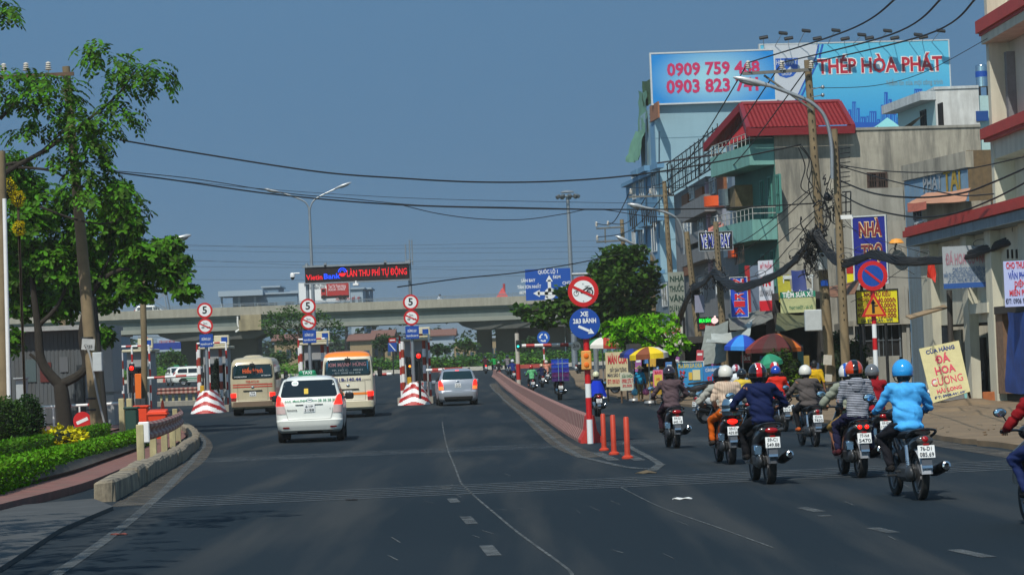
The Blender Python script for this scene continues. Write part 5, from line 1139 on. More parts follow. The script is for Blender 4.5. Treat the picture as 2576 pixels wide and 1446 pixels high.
# direction board on its arm
Z = 170; c = P(1379, 715, Z); wd, ht = 114*Z/F, 78*Z/F; ds = thing('direction_sign', 'large blue direction board with white roundabout arrows partly behind the tree', 'road sign', on(1500, Z))
mb = MB(); mb.box(c, (wd, .06, ht), 0); o = c + V((0, -.032, 0)); k = Z/F
T = lambda s_, x, y, h, f: mb.text(s_, o + V(((x - 1379)*k, 0, (715 - y - (x - 1379)*.04)*k)), EX, EZ, h*k, 1, .02, fit=f*k)
T('QUỐC LỘ 1', 1380, 684, 13, 50); T('5KM', 1401, 697, 11, 19); T('SÂN BAY', 1329, 706, 11, 36); T('TÂN SƠN NHẤT', 1331, 722, 11, 60); T('6KM', 1314, 736, 11, 16); T('CHỢ', 1425, 712, 11, 20); T('THỦ ĐỨC', 1428, 724, 11, 38)
q = lambda x, y: ((x - 1379)*k, (715 - y - (x - 1379)*.04)*k)
bar2(mb, c, EX, EZ, q(1382, 735), q(1382, 704), 8*k, 1, .036); flat(mb, c, EX, EZ, [q(1373, 708), q(1391, 708), q(1382, 692)], 1, .036); bar2(mb, c, EX, EZ, q(1382, 738), q(1352, 738), 8*k, 1, .036); flat(mb, c, EX, EZ, [q(1357, 729), q(1357, 747), q(1340, 738)], 1, .036); bar2(mb, c, EX, EZ, q(1382, 738), q(1412, 735), 8*k, 1, .036); ringmark(mb, c + V((q(1383, 738)[0], 0, q(1383, 738)[1])), EX, EZ, 5*k, 14*k, 1, .036)
bar2(mb, c, EX, EZ, q(1374, 745), q(1372, 753), 7*k, 1, .036)
mb.build('board', [mat('board_blue', (12, 74, 160), .45), signwhite], ds, w=1)
mb = MB(); a = P(1438, 690, Z + .2); e = on(1500, Z + .3); mb.tube([a, (e.x, e.y, a.z), ], .1, 8); mb.tube([P(1438, 720, Z + .2), (e.x, e.y, P(1438, 720, Z).z)], .1, 8); mb.tube([e, (e.x, e.y, a.z + .3)], .17, 10); mb.build('support_arm', steel, ds, w=1)
# ================================================================ left side: building, poles, railing, bins
clad = mat('cladding_shaded_grey', (76, 82, 86), .7, var=.15, scale=2, streak=.3); Z = 101  # grey darkened to put the tree shade into the wall colour
bl = thing('toll_office', 'low grey clad office building in tree shade on the left', 'building', on(160, Z, .12))
a, b = on(22, Z, 0), on(252, Z, 0); zt = P(150, 832, Z).z
mb = MB(); n = 46
for i in range(n):
 x = lerp(a.x, b.x, (i + .5)/n); mb.box((x, Z + (.02 if i % 2 else 0), (zt + a.z)/2), ((b.x - a.x)/n, .1, zt - a.z))
mb.box(((a.x + b.x)/2, Z + 2.6, (zt + a.z)/2), (b.x - a.x, 5, zt - a.z - .02)); mb.build('wall', clad, bl, w=1)
mb = MB(); mb.box(((a.x + b.x)/2 - .1, Z + 2.3, zt + .1), (b.x - a.x + .5, 5.8, .18)); mb.build('roof', mat('roof_sheet', (150, 152, 150), .6, var=.2), bl, w=1)
def wpart(nm, x0, y0, x1, y1, m, dy=-.06, th=.05, par=None, Zq=None):
 zq = (Zq or Z) + dy; p, q = P(x0, y0, zq), P(x1, y1, zq); mb = MB(); mb.box((p + q)/2, (abs(q.x - p.x), th, abs(p.z - q.z))); return mb.build(nm, m, par or bl, w=1)
wpart('window', 100, 912, 130, 960, mat('dark_red_blind', (84, 26, 22), .7)); wpart('door', 192, 918, 213, 1042, mat('door_dark', (40, 46, 50), .5)); wpart('notice_board', 150, 898, 172, 935, mat('notice_grey', (88, 92, 96), .6)); wpart('window', 60, 905, 92, 960, glass); wpart('skirting', 30, 1048, 250, 1060, mat('skirt', (70, 74, 78), .8))
b2 = thing('guard_booth', 'grey panelled guard booth with blue tinted windows left of the toll lanes', 'booth', on(270, 99, .12)); p, q = P(252, 828, 99), P(289, 1075, 99)
mb = MB(); mb.box(((p.x + q.x)/2, 100.2, p.z - 1.2), (q.x - p.x, 2.4, 2.4)); mb.box(((p.x + q.x)/2, 100.2, q.z + .6), (q.x - p.x, 2.4, 1.3)); mb.box(((p.x + q.x)/2, 100.4, (p.z + q.z)/2), (q.x - p.x - .1, 2.0, p.z - q.z)); mb.build('wall', greyp, b2, w=1)
wpart('window', 255, 926, 287, 985, mat('tinted_window', (70, 96, 110), .15), -.0, .05, b2, 99.2); wpart('door', 214, 930, 250, 1050, mat('door_grey', (96, 104, 110), .5), -.0, .05, b2, 99.5)
# the tall leaning pole with its crossarm
Z = 84; pb = on(241, Z, .1); pt = P(166, 168, Z)
pl = thing('utility_pole', 'tall leaning concrete utility pole among the leaves on the left', 'utility pole', pb)
mb = MB(); mb.tube([pb, pb.lerp(pt, .5), pt], [.235, .185, .125], 16); mb.build('shaft', polec, pl, True, True)
mb = MB(); a, b = P(-40, 197, Z - .2), P(186, 186, Z - .2); mb.box((a + b)/2, ((b - a).length, .1, .12), 0, RY(-math.atan2(b.z - a.z, b.x - a.x))); mb.build('crossarm', mat('rusty_steel', (92, 70, 52), .7, var=.3), pl, w=1)
def insulator(root, p, h=.34, r=.11):
 mb = MB(); q = V(p); mb.tube([q, q + V((0, 0, h*.35))], .02, 6); prof = []
 for i in range(4): z = h*(.3 + .17*i); prof += [(r*.5, z), (r*(1 - .1*i), z + h*.04), (r*.5, z + h*.12)]
 mb.lathe(prof + [(0, h)], q, 0, 14); return mb.build('insulator', mat('porcelain', (196, 190, 178), .25), root, True, True)
for x, y in ((10, 190), (66, 188), (122, 186)): insulator(pl, P(x, y, Z - .2), .4, .13)
mb = MB(); mb.tube(curve([pb + V((.32, -.2, .0)), P(247, 1000, Z - .3), P(228, 900, Z - .3), P(214, 865, Z - .3)], 6), .035, 8); mb.build('conduit', mat('conduit_grey', (150, 152, 150), .5), pl, w=1)
mb = MB(); mb.box(P(222, 866, Z - .25), (.42, .02, .36), 0, RY(.1)); mb.text('T233', P(222, 872, Z - .265), EX, EZ, .13, 1, .02); mb.build('number_tag', [mat('tag_white', (170, 172, 170), .6, var=.2), signblack], pl, w=1)
mb = MB(); mb.box(P(246, 910, Z - .25), (.3, .25, .62), 0, None, .02); mb.build('meter_box', mat('meter_white', (180, 186, 186), .5, var=.1), pl, w=1)
for y in (1002, 1030, 850): q = P(lerp(241, 166, (1085 - y)/917), y, Z); mb = MB(); mb.lathe([(.245, -.03), (.25, 0), (.245, .03)], q, 0, 18); mb.build('pole_band', black, pl, w=1)
mb = MB(); b0 = on(262, 85.5, .1); mb.tube([b0, (b0.x - .25, 85.5, b0.z + 4.5)], [.09, .07], 10); mb.solo('timber_prop', mat('prop_dark', (40, 38, 36), .9), 'thin dark prop post standing close behind the leaning pole', 'post')
def simplepole(x, xb, yt, yb_, Z, r, label, nm='utility_pole', m=None, top=None, dz=0):
 b = on(xb, Z, dz); t = P(x, yt, Z); mb = MB(); mb.tube([b, t], [r, r*(top or .65)], 12); return mb.solo(nm, m or polec, label, 'pole', base=b, smooth=True), t
simplepole(2, 6, 380, 1000, 74, .2, 'concrete pole cut by the left edge of the photo', dz=.1); simplepole(11, 18, 500, 1005, 73, .06, 'thin white pipe pole at the left edge', m=white, top=1, dz=.1); simplepole(157, 160, 700, 900, 118, .22, 'short concrete pole behind the left tree', dz=.1)
# street lamp pole behind the tree
def lamp_head(root, p, d, L_=.75, m=None):
 d = V(d).normalized(); R = d.to_track_quat('Y', 'Z').to_matrix(); mb = MB(); loft(mb, [(0, 0, .05, .05), (.12, .0, .1, .07), (L_*.45, .02, .16, .1), (L_*.85, .02, .13, .08), (L_, .01, .03, .03)])
 mb.v = [tuple(p + R @ V(v)) for v in mb.v]; h = mb.build('lamp_head', m or mat('lamp_grey', (176, 180, 182), .35, metal=.3), root, True, True)
 mb = MB(); mb.ell((0, 0, 0), (.12, L_*.3, .08)); mb.v = [tuple(p + R @ (V(v) + V((0, L_*.55, -.06)))) for v in mb.v]
 o = mb.build('lens', mat('lamp_lens', (120, 124, 120), .2, coat=.5), None, True); o.parent = h; o.matrix_parent_inverse = root.matrix_world.inverted(); return h
Z = 107; b0 = on(358, Z, .1); sl1 = thing('street_lamp', 'street lamp half hidden by leaves left of the toll signs', 'street lamp', b0)
t = P(362, 690, Z); mb = MB(); mb.tube(curve([b0, t.lerp(b0, .5), t, P(395, 622, Z), P(428, 606, Z)], 6), [.13]*12 + [.09]*13, 10); mb.build('pole', polec, sl1, True, True); lamp_head(sl1, P(425, 608, Z), P(480, 592, Z) - P(425, 608, Z), .95)
# railing, no entry sign
rl = thing('railing', 'red and white pipe railing behind the hedges on the left', 'railing', on(230, 92, .1)); Z = 92
for x, mm in ((108, 0), (130, 0), (172, 1), (196, 0), (263, 0), (302, 1), (62, 1)):
 mb = MB(); a, t = on(x, Z, .05), P(x - 1, 1022 if x > 90 else 1026, Z);
 if x == 302: stripes(mb, a.x, a.y, a.z, P(300, 1015, Z).z, .06, 4)
 else: mb.tube([a, (a.x, a.y, t.z)], .035, 8, mm)
 mb.build('post', RW, rl, w=1)
mb = MB(); hstripes(mb, P(58, 1026, Z), P(302, 1014, Z), .05, 6); mb.build('top_rail', RW[::-1], rl, w=1)
Z = 83.2 + 2; c = P(207, 1058, Z); R = RY(radians(-22)); mb = MB(); roundsign(mb, c, .30, 0, 0, inner=.95); ex, ez = R @ EX, R @ EZ; bar2(mb, c, ex, ez, (-.2, 0), (.2, 0), .11, 1, .01); mb.tube([c + V((0, .05, 0)), on(207, Z + .1, .1)], .03, 8, 2)
mb.solo('no_entry_sign', [signred, signwhite, steel], 'tilted no entry disc half hidden behind the leaning pole', 'road sign')
# bins, cone, cabinet
Z = 74; b0 = on(392, Z, .12); bn = thing('waste_bin', 'orange wheeled waste bin beside the curved guardrail', 'bin', b0); orb = mat('bin_orange', (216, 62, 18), .5, var=.1)
h = P(392, 1036, Z).z - b0.z; mb = MB(); loft_ = [(.2, .17, 0), (.25, .22, h*.9)]; mb.add([(sx*w_, sy*d_, z) for w_, d_, z in loft_ for sx, sy in ((-1, -1), (1, -1), (1, 1), (-1, 1))], [(0, 1, 5, 4), (1, 2, 6, 5), (2, 3, 7, 6), (3, 0, 4, 7), (0, 3, 2, 1)]); mb.build('body', orb, bn)
mb = MB(); mb.box((0, 0, h*.93), (.6, .5, .06), 0, None, .015); mb.box((.0, .05, h), (.54, .44, .1), 0, RX(.12), .02); mb.build('lid', orb, bn)
b0 = on(352, 79, .12); mb = MB(); mb.box((b0.x, b0.y, b0.z + .45), (.4, .4, .8), 0, None, .04); mb.box((b0.x, b0.y, b0.z + .88), (.48, .46, .07), 0, None, .02); mb.solo('waste_bin', orb, 'small orange bin deep in the shade behind the dark posts', 'bin')
b0 = on(327, 77, .12); mb = MB(); mb.box((b0.x, b0.y, b0.z + .42), (.36, .4, .84), 0, None, .04); mb.box((b0.x, b0.y, b0.z + .87), (.44, .46, .07), 0, None, .02); mb.solo('waste_bin', mat('bin_green', (22, 60, 50), .6), 'dark green bin in the shade left of the orange bin', 'bin')
b0 = on(405, 88, .0); mb = MB(); mb.box((0, 0, .02), (.34, .34, .04), 1); mb.lathe([(.14, .03), (.1, .2)], (0, 0, 0), 1, 16); mb.lathe([(.1, .2), (.07, .38), (.03, .62), (0, .63)], (0, 0, 0), 0, 16); o = mb.build('traffic_cone', [orb, mat('cone_yellow', (206, 160, 40), .6)]); o.location = (b0.x, b0.y, b0.z + .45); tag(o, 'orange traffic cone with a yellow foot standing on a block behind the bin', 'cone')
mb = MB(); mb.box((b0.x, b0.y, b0.z + .2), (.6, .5, .5), 0, None, .03); mb.solo('concrete_block', conc, 'small pale concrete block carrying the traffic cone', 'block')
for x, m_, l_ in ((302, postm, 'cream'), (322, postm, 'cream'), (344, mat('post_dark', (44, 50, 54), .7), 'dark'), (357, mat('post_dark', (44, 50, 54)), 'dark')):
 b0 = on(x, 80 + (x > 330)*3, .1); t = P(x, 1002, b0.y); mb = MB(); mb.box((b0.x, b0.y, (b0.z + t.z)/2), (.17, .17, t.z - b0.z), 0, None, .015); mb.solo('bollard', m_, 'square %s post %s in the shade left of the orange bin' % (l_, {302: 'farthest left', 322: 'beside the striped railing end', 344: 'below the orange machine', 357: 'nearest the orange bin'}[x]), 'post')
b0 = on(50, 80, .1); p, q = P(36, 953, 80), P(63, 1012, 80); mb = MB(); mb.box((b0.x, 80.2, (p.z + b0.z)/2), (q.x - p.x, .4, p.z - b0.z), 0, None, .02); mb.box((b0.x, 80.15, p.z + .02), (q.x - p.x + .1, .55, .04)); mb.solo('electric_cabinet', mat('cabinet_grey', (158, 164, 166), .5, var=.12), 'pale grey electric cabinet standing left of the tree trunk', 'cabinet')
# ================================================================ hedges, shrubs, left trees
def soil_hedge(path, wd, ht, label, m, size=.07, dens=900):
 pts = curve(path, 5); h = thing('hedge', label, 'hedge', pts[0]); mb = MB(); core = MB()
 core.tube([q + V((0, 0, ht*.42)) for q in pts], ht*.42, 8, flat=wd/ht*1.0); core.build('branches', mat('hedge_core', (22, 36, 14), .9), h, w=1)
 for a, b in zip(pts, pts[1:]):
  L_ = (b - a).length
  for _ in range(int(dens*L_)):
   t = random.random(); q = a.lerp(b, t); u = random.uniform(-1, 1); side = random.random()
   if side < .55: x, z = u*wd/2, ht*(1 + random.gauss(0, .04))
   else: x, z = math.copysign(wd/2*(1 + random.gauss(0, .05)), u), random.uniform(.05, 1)*ht
   d = b - a; nn = V((d.y, -d.x, 0)).normalized(); p = q + nn*x + V((0, 0, z)); s_ = size*random.uniform(.6, 1.3)
   dr = V((random.gauss(0, 1), random.gauss(0, 1), random.gauss(.4, .7))).normalized(); e2 = dr.cross(V((random.gauss(0, 1), random.gauss(0, 1), random.gauss(0, 1)))).normalized()
   mb.add([p, p + dr*s_*.5 - e2*s_*.3, p + dr*s_, p + dr*s_*.5 + e2*s_*.3], [(0, 1, 2, 3)])
 mb.build('foliage', m, h, w=1); return h
hg1 = mat('hedge_leaf', (80, 130, 12), .55, leaf=.6); hg2 = mat('hedge_leaf_back', (70, 118, 12), .55, leaf=.6)
soil_hedge([G(-60, 1255, .1), G(0, 1236, .1), G(120, 1200, .1), G(240, 1160, .1), G(368, 1118, .1)], .44, .40, 'long clipped green hedge nearest the pink pavement', hg1, .07, 1000)
soil_hedge([G(-60, 1182, .1), G(0, 1168, .1), G(110, 1143, .1), G(200, 1124, .1), G(262, 1108, .1)], .4, .44, 'second clipped hedge running behind the front one', hg2, .07, 800)
def shrub(label, spots, m, size, cat='shrub', n=700, nm='shrub'):
 c0 = spots[0][0]; t = thing(nm, label, cat, (c0.x, c0.y, gz(c0.y) + .1)); mb = MB()
 for c, r in spots:
  leafcards(mb, c, r, n, size, up=.4, shell=.55, droop=-.2, asp=.4); st = MB(); st.tube([(c.x, c.y, gz(c.y)), c], .04, 6)
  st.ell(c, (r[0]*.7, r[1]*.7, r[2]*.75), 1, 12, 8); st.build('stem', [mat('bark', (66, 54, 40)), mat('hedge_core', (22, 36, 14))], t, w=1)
 mb.build('foliage', m, t, w=1); return t
shl = mat('topiary_leaf', (54, 84, 26), .6, leaf=.5)
shrub('round dark green clipped bush at the left edge', [(P(8, 1068, 62), (.62, .6, .68))], shl, .07, n=4200)
shrub('upright dark bush right of the round clipped bush', [(P(72, 1062, 64), (.42, .42, .72))], mat('topiary_dark', (40, 68, 24), .6, leaf=.5), .07, n=3000)
shrub('low bright yellow leaved plants behind the hedges', [(P(118, 1108, 64), (.42, .4, .24)), (P(150, 1101, 64), (.5, .4, .3)), (P(186, 1102, 65), (.4, .4, .2)), (P(70, 1120, 68), (.4, .4, .14))], mat('yellow_leaf', (200, 190, 20), .6, leaf=.3), .13, 'plants', 260, 'yellow_plants')
bark = mat('bark_grey', (42, 37, 30), .95, var=.35, scale=6, bump=.5)
def inside(c, r, shell):
 d = V((random.gauss(0, 1), random.gauss(0, 1), random.gauss(0, 1))).normalized(); k = random.uniform(shell, 1) ** .5
 return V((c[0] + d.x*r[0]*k, c[1] + d.y*r[1]*k, c[2] + d.z*r[2]*k)), d
def blade(mb, p, l, w, h):                        # one leaf, widest past its middle and folded along the midrib
 mb.add([p, p + l*.35 - w*.6 + h, p + l*.7 - w + h, p + l, p + l*.7 + w + h, p + l*.35 + w*.6 + h, p + l*.5], [(0, 1, 6), (1, 2, 6), (2, 3, 6), (3, 4, 6), (4, 5, 6), (5, 0, 6)])
def rosettes(mb, c, r, n, size, shell=.2, **k):   # whorls of broad leaves at the twig ends
 for _ in range(n):
  p, d = inside(c, r, shell); ax = (d + V((random.gauss(0, .4), random.gauss(0, .4), .7))).normalized(); e = ax.orthogonal().normalized(); f = ax.cross(e); a0 = random.random()*6
  for i in range(random.randint(5, 8)):
   a = a0 + i*1.05; o = e*cos(a) + f*sin(a); s = size*random.uniform(.55, 1.2); l = (o + ax*random.uniform(-.25, .5)).normalized()*s; w = ax.cross(o)*s*.27; blade(mb, p, l, w, ax*s*.07)
def fronds(mb, c, r, n, size, shell=.2, **k):     # drooping sprays with paired leaflets
 for _ in range(n):
  p, d = inside(c, r, shell); o = V((d.x + random.gauss(0, .5), d.y + random.gauss(0, .5), random.gauss(.1, .3))).normalized(); L_ = random.uniform(.45, .75); q = p.copy(); v = o.copy()
  for i in range(5):
   v = (v + V((0, 0, -.24))).normalized(); q = q + v*(L_/5); sd = v.cross(V((0, 0, 1)))
   if sd.length < .05: continue
   sd.normalize()
   for s_ in (-1, 1):
    s = size*random.uniform(.8, 1.25); l = (sd*s_ + v*.55 + V((0, 0, -.45))).normalized()*s; w = l.cross(v.cross(sd) + V((random.gauss(0, .2), random.gauss(0, .2), 0))).normalized()*s*.24; blade(mb, q, l, w, V((0, 0, s*.04)))
def tree(name, label, base, limbs, clumps, m, size, dens, asp=.4, droop=.3, group=None, up=0, shell=.3, trunkm=None, kind=0):
 t = thing(name, label, 'tree', base, group=group); tk = MB()
 for pts, r0, r1 in limbs: q = curve(pts, 5); tk.tube(q, [lerp(r0, r1, i/(len(q) - 1)) for i in range(len(q))], 9)
 tk.build('trunk', trunkm or bark, t, True, True); cm = MB()
 for c, r in clumps:
  vol = (r[0]*r[2] + r[0]*r[1] + r[1]*r[2])/3
  (leafcards if not kind else rosettes if kind == 1 else fronds)(cm, c, r, int(dens*vol), size, droop=droop, asp=asp, up=up, shell=shell)
 cm.build('crown', m, t, w=1); return t
def PC(x, y, Z, rx, rz, ry=None): k = Z/F; return (P(x, y, Z), (rx*k, (ry or rx)*k, rz*k))
Z = 90
big = mat('broad_leaf', (62, 106, 12), .4, leaf=.75)
cl = []
for x, y, rx, rz, dz in ((60, 480, 70, 50, 1), (130, 520, 80, 60, 0), (50, 570, 80, 60, -.5), (210, 590, 80, 55, 0), (300, 610, 70, 50, 1), (370, 640, 70, 40, 0), (430, 620, 36, 22, .5), (330, 690, 90, 40, .6), (430, 700, 60, 30, 0), (470, 735, 38, 18, 0), (120, 660, 90, 60, 0), (30, 680, 60, 70, .5), (210, 690, 80, 50, .3), (290, 530, 60, 50, 0), (330, 570, 40, 40, 0), (60, 760, 80, 50, 1), (150, 770, 70, 40, 1), (30, 420, 50, 40, .5), (262, 758, 40, 30, .8), (400, 665, 60, 30, .3), (345, 735, 60, 26, .3), (455, 655, 26, 18, .2), (20, 860, 40, 40, .2), (255, 845, 30, 26, .8), (300, 480, 36, 26, .2), (60, 700, 70, 40, 6), (140, 690, 70, 40, 6), (220, 700, 70, 36, 6), (280, 690, 60, 36, 5), (100, 640, 80, 40, 7), (210, 640, 70, 40, 7), (20, 640, 60, 40, 6), (170, 740, 60, 26, 5)):  # the deeper clumps at the end are added to shade the office
 cl.append(PC(x, y, Z + dz, rx, rz, 60))
b0 = on(158, Z, .1)
tree('broad_leaved_tree', 'big forked tree with large glossy leaves shading the left office', b0, [([b0, P(155, 990, Z), P(150, 965, Z)], .3, .22), ([P(150, 968, Z), P(105, 910, Z), P(95, 820, Z), P(80, 700, Z)], .2, .1), ([P(152, 968, Z), P(215, 925, Z), P(205, 840, Z), P(230, 740, Z), P(300, 680, Z), P(420, 690, Z)], .17, .05), ([P(105, 915, Z), P(75, 890, Z)], .07, .05), ([P(95, 820, Z), P(150, 760, Z), P(190, 640, Z)], .09, .04), ([P(230, 740, Z), P(290, 620, Z)], .07, .03)], cl, big, .27, 190, .46, .3, shell=.15, kind=1)
Z = 81
over = mat('pinnate_leaf', (62, 106, 10), .45, leaf=.75); cl = []
for x, y, rx, rz in ((235, 120, 34, 26), (270, 150, 46, 34), (330, 170, 50, 26), (390, 178, 40, 30), (310, 215, 50, 30), (405, 200, 22, 24), (290, 270, 54, 18), (240, 300, 50, 22), (315, 300, 26, 20), (100, 190, 60, 26), (150, 215, 46, 32), (95, 240, 40, 40), (60, 320, 34, 22), (200, 340, 50, 36), (225, 400, 46, 40), (200, 460, 46, 44), (230, 490, 34, 30), (110, 310, 30, 30), (10, 200, 36, 40), (30, 250, 30, 26), (180, 300, 40, 24), (150, 390, 40, 24), (300, 480, 44, 26), (330, 520, 30, 24), (250, 350, 36, 34), (170, 250, 36, 24), (250, 440, 30, 30), (15, 30, 22, 22), (5, 10, 30, 26)):
 cl.append(PC(x, y, Z + random.uniform(-.6, .6), rx, rz, 30))
b0 = on(-150, Z, .1); a = P(-120, 560, Z)
tree('overhanging_tree', 'drooping leafy branches reaching round the leaning pole from the left', b0, [([b0, a], .22, .16), ([a, P(0, 445, Z), P(110, 380, Z), P(210, 310, Z), P(290, 245, Z), P(340, 180, Z)], .1, .02), ([a, P(0, 425, Z), P(80, 400, Z), P(190, 300, Z)], .08, .02), ([P(20, 420, Z), P(130, 430, Z), P(200, 470, Z), P(235, 455, Z)], .05, .02), ([P(0, 300, Z), P(60, 240, Z), P(120, 190, Z)], .06, .02), ([P(100, 520, Z), P(200, 555, Z), P(280, 560, Z), P(340, 520, Z)], .04, .015), ([a, P(-60, 200, Z), P(10, 20, Z)], .1, .03)], cl, over, .2, 130, .24, .75, shell=.1, kind=2)
shrub('hanging clusters of bright yellow flowers at the left edge', [(P(8, 478, 79), (.45, .4, .45)), (P(45, 500, 79), (.2, .2, .25)), (P(48, 575, 79), (.18, .2, .25))], mat('yellow_flower', (206, 190, 14), .6, leaf=.25), .07, 'flowers', 420, 'flower_cluster')
# a tree standing outside the frame on the left, whose shade falls on the near kerb
b0 = V((-11.5, 17, 0)); cl = [(V((-8.0 + random.uniform(-2.4, 1.9), 20 + random.uniform(-6, 8), 7.4 + random.uniform(-.8, 1.6))), (1.1, 1.3, .6)) for _ in range(17)]
tree('shade_tree', 'leafy roadside tree just outside the left edge of the photo', b0, [([b0, b0 + V((.2, 0, 4)), V((-9, 20, 7))], .22, .08)], cl, over, .2, 20, .35, .3, kind=2)
# ================================================================ right side: houses
class Wall:                                       # a vertical plane between two ground points (left, right as seen)
 def __init__(s, x0, Z0, x1, Z1, y=900):
  a, b = P(x0, y, Z0), P(x1, y, Z1); s.a = V((a.x, a.y, gz(Z0))); s.b = V((b.x, b.y, gz(Z1))); d = s.b - s.a; d.z = 0
  s.L = d.length; s.t = d.normalized(); s.n = V((s.t.y, -s.t.x, 0))
 def px(s, x, y, d=0):
  r = ray(x, y); o = V((0, 0, CAMZ)); k = ((s.a + s.n*d) - o).dot(s.n)/r.dot(s.n); q = o + r*k; return (q - s.a).dot(s.t), q.z
 def at(s, u, z, d=0): q = s.a + s.t*u + s.n*d; return V((q.x, q.y, z))
 def box(s, mb, u0, u1, z0, z1, d0, d1, m=0):
  vs = [s.at(u, z, d) for u in (u0, u1) for d in (d0, d1) for z in (z0, z1)]
  mb.add(vs, [(0, 1, 3, 2), (4, 6, 7, 5), (0, 4, 5, 1), (2, 3, 7, 6), (0, 2, 6, 4), (1, 5, 7, 3)], m)
 def pbox(s, mb, x0, y0, x1, y1, d0, d1, m=0, dp=0):
  a, b = s.px(x0, y0, dp), s.px(x1, y1, dp); s.box(mb, min(a[0], b[0]), max(a[0], b[0]), min(a[1], b[1]), max(a[1], b[1]), d0, d1, m)
 def part(s, root, nm, x0, y0, x1, y1, d0, d1, m, dp=None):
  mb = MB(); s.pbox(mb, x0, y0, x1, y1, d0, d1, 0, d1 if dp is None else dp); return mb.build(nm, m, root, w=1)
 def text(s, mb, t, x0, y0, x1, y1, d, m=0, hf=.72, bold=.02, sq=1):
  a, b = s.px(x0, y0, d), s.px(x1, y1, d); mb.text(t, s.at((a[0] + b[0])/2, (a[1] + b[1])/2, d), s.t, EZ, abs(a[1] - b[1])*hf*1.35, m, bold, fit=abs(b[0] - a[0]))
 def window(s, root, x0, y0, x1, y1, fr, gl=None, d=0, bars=0, nm='window'):
  a, b = s.px(x0, y0, d), s.px(x1, y1, d); u0, u1 = min(a[0], b[0]), max(a[0], b[0]); z0, z1 = min(a[1], b[1]), max(a[1], b[1]); mb = MB(); w_ = .07
  s.box(mb, u0, u1, z1 - w_, z1, d - .05, d + .06); s.box(mb, u0, u1, z0, z0 + w_, d - .05, d + .06); s.box(mb, u0, u0 + w_, z0 + w_, z1 - w_, d - .05, d + .055); s.box(mb, u1 - w_, u1, z0 + w_, z1 - w_, d - .05, d + .055); s.box(mb, (u0 + u1)/2 - .03, (u0 + u1)/2 + .03, z0 + w_, z1 - w_, d - .04, d + .05)
  if bars:
   for k in range(1, bars): u = lerp(u0, u1, k/bars); s.box(mb, u - .012, u + .012, z0 + w_, z1 - w_, d + .05, d + .075)
   s.box(mb, u0, u1, lerp(z0, z1, .5) - .012, lerp(z0, z1, .5) + .012, d + .075, d + .09)
  f = mb.build(nm, fr, root, w=1)
  m2 = MB(); s.box(m2, u0 + .02, u1 - .02, z0 + .02, z1 - .02, d - .03, d + .012); g_ = m2.build('pane', gl or glass, None); g_.parent = f
  g_.matrix_parent_inverse = (root.matrix_world @ f.matrix_basis).inverted(); return f
def house(name, label, loc): return thing(name, label, 'building', loc)
plaster = mat('stained_plaster', (162, 157, 142), .92, var=.3, scale=.45, streak=.8, dirt=(98, 96, 89), bump=.15)
plaster2 = mat('pale_plaster', (150, 148, 138), .92, var=.2, scale=.6, streak=.5, dirt=(104, 102, 94)); cream = mat('cream_render', (196, 193, 174), .8, var=.1, scale=.6, streak=.3, dirt=(130, 126, 108)); teal2 = mat('pale_teal_render', (112, 164, 154), .8, var=.12, scale=.8, streak=.4, dirt=(84, 116, 108)); teal = mat('teal_render_shaded', (66, 112, 102), .8, var=.15, scale=.8, streak=.35, dirt=(60, 92, 86)); bluew = mat('pale_blue_wall', (136, 168, 180), .85, var=.06, scale=.3, streak=.15, dirt=(110, 140, 152)); bluef = mat('blue_facade', (92, 138, 170), .8, var=.1, scale=.5, streak=.2, dirt=(80, 110, 134))  # teal front wall coloured darker than the balconies to carry its shade
brickw = mat('brown_tile', (132, 84, 54), .8, var=.3, scale=5); corn = mat('red_cornice', (170, 52, 38), .6, var=.15, scale=2, streak=.2, dirt=(110, 44, 36)); iron = mat('black_iron', (22, 24, 27), .6); greyw = mat('grey_render', (120, 122, 124), .85, var=.15, streak=.4, dirt=(86, 86, 84)); pinkw = mat('lilac_render', (160, 136, 150), .85, var=.12)
# --- pale blue tower
w1 = Wall(1672, 195, 1990, 195.6); w1f = Wall(1592, 210, 1672, 195); t = house('apartment_tower', 'tall narrow pale blue building with small windows beneath the phone number billboard', w1.a)
mb = MB(); zt = w1.px(1660, 262)[1]; w1.box(mb, 0, w1.L, 0, zt, -10, 0)
z = zt - 2.6
while z > 3: w1.box(mb, .01, w1.L - .01, z, z + .04, 0, .018, 1); z -= 2.55
mb.build('side_wall', [bluew, mat('wall_joint', (104, 136, 150), .9)], t, w=1)
mb = MB(); za = w1f.px(1660, 300)[1]; zb = w1f.px(1610, 455)[1]; w1f.box(mb, w1f.L - 2.4, w1f.L - .05, zb, za, -6, -.02); w1f.box(mb, 0, w1f.L - .05, 0, zb, -6, -.02); w1f.box(mb, -.3, w1f.L - .3, zb, zb + .3, -.3, .35); mb.build('front_wall', bluef, t, w=1)
wf = mat('white_frame', (190, 196, 196), .5, var=.1)
for (x0, y0, x1, y1) in ((1638, 424, 1652, 490), (1607, 432, 1620, 492), (1590, 440, 1600, 500), (1638, 556, 1653, 632), (1607, 570, 1621, 640), (1590, 580, 1600, 648), (1640, 690, 1654, 760), (1610, 700, 1622, 768)):
 w1f.window(t, x0, y0, x1, y1, wf, None, .0); w1f.part(t, 'sun_shade', x0 - 4, y0 - 7, x1 + 1, y0 - 2, 0, .55, bluef)
mb = MB()
for k in range(3): w1f.box(mb, w1f.L - 2.6, w1f.L - .2, za + .2 + k*.3, za + .26 + k*.3, -.1, -.04)
mb.build('balcony_rail', iron, t, w=1)
w1f.part(t, 'parapet', 1634, 268, 1656, 296, -.02, .1, mat('brown_parapet', (150, 100, 70), .8, var=.2))
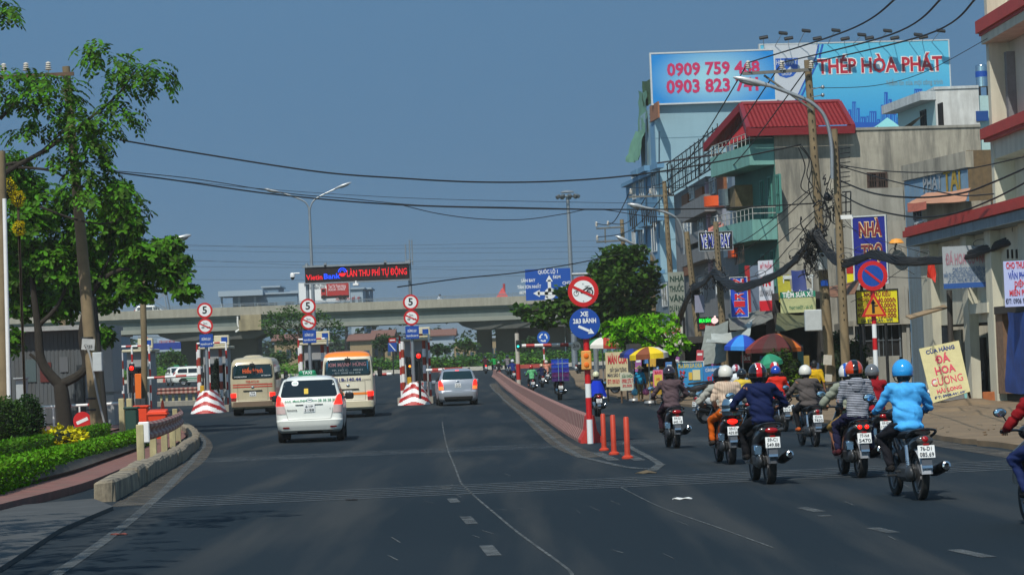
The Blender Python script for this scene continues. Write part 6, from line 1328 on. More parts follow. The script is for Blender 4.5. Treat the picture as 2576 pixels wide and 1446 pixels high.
for x, y0, y1 in ((1628, 300, 640), (1661, 330, 600)):
 mb = MB(); a, b = w1f.px(x, y0), w1f.px(x, y1); mb.tube([w1f.at(a[0], a[1], .08), w1f.at(b[0], b[1], .08)], .06, 6); mb.build('drain_pipe', mat('pipe_dark_blue', (66, 92, 110), .6), t, w=1)
grt = mat('green_tarpaulin', (96, 140, 112), .6, var=.2, scale=1.5)
def tarp(pts, label, m, sag=.15, nm='tarpaulin', cat='tarpaulin', nu=10, nv=8, seed=0, thick=.015, **k):   # 4 corners: tl, tr, br, bl
 mb = MB(); a, b, c, d = [V(p) for p in pts]; nn = (b - a).cross(d - a).normalized(); vs = []
 for j in range(nv + 1):
  for i in range(nu + 1):
   u, v = i/nu, j/nv; p = a.lerp(b, u).lerp(d.lerp(c, u), v); vs.append(p + V((0, 0, -sag*sin(pi*u)*sin(pi*(.2 + .6*v)))) + nn*(noise.noise(p*1.6 + V((seed, 0, 0)))*sag*.7))
 fs = [(j*(nu + 1) + i, j*(nu + 1) + i + 1, (j + 1)*(nu + 1) + i + 1, (j + 1)*(nu + 1) + i) for j in range(nv) for i in range(nu)]
 o = len(vs); mb.add(vs + [v + nn*thick for v in vs], fs + [tuple(q + o for q in reversed(f)) for f in fs]); return mb.solo(nm, m, label, cat, smooth=True, **k)
tarp([P(1608, 228, 207), P(1626, 228, 200), P(1626, 330, 199), P(1606, 352, 207)], 'green sheet hanging down the street side of the blue tower below its roof', grt, .3, seed=1)
tarp([P(1598, 330, 208), P(1622, 318, 201), P(1608, 400, 199), P(1572, 406, 207)], 'pale green slanted awning sheet on the street side of the blue tower', grt, .3, seed=2)
tarp([P(1616, 205, 203), P(1640, 195, 199), P(1640, 258, 198), P(1618, 268, 203)], 'dark green netting on the roof of the blue tower behind the billboard', mat('green_net', (50, 84, 54), .9, var=.3, scale=3), .2, seed=3)
# --- billboards on the roofs
def gradmat(name, c0, c1, radial, ext):
 m = bpy.data.materials.new(name); m.use_nodes = True; n = m.node_tree; L = n.links; b = n.nodes['Principled BSDF']; b.inputs['Roughness'].default_value = .5
 tc = n.nodes.new('ShaderNodeTexCoord'); mp = n.nodes.new('ShaderNodeMapping'); mp.inputs['Scale'].default_value = ext[0]; mp.inputs['Location'].default_value = ext[1]; g_ = n.nodes.new('ShaderNodeTexGradient'); g_.gradient_type = 'SPHERICAL' if radial else 'LINEAR'
 r = n.nodes.new('ShaderNodeValToRGB'); r.color_ramp.elements[0].color = (*lin([v/255 for v in c0]), 1); r.color_ramp.elements[1].color = (*lin([v/255 for v in c1]), 1); r.color_ramp.elements[1].position = .8
 L.new(tc.outputs['Object'], mp.inputs[0]); L.new(mp.outputs[0], g_.inputs[0]); L.new(g_.outputs[0], r.inputs[0]); L.new(r.outputs[0], b.inputs['Base Color']); return m
def board(name, label, cat, x0, y0, x1, y1, Z0, Z1, th, mats, draw, frame=None, post=None, group=None):
 """upright board seen between two photo points; draw(mb, wall, k) adds the print"""
 wl = Wall(x0, Z0, x1, Z1, (y0 + y1)/2); za, zb = wl.px((x0 + x1)/2, y0, 0)[1], wl.px((x0 + x1)/2, y1, 0)[1]; t = thing(name, label, cat, wl.at(wl.L/2, zb), 0, group)
 mb = MB(); wl.box(mb, 0, wl.L, zb, za, -th, 0); draw(mb, wl); mb.build('panel', mats, t, w=1)
 if frame:
  mb = MB(); e = frame[1]; wl.box(mb, -e, wl.L + e, za, za + e, -th - .01, .03); wl.box(mb, -e, wl.L + e, zb - e, zb, -th - .01, .03); wl.box(mb, -e, 0, zb, za, -th - .01, .03); wl.box(mb, wl.L, wl.L + e, zb, za, -th - .01, .03); mb.build('frame', frame[0], t, w=1)
 if post:
  for u in post[1]:
   mb = MB(); mb.tube([wl.at(u*wl.L, za - .1, -th - .1), wl.at(u*wl.L, post[0], -th - .1)], post[2], 8); mb.build('post', post[3] if len(post) > 3 else iron, t, w=1)
 return t, wl, za, zb
mag = mat('magenta_print', (190, 32, 88), .5)
def d1(mb, wl): wl.text(mb, '0909 759 468', 1677, 158, 1912, 190, .012, 1, .8, .035); wl.text(mb, '0903 823 741', 1679, 200, 1912, 234, .012, 1, .8, .035)
g1 = gradmat('phone_board_print', (10, 128, 200), (150, 200, 214), True, ((.2, .2, .36), (0, 0, -.68)))
t1, wl1, za1, zb1 = board('billboard', 'pale blue rooftop billboard with two magenta phone numbers', 'billboard', 1640, 132, 1948, 256, 194.6, 195.1, .3, [g1, mag], d1, (wf, .12));
def d2(mb, wl):
 P2 = lambda x, y: wl.at(*wl.px(x, y, .012), .012)
 mb.poly([P2(1921, 112), P2(2063, 112), P2(2052, 145), P2(1985, 300), P2(1921, 300)], 1)
 for a, b in (((2067, 112), (2072, 112)), ((2058, 112), (2062, 112))):
  mb.poly([wl.at(*wl.px(*q, .02), .02) for q in ((a[0], 112), (b[0], 112), (b[0] - 8, 145), (b[0] - 80, 300), (a[0] - 80, 300), (a[0] - 8, 145))], 2)
 wl.text(mb, 'THÉP HÒA PHÁT', 2055, 142, 2372, 190, .022, 4, .66, .075); wl.text(mb, 'THÉP HÒA PHÁT', 2055, 142, 2372, 190, .03, 3, .66, .03)
 wl.text(mb, 'Niềm tin của mọi công trình', 2230, 200, 2372, 216, .022, 6, .7, .01)
 q = [P2(1950, 148), P2(2007, 146), P2(2007, 178), P2(1995, 192), P2(1978, 197), P2(1962, 192), P2(1950, 178)]; mb.poly([p + wl.n*.01 for p in q], 2)
 wl.text(mb, 'HÒA PHÁT', 1952, 150, 2005, 166, .03, 1); wl.text(mb, 'GROUP', 1966, 182, 1992, 192, .03, 1)
 for dx in (-9, 9): mb.poly([wl.at(*wl.px(x, y, .03), .03) for x, y in ((1979 + dx - 11, 178), (1979 + dx, 168), (1979 + dx + 11, 178))], 1)
 x = 2134
 for h, w_ in ((40, 8), (60, 10), (44, 8), (22, 14), (24, 6), (36, 18), (16, 8), (52, 7), (84, 9), (66, 9), (30, 10), (20, 8), (40, 14), (28, 8), (60, 8), (92, 20), (40, 10)):
  mb.poly([wl.at(*wl.px(a, b, .014), .014) for a, b in ((x, 316), (x + w_, 316), (x + w_, 316 - h), (x, 316 - h))], 2)
  for k in range(int(w_/5)): mb.poly([wl.at(*wl.px(a, b, .02), .02) for a, b in ((x + 2 + k*5, 316), (x + 3.6 + k*5, 316), (x + 3.6 + k*5, 320 - h), (x + 2 + k*5, 320 - h))], 5)
  x += w_ + 1.4
 mb.poly([wl.at(*wl.px(a, b, .024), .024) for a, b in ((2130, 330), (2388, 330), (2388, 308), (2130, 308))], 2)
g2 = gradmat('steel_board_print', (20, 142, 206), (90, 184, 214), False, ((1, 1, 1), (0, 0, 0)))
g2.node_tree.nodes['Mapping'].inputs['Rotation'].default_value = (0, pi/2, 0); g2.node_tree.nodes['Mapping'].inputs['Scale'].default_value = (.14, 1, .14)
t2, wl2, za2, zb2 = board('billboard', 'wide blue steel company billboard with red title and floodlights along its top', 'billboard', 1917, 108, 2390, 330, 214, 216, .4, [g2, mat('board_white', (190, 196, 202), .5), mat('board_deep_blue', (12, 84, 176), .5), mat('board_red', (176, 26, 48), .5), signwhite, mat('board_light_blue', (70, 160, 214), .5), mat('board_grey_print', (120, 150, 160), .6)], d2, (wf, .1))
mb = MB(); wl2.box(mb, .3, wl2.L, zb2 - 14, zb2, -1.5, -1.2); mb.build('frame', iron, t2, w=1)
w0_ = mb = None
for x, y, side in ((1921, 95, -1), (1970, 84, 1), (1984, 97, -1), (2028, 78, 1), (2056, 97, -1), (2103, 77, 1), (2126, 98, -1), (2168, 88, 1), (2187, 96, -1), (2233, 78, 1), (2251, 96, -1), (2310, 88, 1), (2323, 94, -1), (2367, 78, 1)):
 u = wl2.px(x, y, 1.6)[0]; z = wl2.px(x, y, 1.6)[1]; p = wl2.at(u, z, 1.6); mb = MB(); mb.tube([wl2.at(u - side*.35, za2 - .1, .03), wl2.at(u - side*.1, z - .2, 1.0), p], .03, 6); mb.box(p, (.75, .35, .22), 1, RX(.5) @ RY(.15*side), .05)
 mb.solo('floodlight', [steel, iron], 'small dark floodlight on an arm above the wide blue billboard', 'floodlight', 'floodlights along the wide billboard', wl2.at(u - side*.35, za2, 0))
# house under that billboard, behind the red roof
hb = house('house_block', 'plain house block hidden behind the red roof below the wide billboard', Wall(1930, 212, 2380, 214).a); wv = Wall(1930, 217.5, 2390, 218.5); mb = MB(); wv.box(mb, 0, wv.L, 0, zb2 - .2, -9, 0); mb.build('wall', plaster2, hb, w=1)
# --- house with the red roof and green balconies
w3 = Wall(1971, 119, 2492, 120.5); w3f = Wall(1869, 126.3, 1971, 119); t = house('balcony_house', 'grey stained house with teal balconies and a red tiled gable roof', w3.a)
mb = MB(); zt = w3.px(2200, 327)[1]; w3.box(mb, 0, w3.L, 0, zt, -7.4, 0); mb.build('side_wall', plaster, t, w=1)
mb = MB(); zr = w3.px(1960, 322)[1]; w3.box(mb, .9, 3.0, zt, zr, -7.0, -.3); w3.box(mb, 0, .12, zt, zt + .05, -7, -.1); mb.build('roof_room', plaster2, t, w=1)
mb = MB(); w3.pbox(mb, 2118, 476, 2290, 900, 0, .12, 0, .1); w3.box(mb, 0, w3.L, zt, zt + .12, -.3, .06); mb.build('plaster_band', plaster2, t, w=1)
w3.window(t, 2180, 434, 2233, 474, mat('rust_frame', (70, 52, 44), .7), dark, .0, 9)
# roof
mb = MB(); ez = w3.px(1980, 322, .6)[1]; u0 = w3.px(1882, 325, .6)[0]; u1 = w3.px(2146, 318, .6)[0]; rz = w3.px(1990, 262, -3.7)[1]; r0, r1 = w3.px(1864, 264, -3.7)[0], w3.px(2112, 262, -3.7)[0]
rows = 16; vs = []
for i in range(rows):
 for k in (0, 1):
  f = (i + k)/rows; d = lerp(.6, -3.7, f); z = lerp(ez, rz, f) + (.07 if k == 0 else 0); vs += [w3.at(lerp(u0, r0, f), z, d), w3.at(lerp(u1, r1, f), z, d)]
fs = [(2*i, 2*i + 1, 2*i + 3, 2*i + 2) for i in range(2*rows - 1)]; mb.add(vs, fs)
mb.poly([w3.at(r0, rz, -3.7), w3.at(r1, rz, -3.7), w3.at(u1, ez, -8.2), w3.at(u0, ez, -8.2)])
redr = mat('red_roof_tile', (140, 34, 40), .6, var=.12, scale=3); redd = mat('red_fascia', (120, 18, 26), .55, var=.1)
def roofwave():
 n = redr.node_tree; L = n.links; tc = n.nodes.new('ShaderNodeTexCoord'); wv = n.nodes.new('ShaderNodeTexWave'); wv.inputs['Scale'].default_value = 1.6; wv.bands_direction = 'X'; L.new(tc.outputs['Object'], wv.inputs['Vector']); bp = n.nodes.new('ShaderNodeBump'); bp.inputs['Strength'].default_value = .7; bp.inputs['Distance'].default_value = .06; L.new(wv.outputs['Fac'], bp.inputs['Height']); L.new(bp.outputs[0], n.nodes['Principled BSDF'].inputs['Normal'])
roofwave(); rf = mb.build('roof', redr, t, w=1)
mb = MB(); w3.box(mb, u0 - .05, u1 + .05, ez - .34, ez + .02, .58, .72); w3.box(mb, u1, u1 + .12, ez - .3, ez + .02, -8, .6)
for a, b in (((u0, ez, .6), (r0, rz, -3.7)), ((r0, rz, -3.7), (u0, ez, -8.2)), ((u1, ez, .6), (r1, rz, -3.7))):
 p, q = w3.at(*a), w3.at(*b); mb.prism([p - w3.t*.1 + V((0, 0, -.28)), p + w3.t*.1 + V((0, 0, -.28)), p + w3.t*.1 + V((0, 0, .1)), p - w3.t*.1 + V((0, 0, .1))], q - p)
mb.tube([w3.at(r0, rz + .05, -3.7), w3.at(r1, rz + .05, -3.7)], .12, 8); mb.build('fascia', redd, t, w=1)
mb = MB(); mb.poly([w3.at(u0 + .5, ez - .2, .4), w3.at(r0 + .5, rz - .35, -3.7), w3.at(u0 + .5, ez - .2, -8)]); mb.build('gable', mat('gable_red', (150, 24, 30), .7), t, w=1)
# street front and balconies
mb = MB(); w3f.box(mb, 0, w3f.L - .02, 0, zt - .02, -.3, .03); mb.build('front_wall', teal, t, w=1)
for (yr, yb, fl) in ((341, 408, 1), (530, 600, 2)):
 zb = w3f.px(1968, yb, 0)[1]; zp = zb + .95; zq = w3f.px(1909 if fl == 1 else 1909, yr, 1.15)[1]; b = MB()
 w3f.box(b, -.05, w3f.L - .02, zb, zb + .16, 0, 1.2); w3f.box(b, -.05, w3f.L - .02, zb + .16, zp, 1.08, 1.2); w3f.box(b, w3f.L - .14, w3f.L - .02, zb + .16, zp, 0, 1.08); w3f.box(b, -.05, .08, zb + .16, zp, 0, 1.08)
 bo = b.build('balcony', teal2, t, w=1); rl_ = MB()
 for k in range(11): u = lerp(0, w3f.L - .1, k/10); rl_.tube([w3f.at(u, zp, 1.14), w3f.at(u, zp + .55, 1.14)], .02, 5)
 for h in (.28, .55): rl_.tube([w3f.at(0, zp + h, 1.14), w3f.at(w3f.L - .08, zp + h, 1.14), w3f.at(w3f.L - .08, zp + h, .05)], .022, 5)
 ro = rl_.build('railing', mat('rail_pale', (168, 168, 160), .5), None); ro.parent = bo; ro.matrix_parent_inverse = t.matrix_world.inverted()
for (x0, x1, y0, y1) in ((1912, 1926, 455, 560), (1932, 1945, 445, 545), (1952, 1966, 440, 535), (1915, 1930, 640, 730), (1938, 1952, 630, 720)): w3f.window(t, x0, y0, x1, y1, mat('teal_frame', (70, 130, 118), .6), dark, .04, 3, 'shuttered_window')
mb = MB(); q = w3f.at(1.0, w3f.px(1945, 600, 0)[1] + 1.9, .7); mb.tube([q + V((0, 0, 0)), q + V((0, 0, .8))], .42, 20); [mb.tube([q + V((0, 0, h)), q + V((0, 0, h + .05))], .44, 20) for h in (.1, .3, .5, .7)]
mb.solo('water_tank', mat('tank_steel', (110, 116, 118), .3, metal=.8), 'steel water drum under the upper teal balcony', 'water tank')
# --- narrow houses with the iron cage
w2 = Wall(1712, 157, 1874, 128.5); t = house('narrow_house', 'narrow tall house with a black iron cage on its top floor and brown tiled panels', w2.at(2, 0)); U = lambda x, y=450, d=0: w2.px(x, y, d)[0]
um = U(1775); zc = w2.px(1715, 492)[1]; zb_ = w2.px(1715, 480)[1]
mb = MB(); w2.box(mb, 0, um - .05, 0, zb_, -9, 0); mb.build('front_wall', greyw, t, w=1)
mb = MB(); z1 = w2.px(1712, 388, .4)[1]
for i in range(13):
 u = lerp(0, U(1826), i/12); w2.box(mb, u - .025, u + .025, zb_, z1 + .0 + i*.02, .3, .35)
 if i < 6: w2.box(mb, -.02, .03, zb_, z1, -i*.8, -i*.8 + .05)
for k in range(5): h = lerp(zb_, z1, k/4); w2.box(mb, 0, U(1826), h - .03, h + .03, .35, .39)
for k in range(26): u = lerp(0, U(1826), k/25); w2.box(mb, u - .008, u + .008, zb_, z1, .28, .3)
mb.build('iron_cage', iron, t, w=1)
mb = MB(); a = [w2.at(-.3, z1 + .1, .9), w2.at(U(1834), w2.px(1834, 362, .9)[1], .9), w2.at(U(1834), w2.px(1834, 362, .9)[1] + .6, -5), w2.at(-.3, z1 + .7, -5)]; mb.prism(a, (0, 0, .09)); mb.build('cage_roof', mat('dark_sheet', (58, 40, 38), .7, var=.3), t, w=1)
for (x0, y0, x1, y1) in ((1714, 494, 1731, 522), (1748, 480, 1768, 512), (1716, 645, 1735, 690)): w2.part(t, 'tile_panel', x0, y0, x1, y1, 0, .12, brickw)
for (x0, y0, x1, y1) in ((1733, 470, 1746, 500), (1719, 545, 1740, 600), (1756, 540, 1772, 600), (1722, 620, 1738, 650), (1758, 700, 1772, 780)): w2.window(t, x0, y0, x1, y1, wf, mat('pane_blue_grey', (70, 90, 104), .1), .0, 3)
for (x0, y0, x1, y1) in ((1712, 521, 1773, 532), (1712, 640, 1773, 652), (1712, 600, 1760, 606)): w2.part(t, 'balcony_slab', x0, y0, x1, y1, 0, .7, greyw)
mb = MB(); a, b = w2.px(1735, 608, .6), w2.px(1760, 640, .6)
for k in range(9): u = lerp(a[0], b[0], k/8); mb.tube([w2.at(u, b[1], .6), w2.at(u, a[1], .6)], .018, 5)
mb.tube([w2.at(a[0], a[1], .6), w2.at(b[0], a[1], .6)], .03, 5); mb.build('balcony_rail', iron, t, w=1)
t = house('narrow_house', 'narrow grey and lilac house with an orange drum balcony left of the teal balconies', w2.at(um + 2, 0))
zc2 = w2.px(1840, 430)[1]; mb = MB(); w2.box(mb, um, w2.L + .6, 0, zc2, -9, .05); mb.build('front_wall', greyw, t, w=1)
w2.part(t, 'pilaster', 1776, 458, 1783, 700, .05, .25, pinkw); w2.part(t, 'wall_panel', 1826, 360, 1842, 470, .05, .2, mat('blue_grey_panel', (96, 116, 134), .8, var=.1)); w2.part(t, 'tile_panel', 1802, 440, 1822, 490, .05, .2, brickw); w2.part(t, 'stone_panel', 1825, 478, 1850, 520, .05, .9, mat('stone_brown', (112, 98, 72), .95, var=.35, scale=4))
mb = MB(); a, b = w2.px(1797, 494, .6), w2.px(1797, 520, .6); c = w2.at(a[0], b[1], .3); mb.lathe([(0, 0), (.85, 0), (.85, a[1] - b[1]), (.8, a[1] - b[1]), (.8, .1)], c, 0, 28); mb.build('drum_balcony', mat('balcony_orange', (214, 82, 24), .6, var=.08), t, True, True)
w2.part(t, 'white_panel', 1815, 525, 1848, 640, .05, .3, mat('panel_white', (176, 184, 190), .7, var=.1)); w2.part(t, 'balcony_slab', 1785, 596, 1822, 604, .05, .8, greyw)
for (x0, y0, x1, y1) in ((1790, 548, 1808, 592), (1785, 450, 1800, 486), (1830, 420, 1840, 456), (1800, 660, 1812, 740)): w2.window(t, x0, y0, x1, y1, wf, mat('pane_blue_grey', (70, 90, 104), .1), .05, 3)
tarp([w2.at(*w2.px(1784, 566, .05), .05), w2.at(*w2.px(1818, 556, .05), .05), w2.at(*w2.px(1822, 580, 1.1), 1.1), w2.at(*w2.px(1780, 588, 1.1), 1.1)], 'small red and white awning on the narrow lilac house', mat('awning_red_white', (190, 120, 104), .7, var=.3, scale=3), .05, 'awning', 'awning', seed=4)
w2.part(t, 'orange_panel', 1830, 618, 1842, 646, .05, .5, mat('balcony_orange', (214, 82, 24)))
mb = MB(); a, b = w2.px(1846, 585, .9), w2.px(1872, 660, .9)
for k in range(7): u = lerp(a[0], b[0], k/6); mb.tube([w2.at(u, b[1], .9), w2.at(u, b[1] + .9, .9)], .02, 5)
mb.tube([w2.at(a[0], b[1] + .9, .9), w2.at(b[0], b[1] + .9, .9)], .03, 5); mb.build('balcony_rail', mat('rail_brown', (80, 62, 52), .7), t, w=1)
# low terrace of shop fronts beyond, behind the trees
wl_ = Wall(1600, 190, 1722, 156); t = house('low_shop_house', 'low blue grey shop house between the round dark tree and the blue tower', wl_.at(1, 0)); mb = MB(); wl_.box(mb, 0, wl_.L, 0, wl_.px(1700, 700)[1], -8, 0); mb.build('wall', mat('blue_grey_wall', (112, 130, 140), .85, var=.15, streak=.3), t, w=1)
for x0, y0, x1, y1 in ((1665, 715, 1680, 770), (1688, 830, 1716, 900)): wl_.window(t, x0, y0, x1, y1, wf, None, .0, 3)
# --- rooftop house, tank
w6 = Wall(2382, 134, 2492, 134.1); w6f = Wall(2285, 141, 2382, 134); t = house('rooftop_house', 'small mottled white rooftop house above the long grey wall', w6.at(0, w3.px(2200, 327)[1] - 1)); z0 = w6.px(2400, 335)[1] - 1.5
mb = MB(); zt6 = w6.px(2430, 222)[1]; w6.box(mb, 0, w6.L, z0, zt6, -6, 0); mb.build('side_wall', mat('mottled_white', (206, 208, 204), .9, var=.2, scale=.9, streak=.4, dirt=(128, 126, 120)), t, w=1)
mb = MB(); w6f.box(mb, 0, w6f.L, z0, zt6 - .4, -3, -.01); mb.build('front_wall', mat('pale_aqua', (168, 198, 196), .85, var=.1), t, w=1)
mb = MB(); w6f.box(mb, -.3, w6f.L + .05, zt6 - .55, zt6 - .1, 0, .8); w6.box(mb, -.05, w6.L, zt6 - .02, zt6 + .12, -6, .06); mb.build('canopy', mat('canopy_white', (190, 196, 196), .8, var=.15, streak=.3), t, w=1)
w6f.window(t, 2316, 280, 2332, 326, iron, dark, 0); w6f.part(t, 'door', 2358, 262, 2372, 326, -.01, .06, dark); w6.part(t, 'window', 2455, 280, 2487, 304, 0, .06, mat('blue_shutter', (20, 66, 130), .5))
tk = thing('water_tank', 'stainless water tank with a blue band on the roof at far right', 'water tank', P(2471, 218, 140)); k_ = 140/F; mb = MB(); c = P(2471, 219, 140); h = 54*k_; r = 15.5*k_
mb.lathe([(0, 0), (r, 0)] + [(r*(1 + .02*(j % 2)), h*j/14) for j in range(15)] + [(r*.9, h*1.03), (r*.3, h*1.08), (0, h*1.09)], c, 0, 28); mb.build('drum', mat('polished_steel', (165, 185, 195)), tk, True, True)
mb = MB(); mb.lathe([(r*1.03, h*.45), (r*1.03, h*.72)], c, 0, 28); mb.build('blue_band', signblue, tk, True, True); mb = MB()
for a in (0, 2, 4): mb.tube([c + V((r*.8*cos(a), r*.8*sin(a), -.9)), c + V((r*.8*cos(a), r*.8*sin(a), .05))], .05, 6)
mb.build('stand', iron, tk, w=1)
tarp([P(2205, 318, 121), P(2300, 302, 121), P(2330, 286, 121.5), P(2215, 330, 121)], 'crumpled dark tarpaulin lying on top of the long grey wall', mat('dark_tarp', (20, 34, 32), .5, var=.3, scale=3), .5, seed=5)
tarp([P(2188, 325, 122), P(2232, 296, 123), P(2262, 318, 122), P(2230, 332, 121.6)], 'pale aqua sheet propped up on top of the long grey wall', mat('aqua_sheet', (120, 180, 180), .6), .05, seed=6)
# --- blue sign front house, pink awning, stained block
w4f = Wall(2294, 101.5, 2456, 95); w4 = Wall(2456, 95, 2500, 95.05); t = house('old_shop_house', 'old narrow shop house with a faded blue sign wall and stained parapet', w4f.a); zt = w4f.px(2450, 376)[1]
mb = MB(); w4f.box(mb, 0, w4f.L - .01, 0, zt - .6, -.4, 0); mb.build('sign_wall', mat('faded_blue_wall', (104, 142, 172), .85, var=.2, scale=1.5, streak=.5, dirt=(130, 134, 130)), t, w=1)
mb = MB(); w4f.box(mb, -.05, w4f.L + .03, zt - .6, zt, -.5, .08); mb.build('parapet', plaster, t, w=1)
mb = MB(); w4.box(mb, 0, w4.L + .8, 0, zt + .02, -5.9, -.0); mb.build('side_wall', mat('brown_plaster', (110, 92, 66), .9, var=.3, streak=.6), t, w=1)
mb = MB(); a = w4f.px(2395, 455, .03); mb.text('TÀI', w4f.at(a[0], a[1], .03), w4f.t, EZ, 1.15, 0, .03); mb.build('worn_lettering', mat('worn_yellow', (160, 134, 50), .8, var=.3), t, w=1)
mb = MB(); a = w4f.px(2345, 462, .03); mb.text('PHÁT', w4f.at(a[0], a[1], .03), w4f.t, EZ, .8, 0, .02); mb.build('worn_lettering', mat('worn_white', (150, 156, 160), .8, var=.3), t, w=1)
w5l = Wall(2335, 93, 2510, 92.5); t = house('stained_block', 'low stained concrete block below the pink awning', w5l.a); mb = MB(); w5l.box(mb, 0, w5l.L, 0, w5l.px(2400, 508)[1], -5, 0); mb.build('wall', plaster, t, w=1); w5lf = Wall(2296, 96.5, 2335, 93); mb = MB(); w5lf.box(mb, 0, w5lf.L - .01, 0, w5l.px(2400, 512)[1], -.3, 0); mb.build('front_wall', mat('blue_grey_wall', (112, 130, 140)), t, w=1); w5lf.window(t, 2300, 530, 2318, 548, iron, dark, .0); w5lf.window(t, 2304, 560, 2330, 578, wf, None, .0, 4)
tarp([P(2330, 486, 94.5), P(2442, 472, 93), P(2428, 506, 90.6), P(2282, 512, 92)], 'faded pink awning spread over the low stained block', mat('awning_pink', (176, 128, 100), .8, var=.15, scale=2), .06, 'awning', 'awning', seed=7)
tarp([P(2282, 512, 92), P(2330, 507, 91.5), P(2330, 526, 91.4), P(2284, 534, 91.9)], 'reddish fringe cloth hanging from the left end of the pink awning', mat('awning_fringe', (140, 78, 66), .85, var=.3, scale=6), .03, 'awning_fringe', 'awning', seed=8)
# --- cream corner building with red cornices, shop below
w5 = Wall(2516, 88, 2660, 80); t = house('cream_building', 'tall cream building with red cornice bands at the right edge', w5.a); zt = 26
mb = MB(); w5.box(mb, 0, w5.L, 0, zt, -8, -.7); w5.box(mb, 0, .42, 0, zt, -.7, 0); mb.build('wall', cream, t, w=1)
zA, zB = w5.px(2500, 55)[1], w5.px(2500, 333)[1]; mb = MB(); w5.box(mb, .43, w5.L, zB - .9, zB - .2, -.7, -.02); w5.box(mb, -.02, w5.L, zA - .6, zA - .28, -.69, .15); mb.build('beam', cream, t, w=1)
mb = MB()
for z_, h in ((zA, .42), (zB, .36)): w5.box(mb, -.2, w5.L, z_ - h/2, z_ + h/2, -.68, .3); w5.box(mb, -.12, w5.L, z_ - h/2 - .1, z_ - h/2 - .005, -.68, .2)
mb.build('cornice', corn, t, w=1)
mb = MB(); w5.box(mb, .9, 1.2, zB + .4, zA - 1, -.7, -.4); mb.build('pilaster', greyw, t, w=1)
wc = Wall(2277, 90, 2650, 70, 560); ws = Wall(2322, 89.3, 2650, 72, 800); t = house('corner_shop', 'low shop with a red edged canopy and dark doorways below the cream building', ws.a)
zc = wc.px(2277, 598)[1]; mb = MB(); wc.box(mb, 0, wc.L, zc - .33, zc - .03, -2.5, 0); mb.build('canopy', mat('canopy_blue_grey', (120, 138, 148), .8, var=.12, streak=.3), t, w=1)
mb = MB(); wc.box(mb, -.05, wc.L, zc, zc + .22, -.5, .1); wc.box(mb, 0, wc.L, zc + .225, zc + .34, -.4, .02); mb.build('cornice', corn, t, w=1)
mb = MB(); ws.box(mb, 0, ws.L, 2.35, zc - .34, -4, -.3); mb.build('wall', cream, t, w=1)
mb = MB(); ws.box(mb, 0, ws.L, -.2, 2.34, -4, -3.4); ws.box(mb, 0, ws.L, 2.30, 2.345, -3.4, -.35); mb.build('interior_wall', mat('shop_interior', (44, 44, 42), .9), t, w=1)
for x0, x1 in ((2322, 2345), (2424, 2438), (2484, 2500), (2570, 2590)): mb = MB(); a, b = ws.px(x0, 800, 0)[0], ws.px(x1, 800, 0)[0]; ws.box(mb, a, b, -.2, zc - .34, -.3, 0); mb.build('column', cream, t, w=1)
ws.part(t, 'lintel', 2438, 765, 2484, 786, -.25, .05, cream); ws.part(t, 'roller_shutter', 2345, 800, 2395, 985, -.9, -.8, mat('shutter_grey', (92, 90, 86), .6, var=.2)); ws.part(t, 'doorway', 2398, 830, 2424, 985, -.85, -.78, mat('door_pale', (130, 130, 120), .7, var=.15)); ws.part(t, 'dark_doorway', 2445, 850, 2480, 985, -1.2, -1.1, dark);  # the innermost panel is a dark sheet standing for the shade in the doorway
for x0 in (2545, 2556, 2567): ws.part(t, 'vent_slot', x0 - 13, 628, x0 - 9, 650, -.32, -.27, dark)
ws.part(t, 'beam', 2500, 772, 2580, 784, -.25, .05, mat('dark_beam', (52, 48, 44), .9)); ws.part(t, 'brick_pier', 2503, 786, 2530, 990, -.3, -.02, mat('raw_brick', (118, 92, 72), .95, var=.35, scale=5))
tarp([ws.at(*ws.px(2534, 785, .1), .1), ws.at(*ws.px(2600, 775, .1), .1), ws.at(*ws.px(2600, 985, .1), .1), ws.at(*ws.px(2532, 985, .1), .1)], 'deep blue curtain hanging in the shop doorway at the right edge', mat('blue_curtain', (18, 60, 130), .75, var=.3, scale=3), .12, 'curtain', 'curtain', seed=9)
def dshop(mb, wl):
 wl.text(mb, 'ĐÁ HOA CƯƠNG', 2378, 636, 2484, 668, .012, 1, .75, .03); wl.text(mb, 'CUNG CẤP CÁC LOẠI ĐÁ THIÊN NHIÊN', 2396, 672, 2486, 684, .012, 2, .75); wl.text(mb, 'NHẬN THI CÔNG CÁC CÔNG TRÌNH BẰNG ĐÁ HOA CƯƠNG', 2374, 686, 2488, 697, .012, 2, .75); wl.text(mb, 'LÁT CẦU THANG, MẶT BẾP, QUẦY BAR...', 2384, 699, 2478, 709, .012, 2, .75)
 q = [wl.px(2372, 727, .012), wl.px(2490, 711, .012)]; wl.box(mb, 0, wl.L, wl.px(2430, 724)[1], wl.px(2430, 711)[1], 0, .014, 3)
board('shop_sign', 'grey white stone shop sign with blue foot under the red edged canopy', 'shop sign', 2372, 618, 2490, 722, 80.9, 80.4, .08, [mat('sign_dull_white', (150, 156, 160), .6, var=.1), mat('sign_faded_pink', (150, 110, 122), .6), mat('sign_text_blue', (44, 84, 124), .6), mat('sign_foot_blue', (28, 74, 140), .5)], dshop)
def drent(mb, wl): wl.text(mb, 'CHO THUÊ PHÒNG', 2530, 658, 2620, 676, .012, 1, .75, .03); wl.text(mb, 'VĂN PHÒNG - 1', 2537, 684, 2620, 702, .012, 2, .75, .03); wl.text(mb, 'DIỆN TÍCH', 2552, 706, 2610, 722, .012, 1, .75, .03); wl.text(mb, 'MIỄN PHÍ CÁP 1', 2540, 728, 2620, 744, .012, 1, .75, .03); wl.text(mb, 'ĐT: 0906 92 04 00', 2530, 750, 2610, 764, .012, 3, .75)
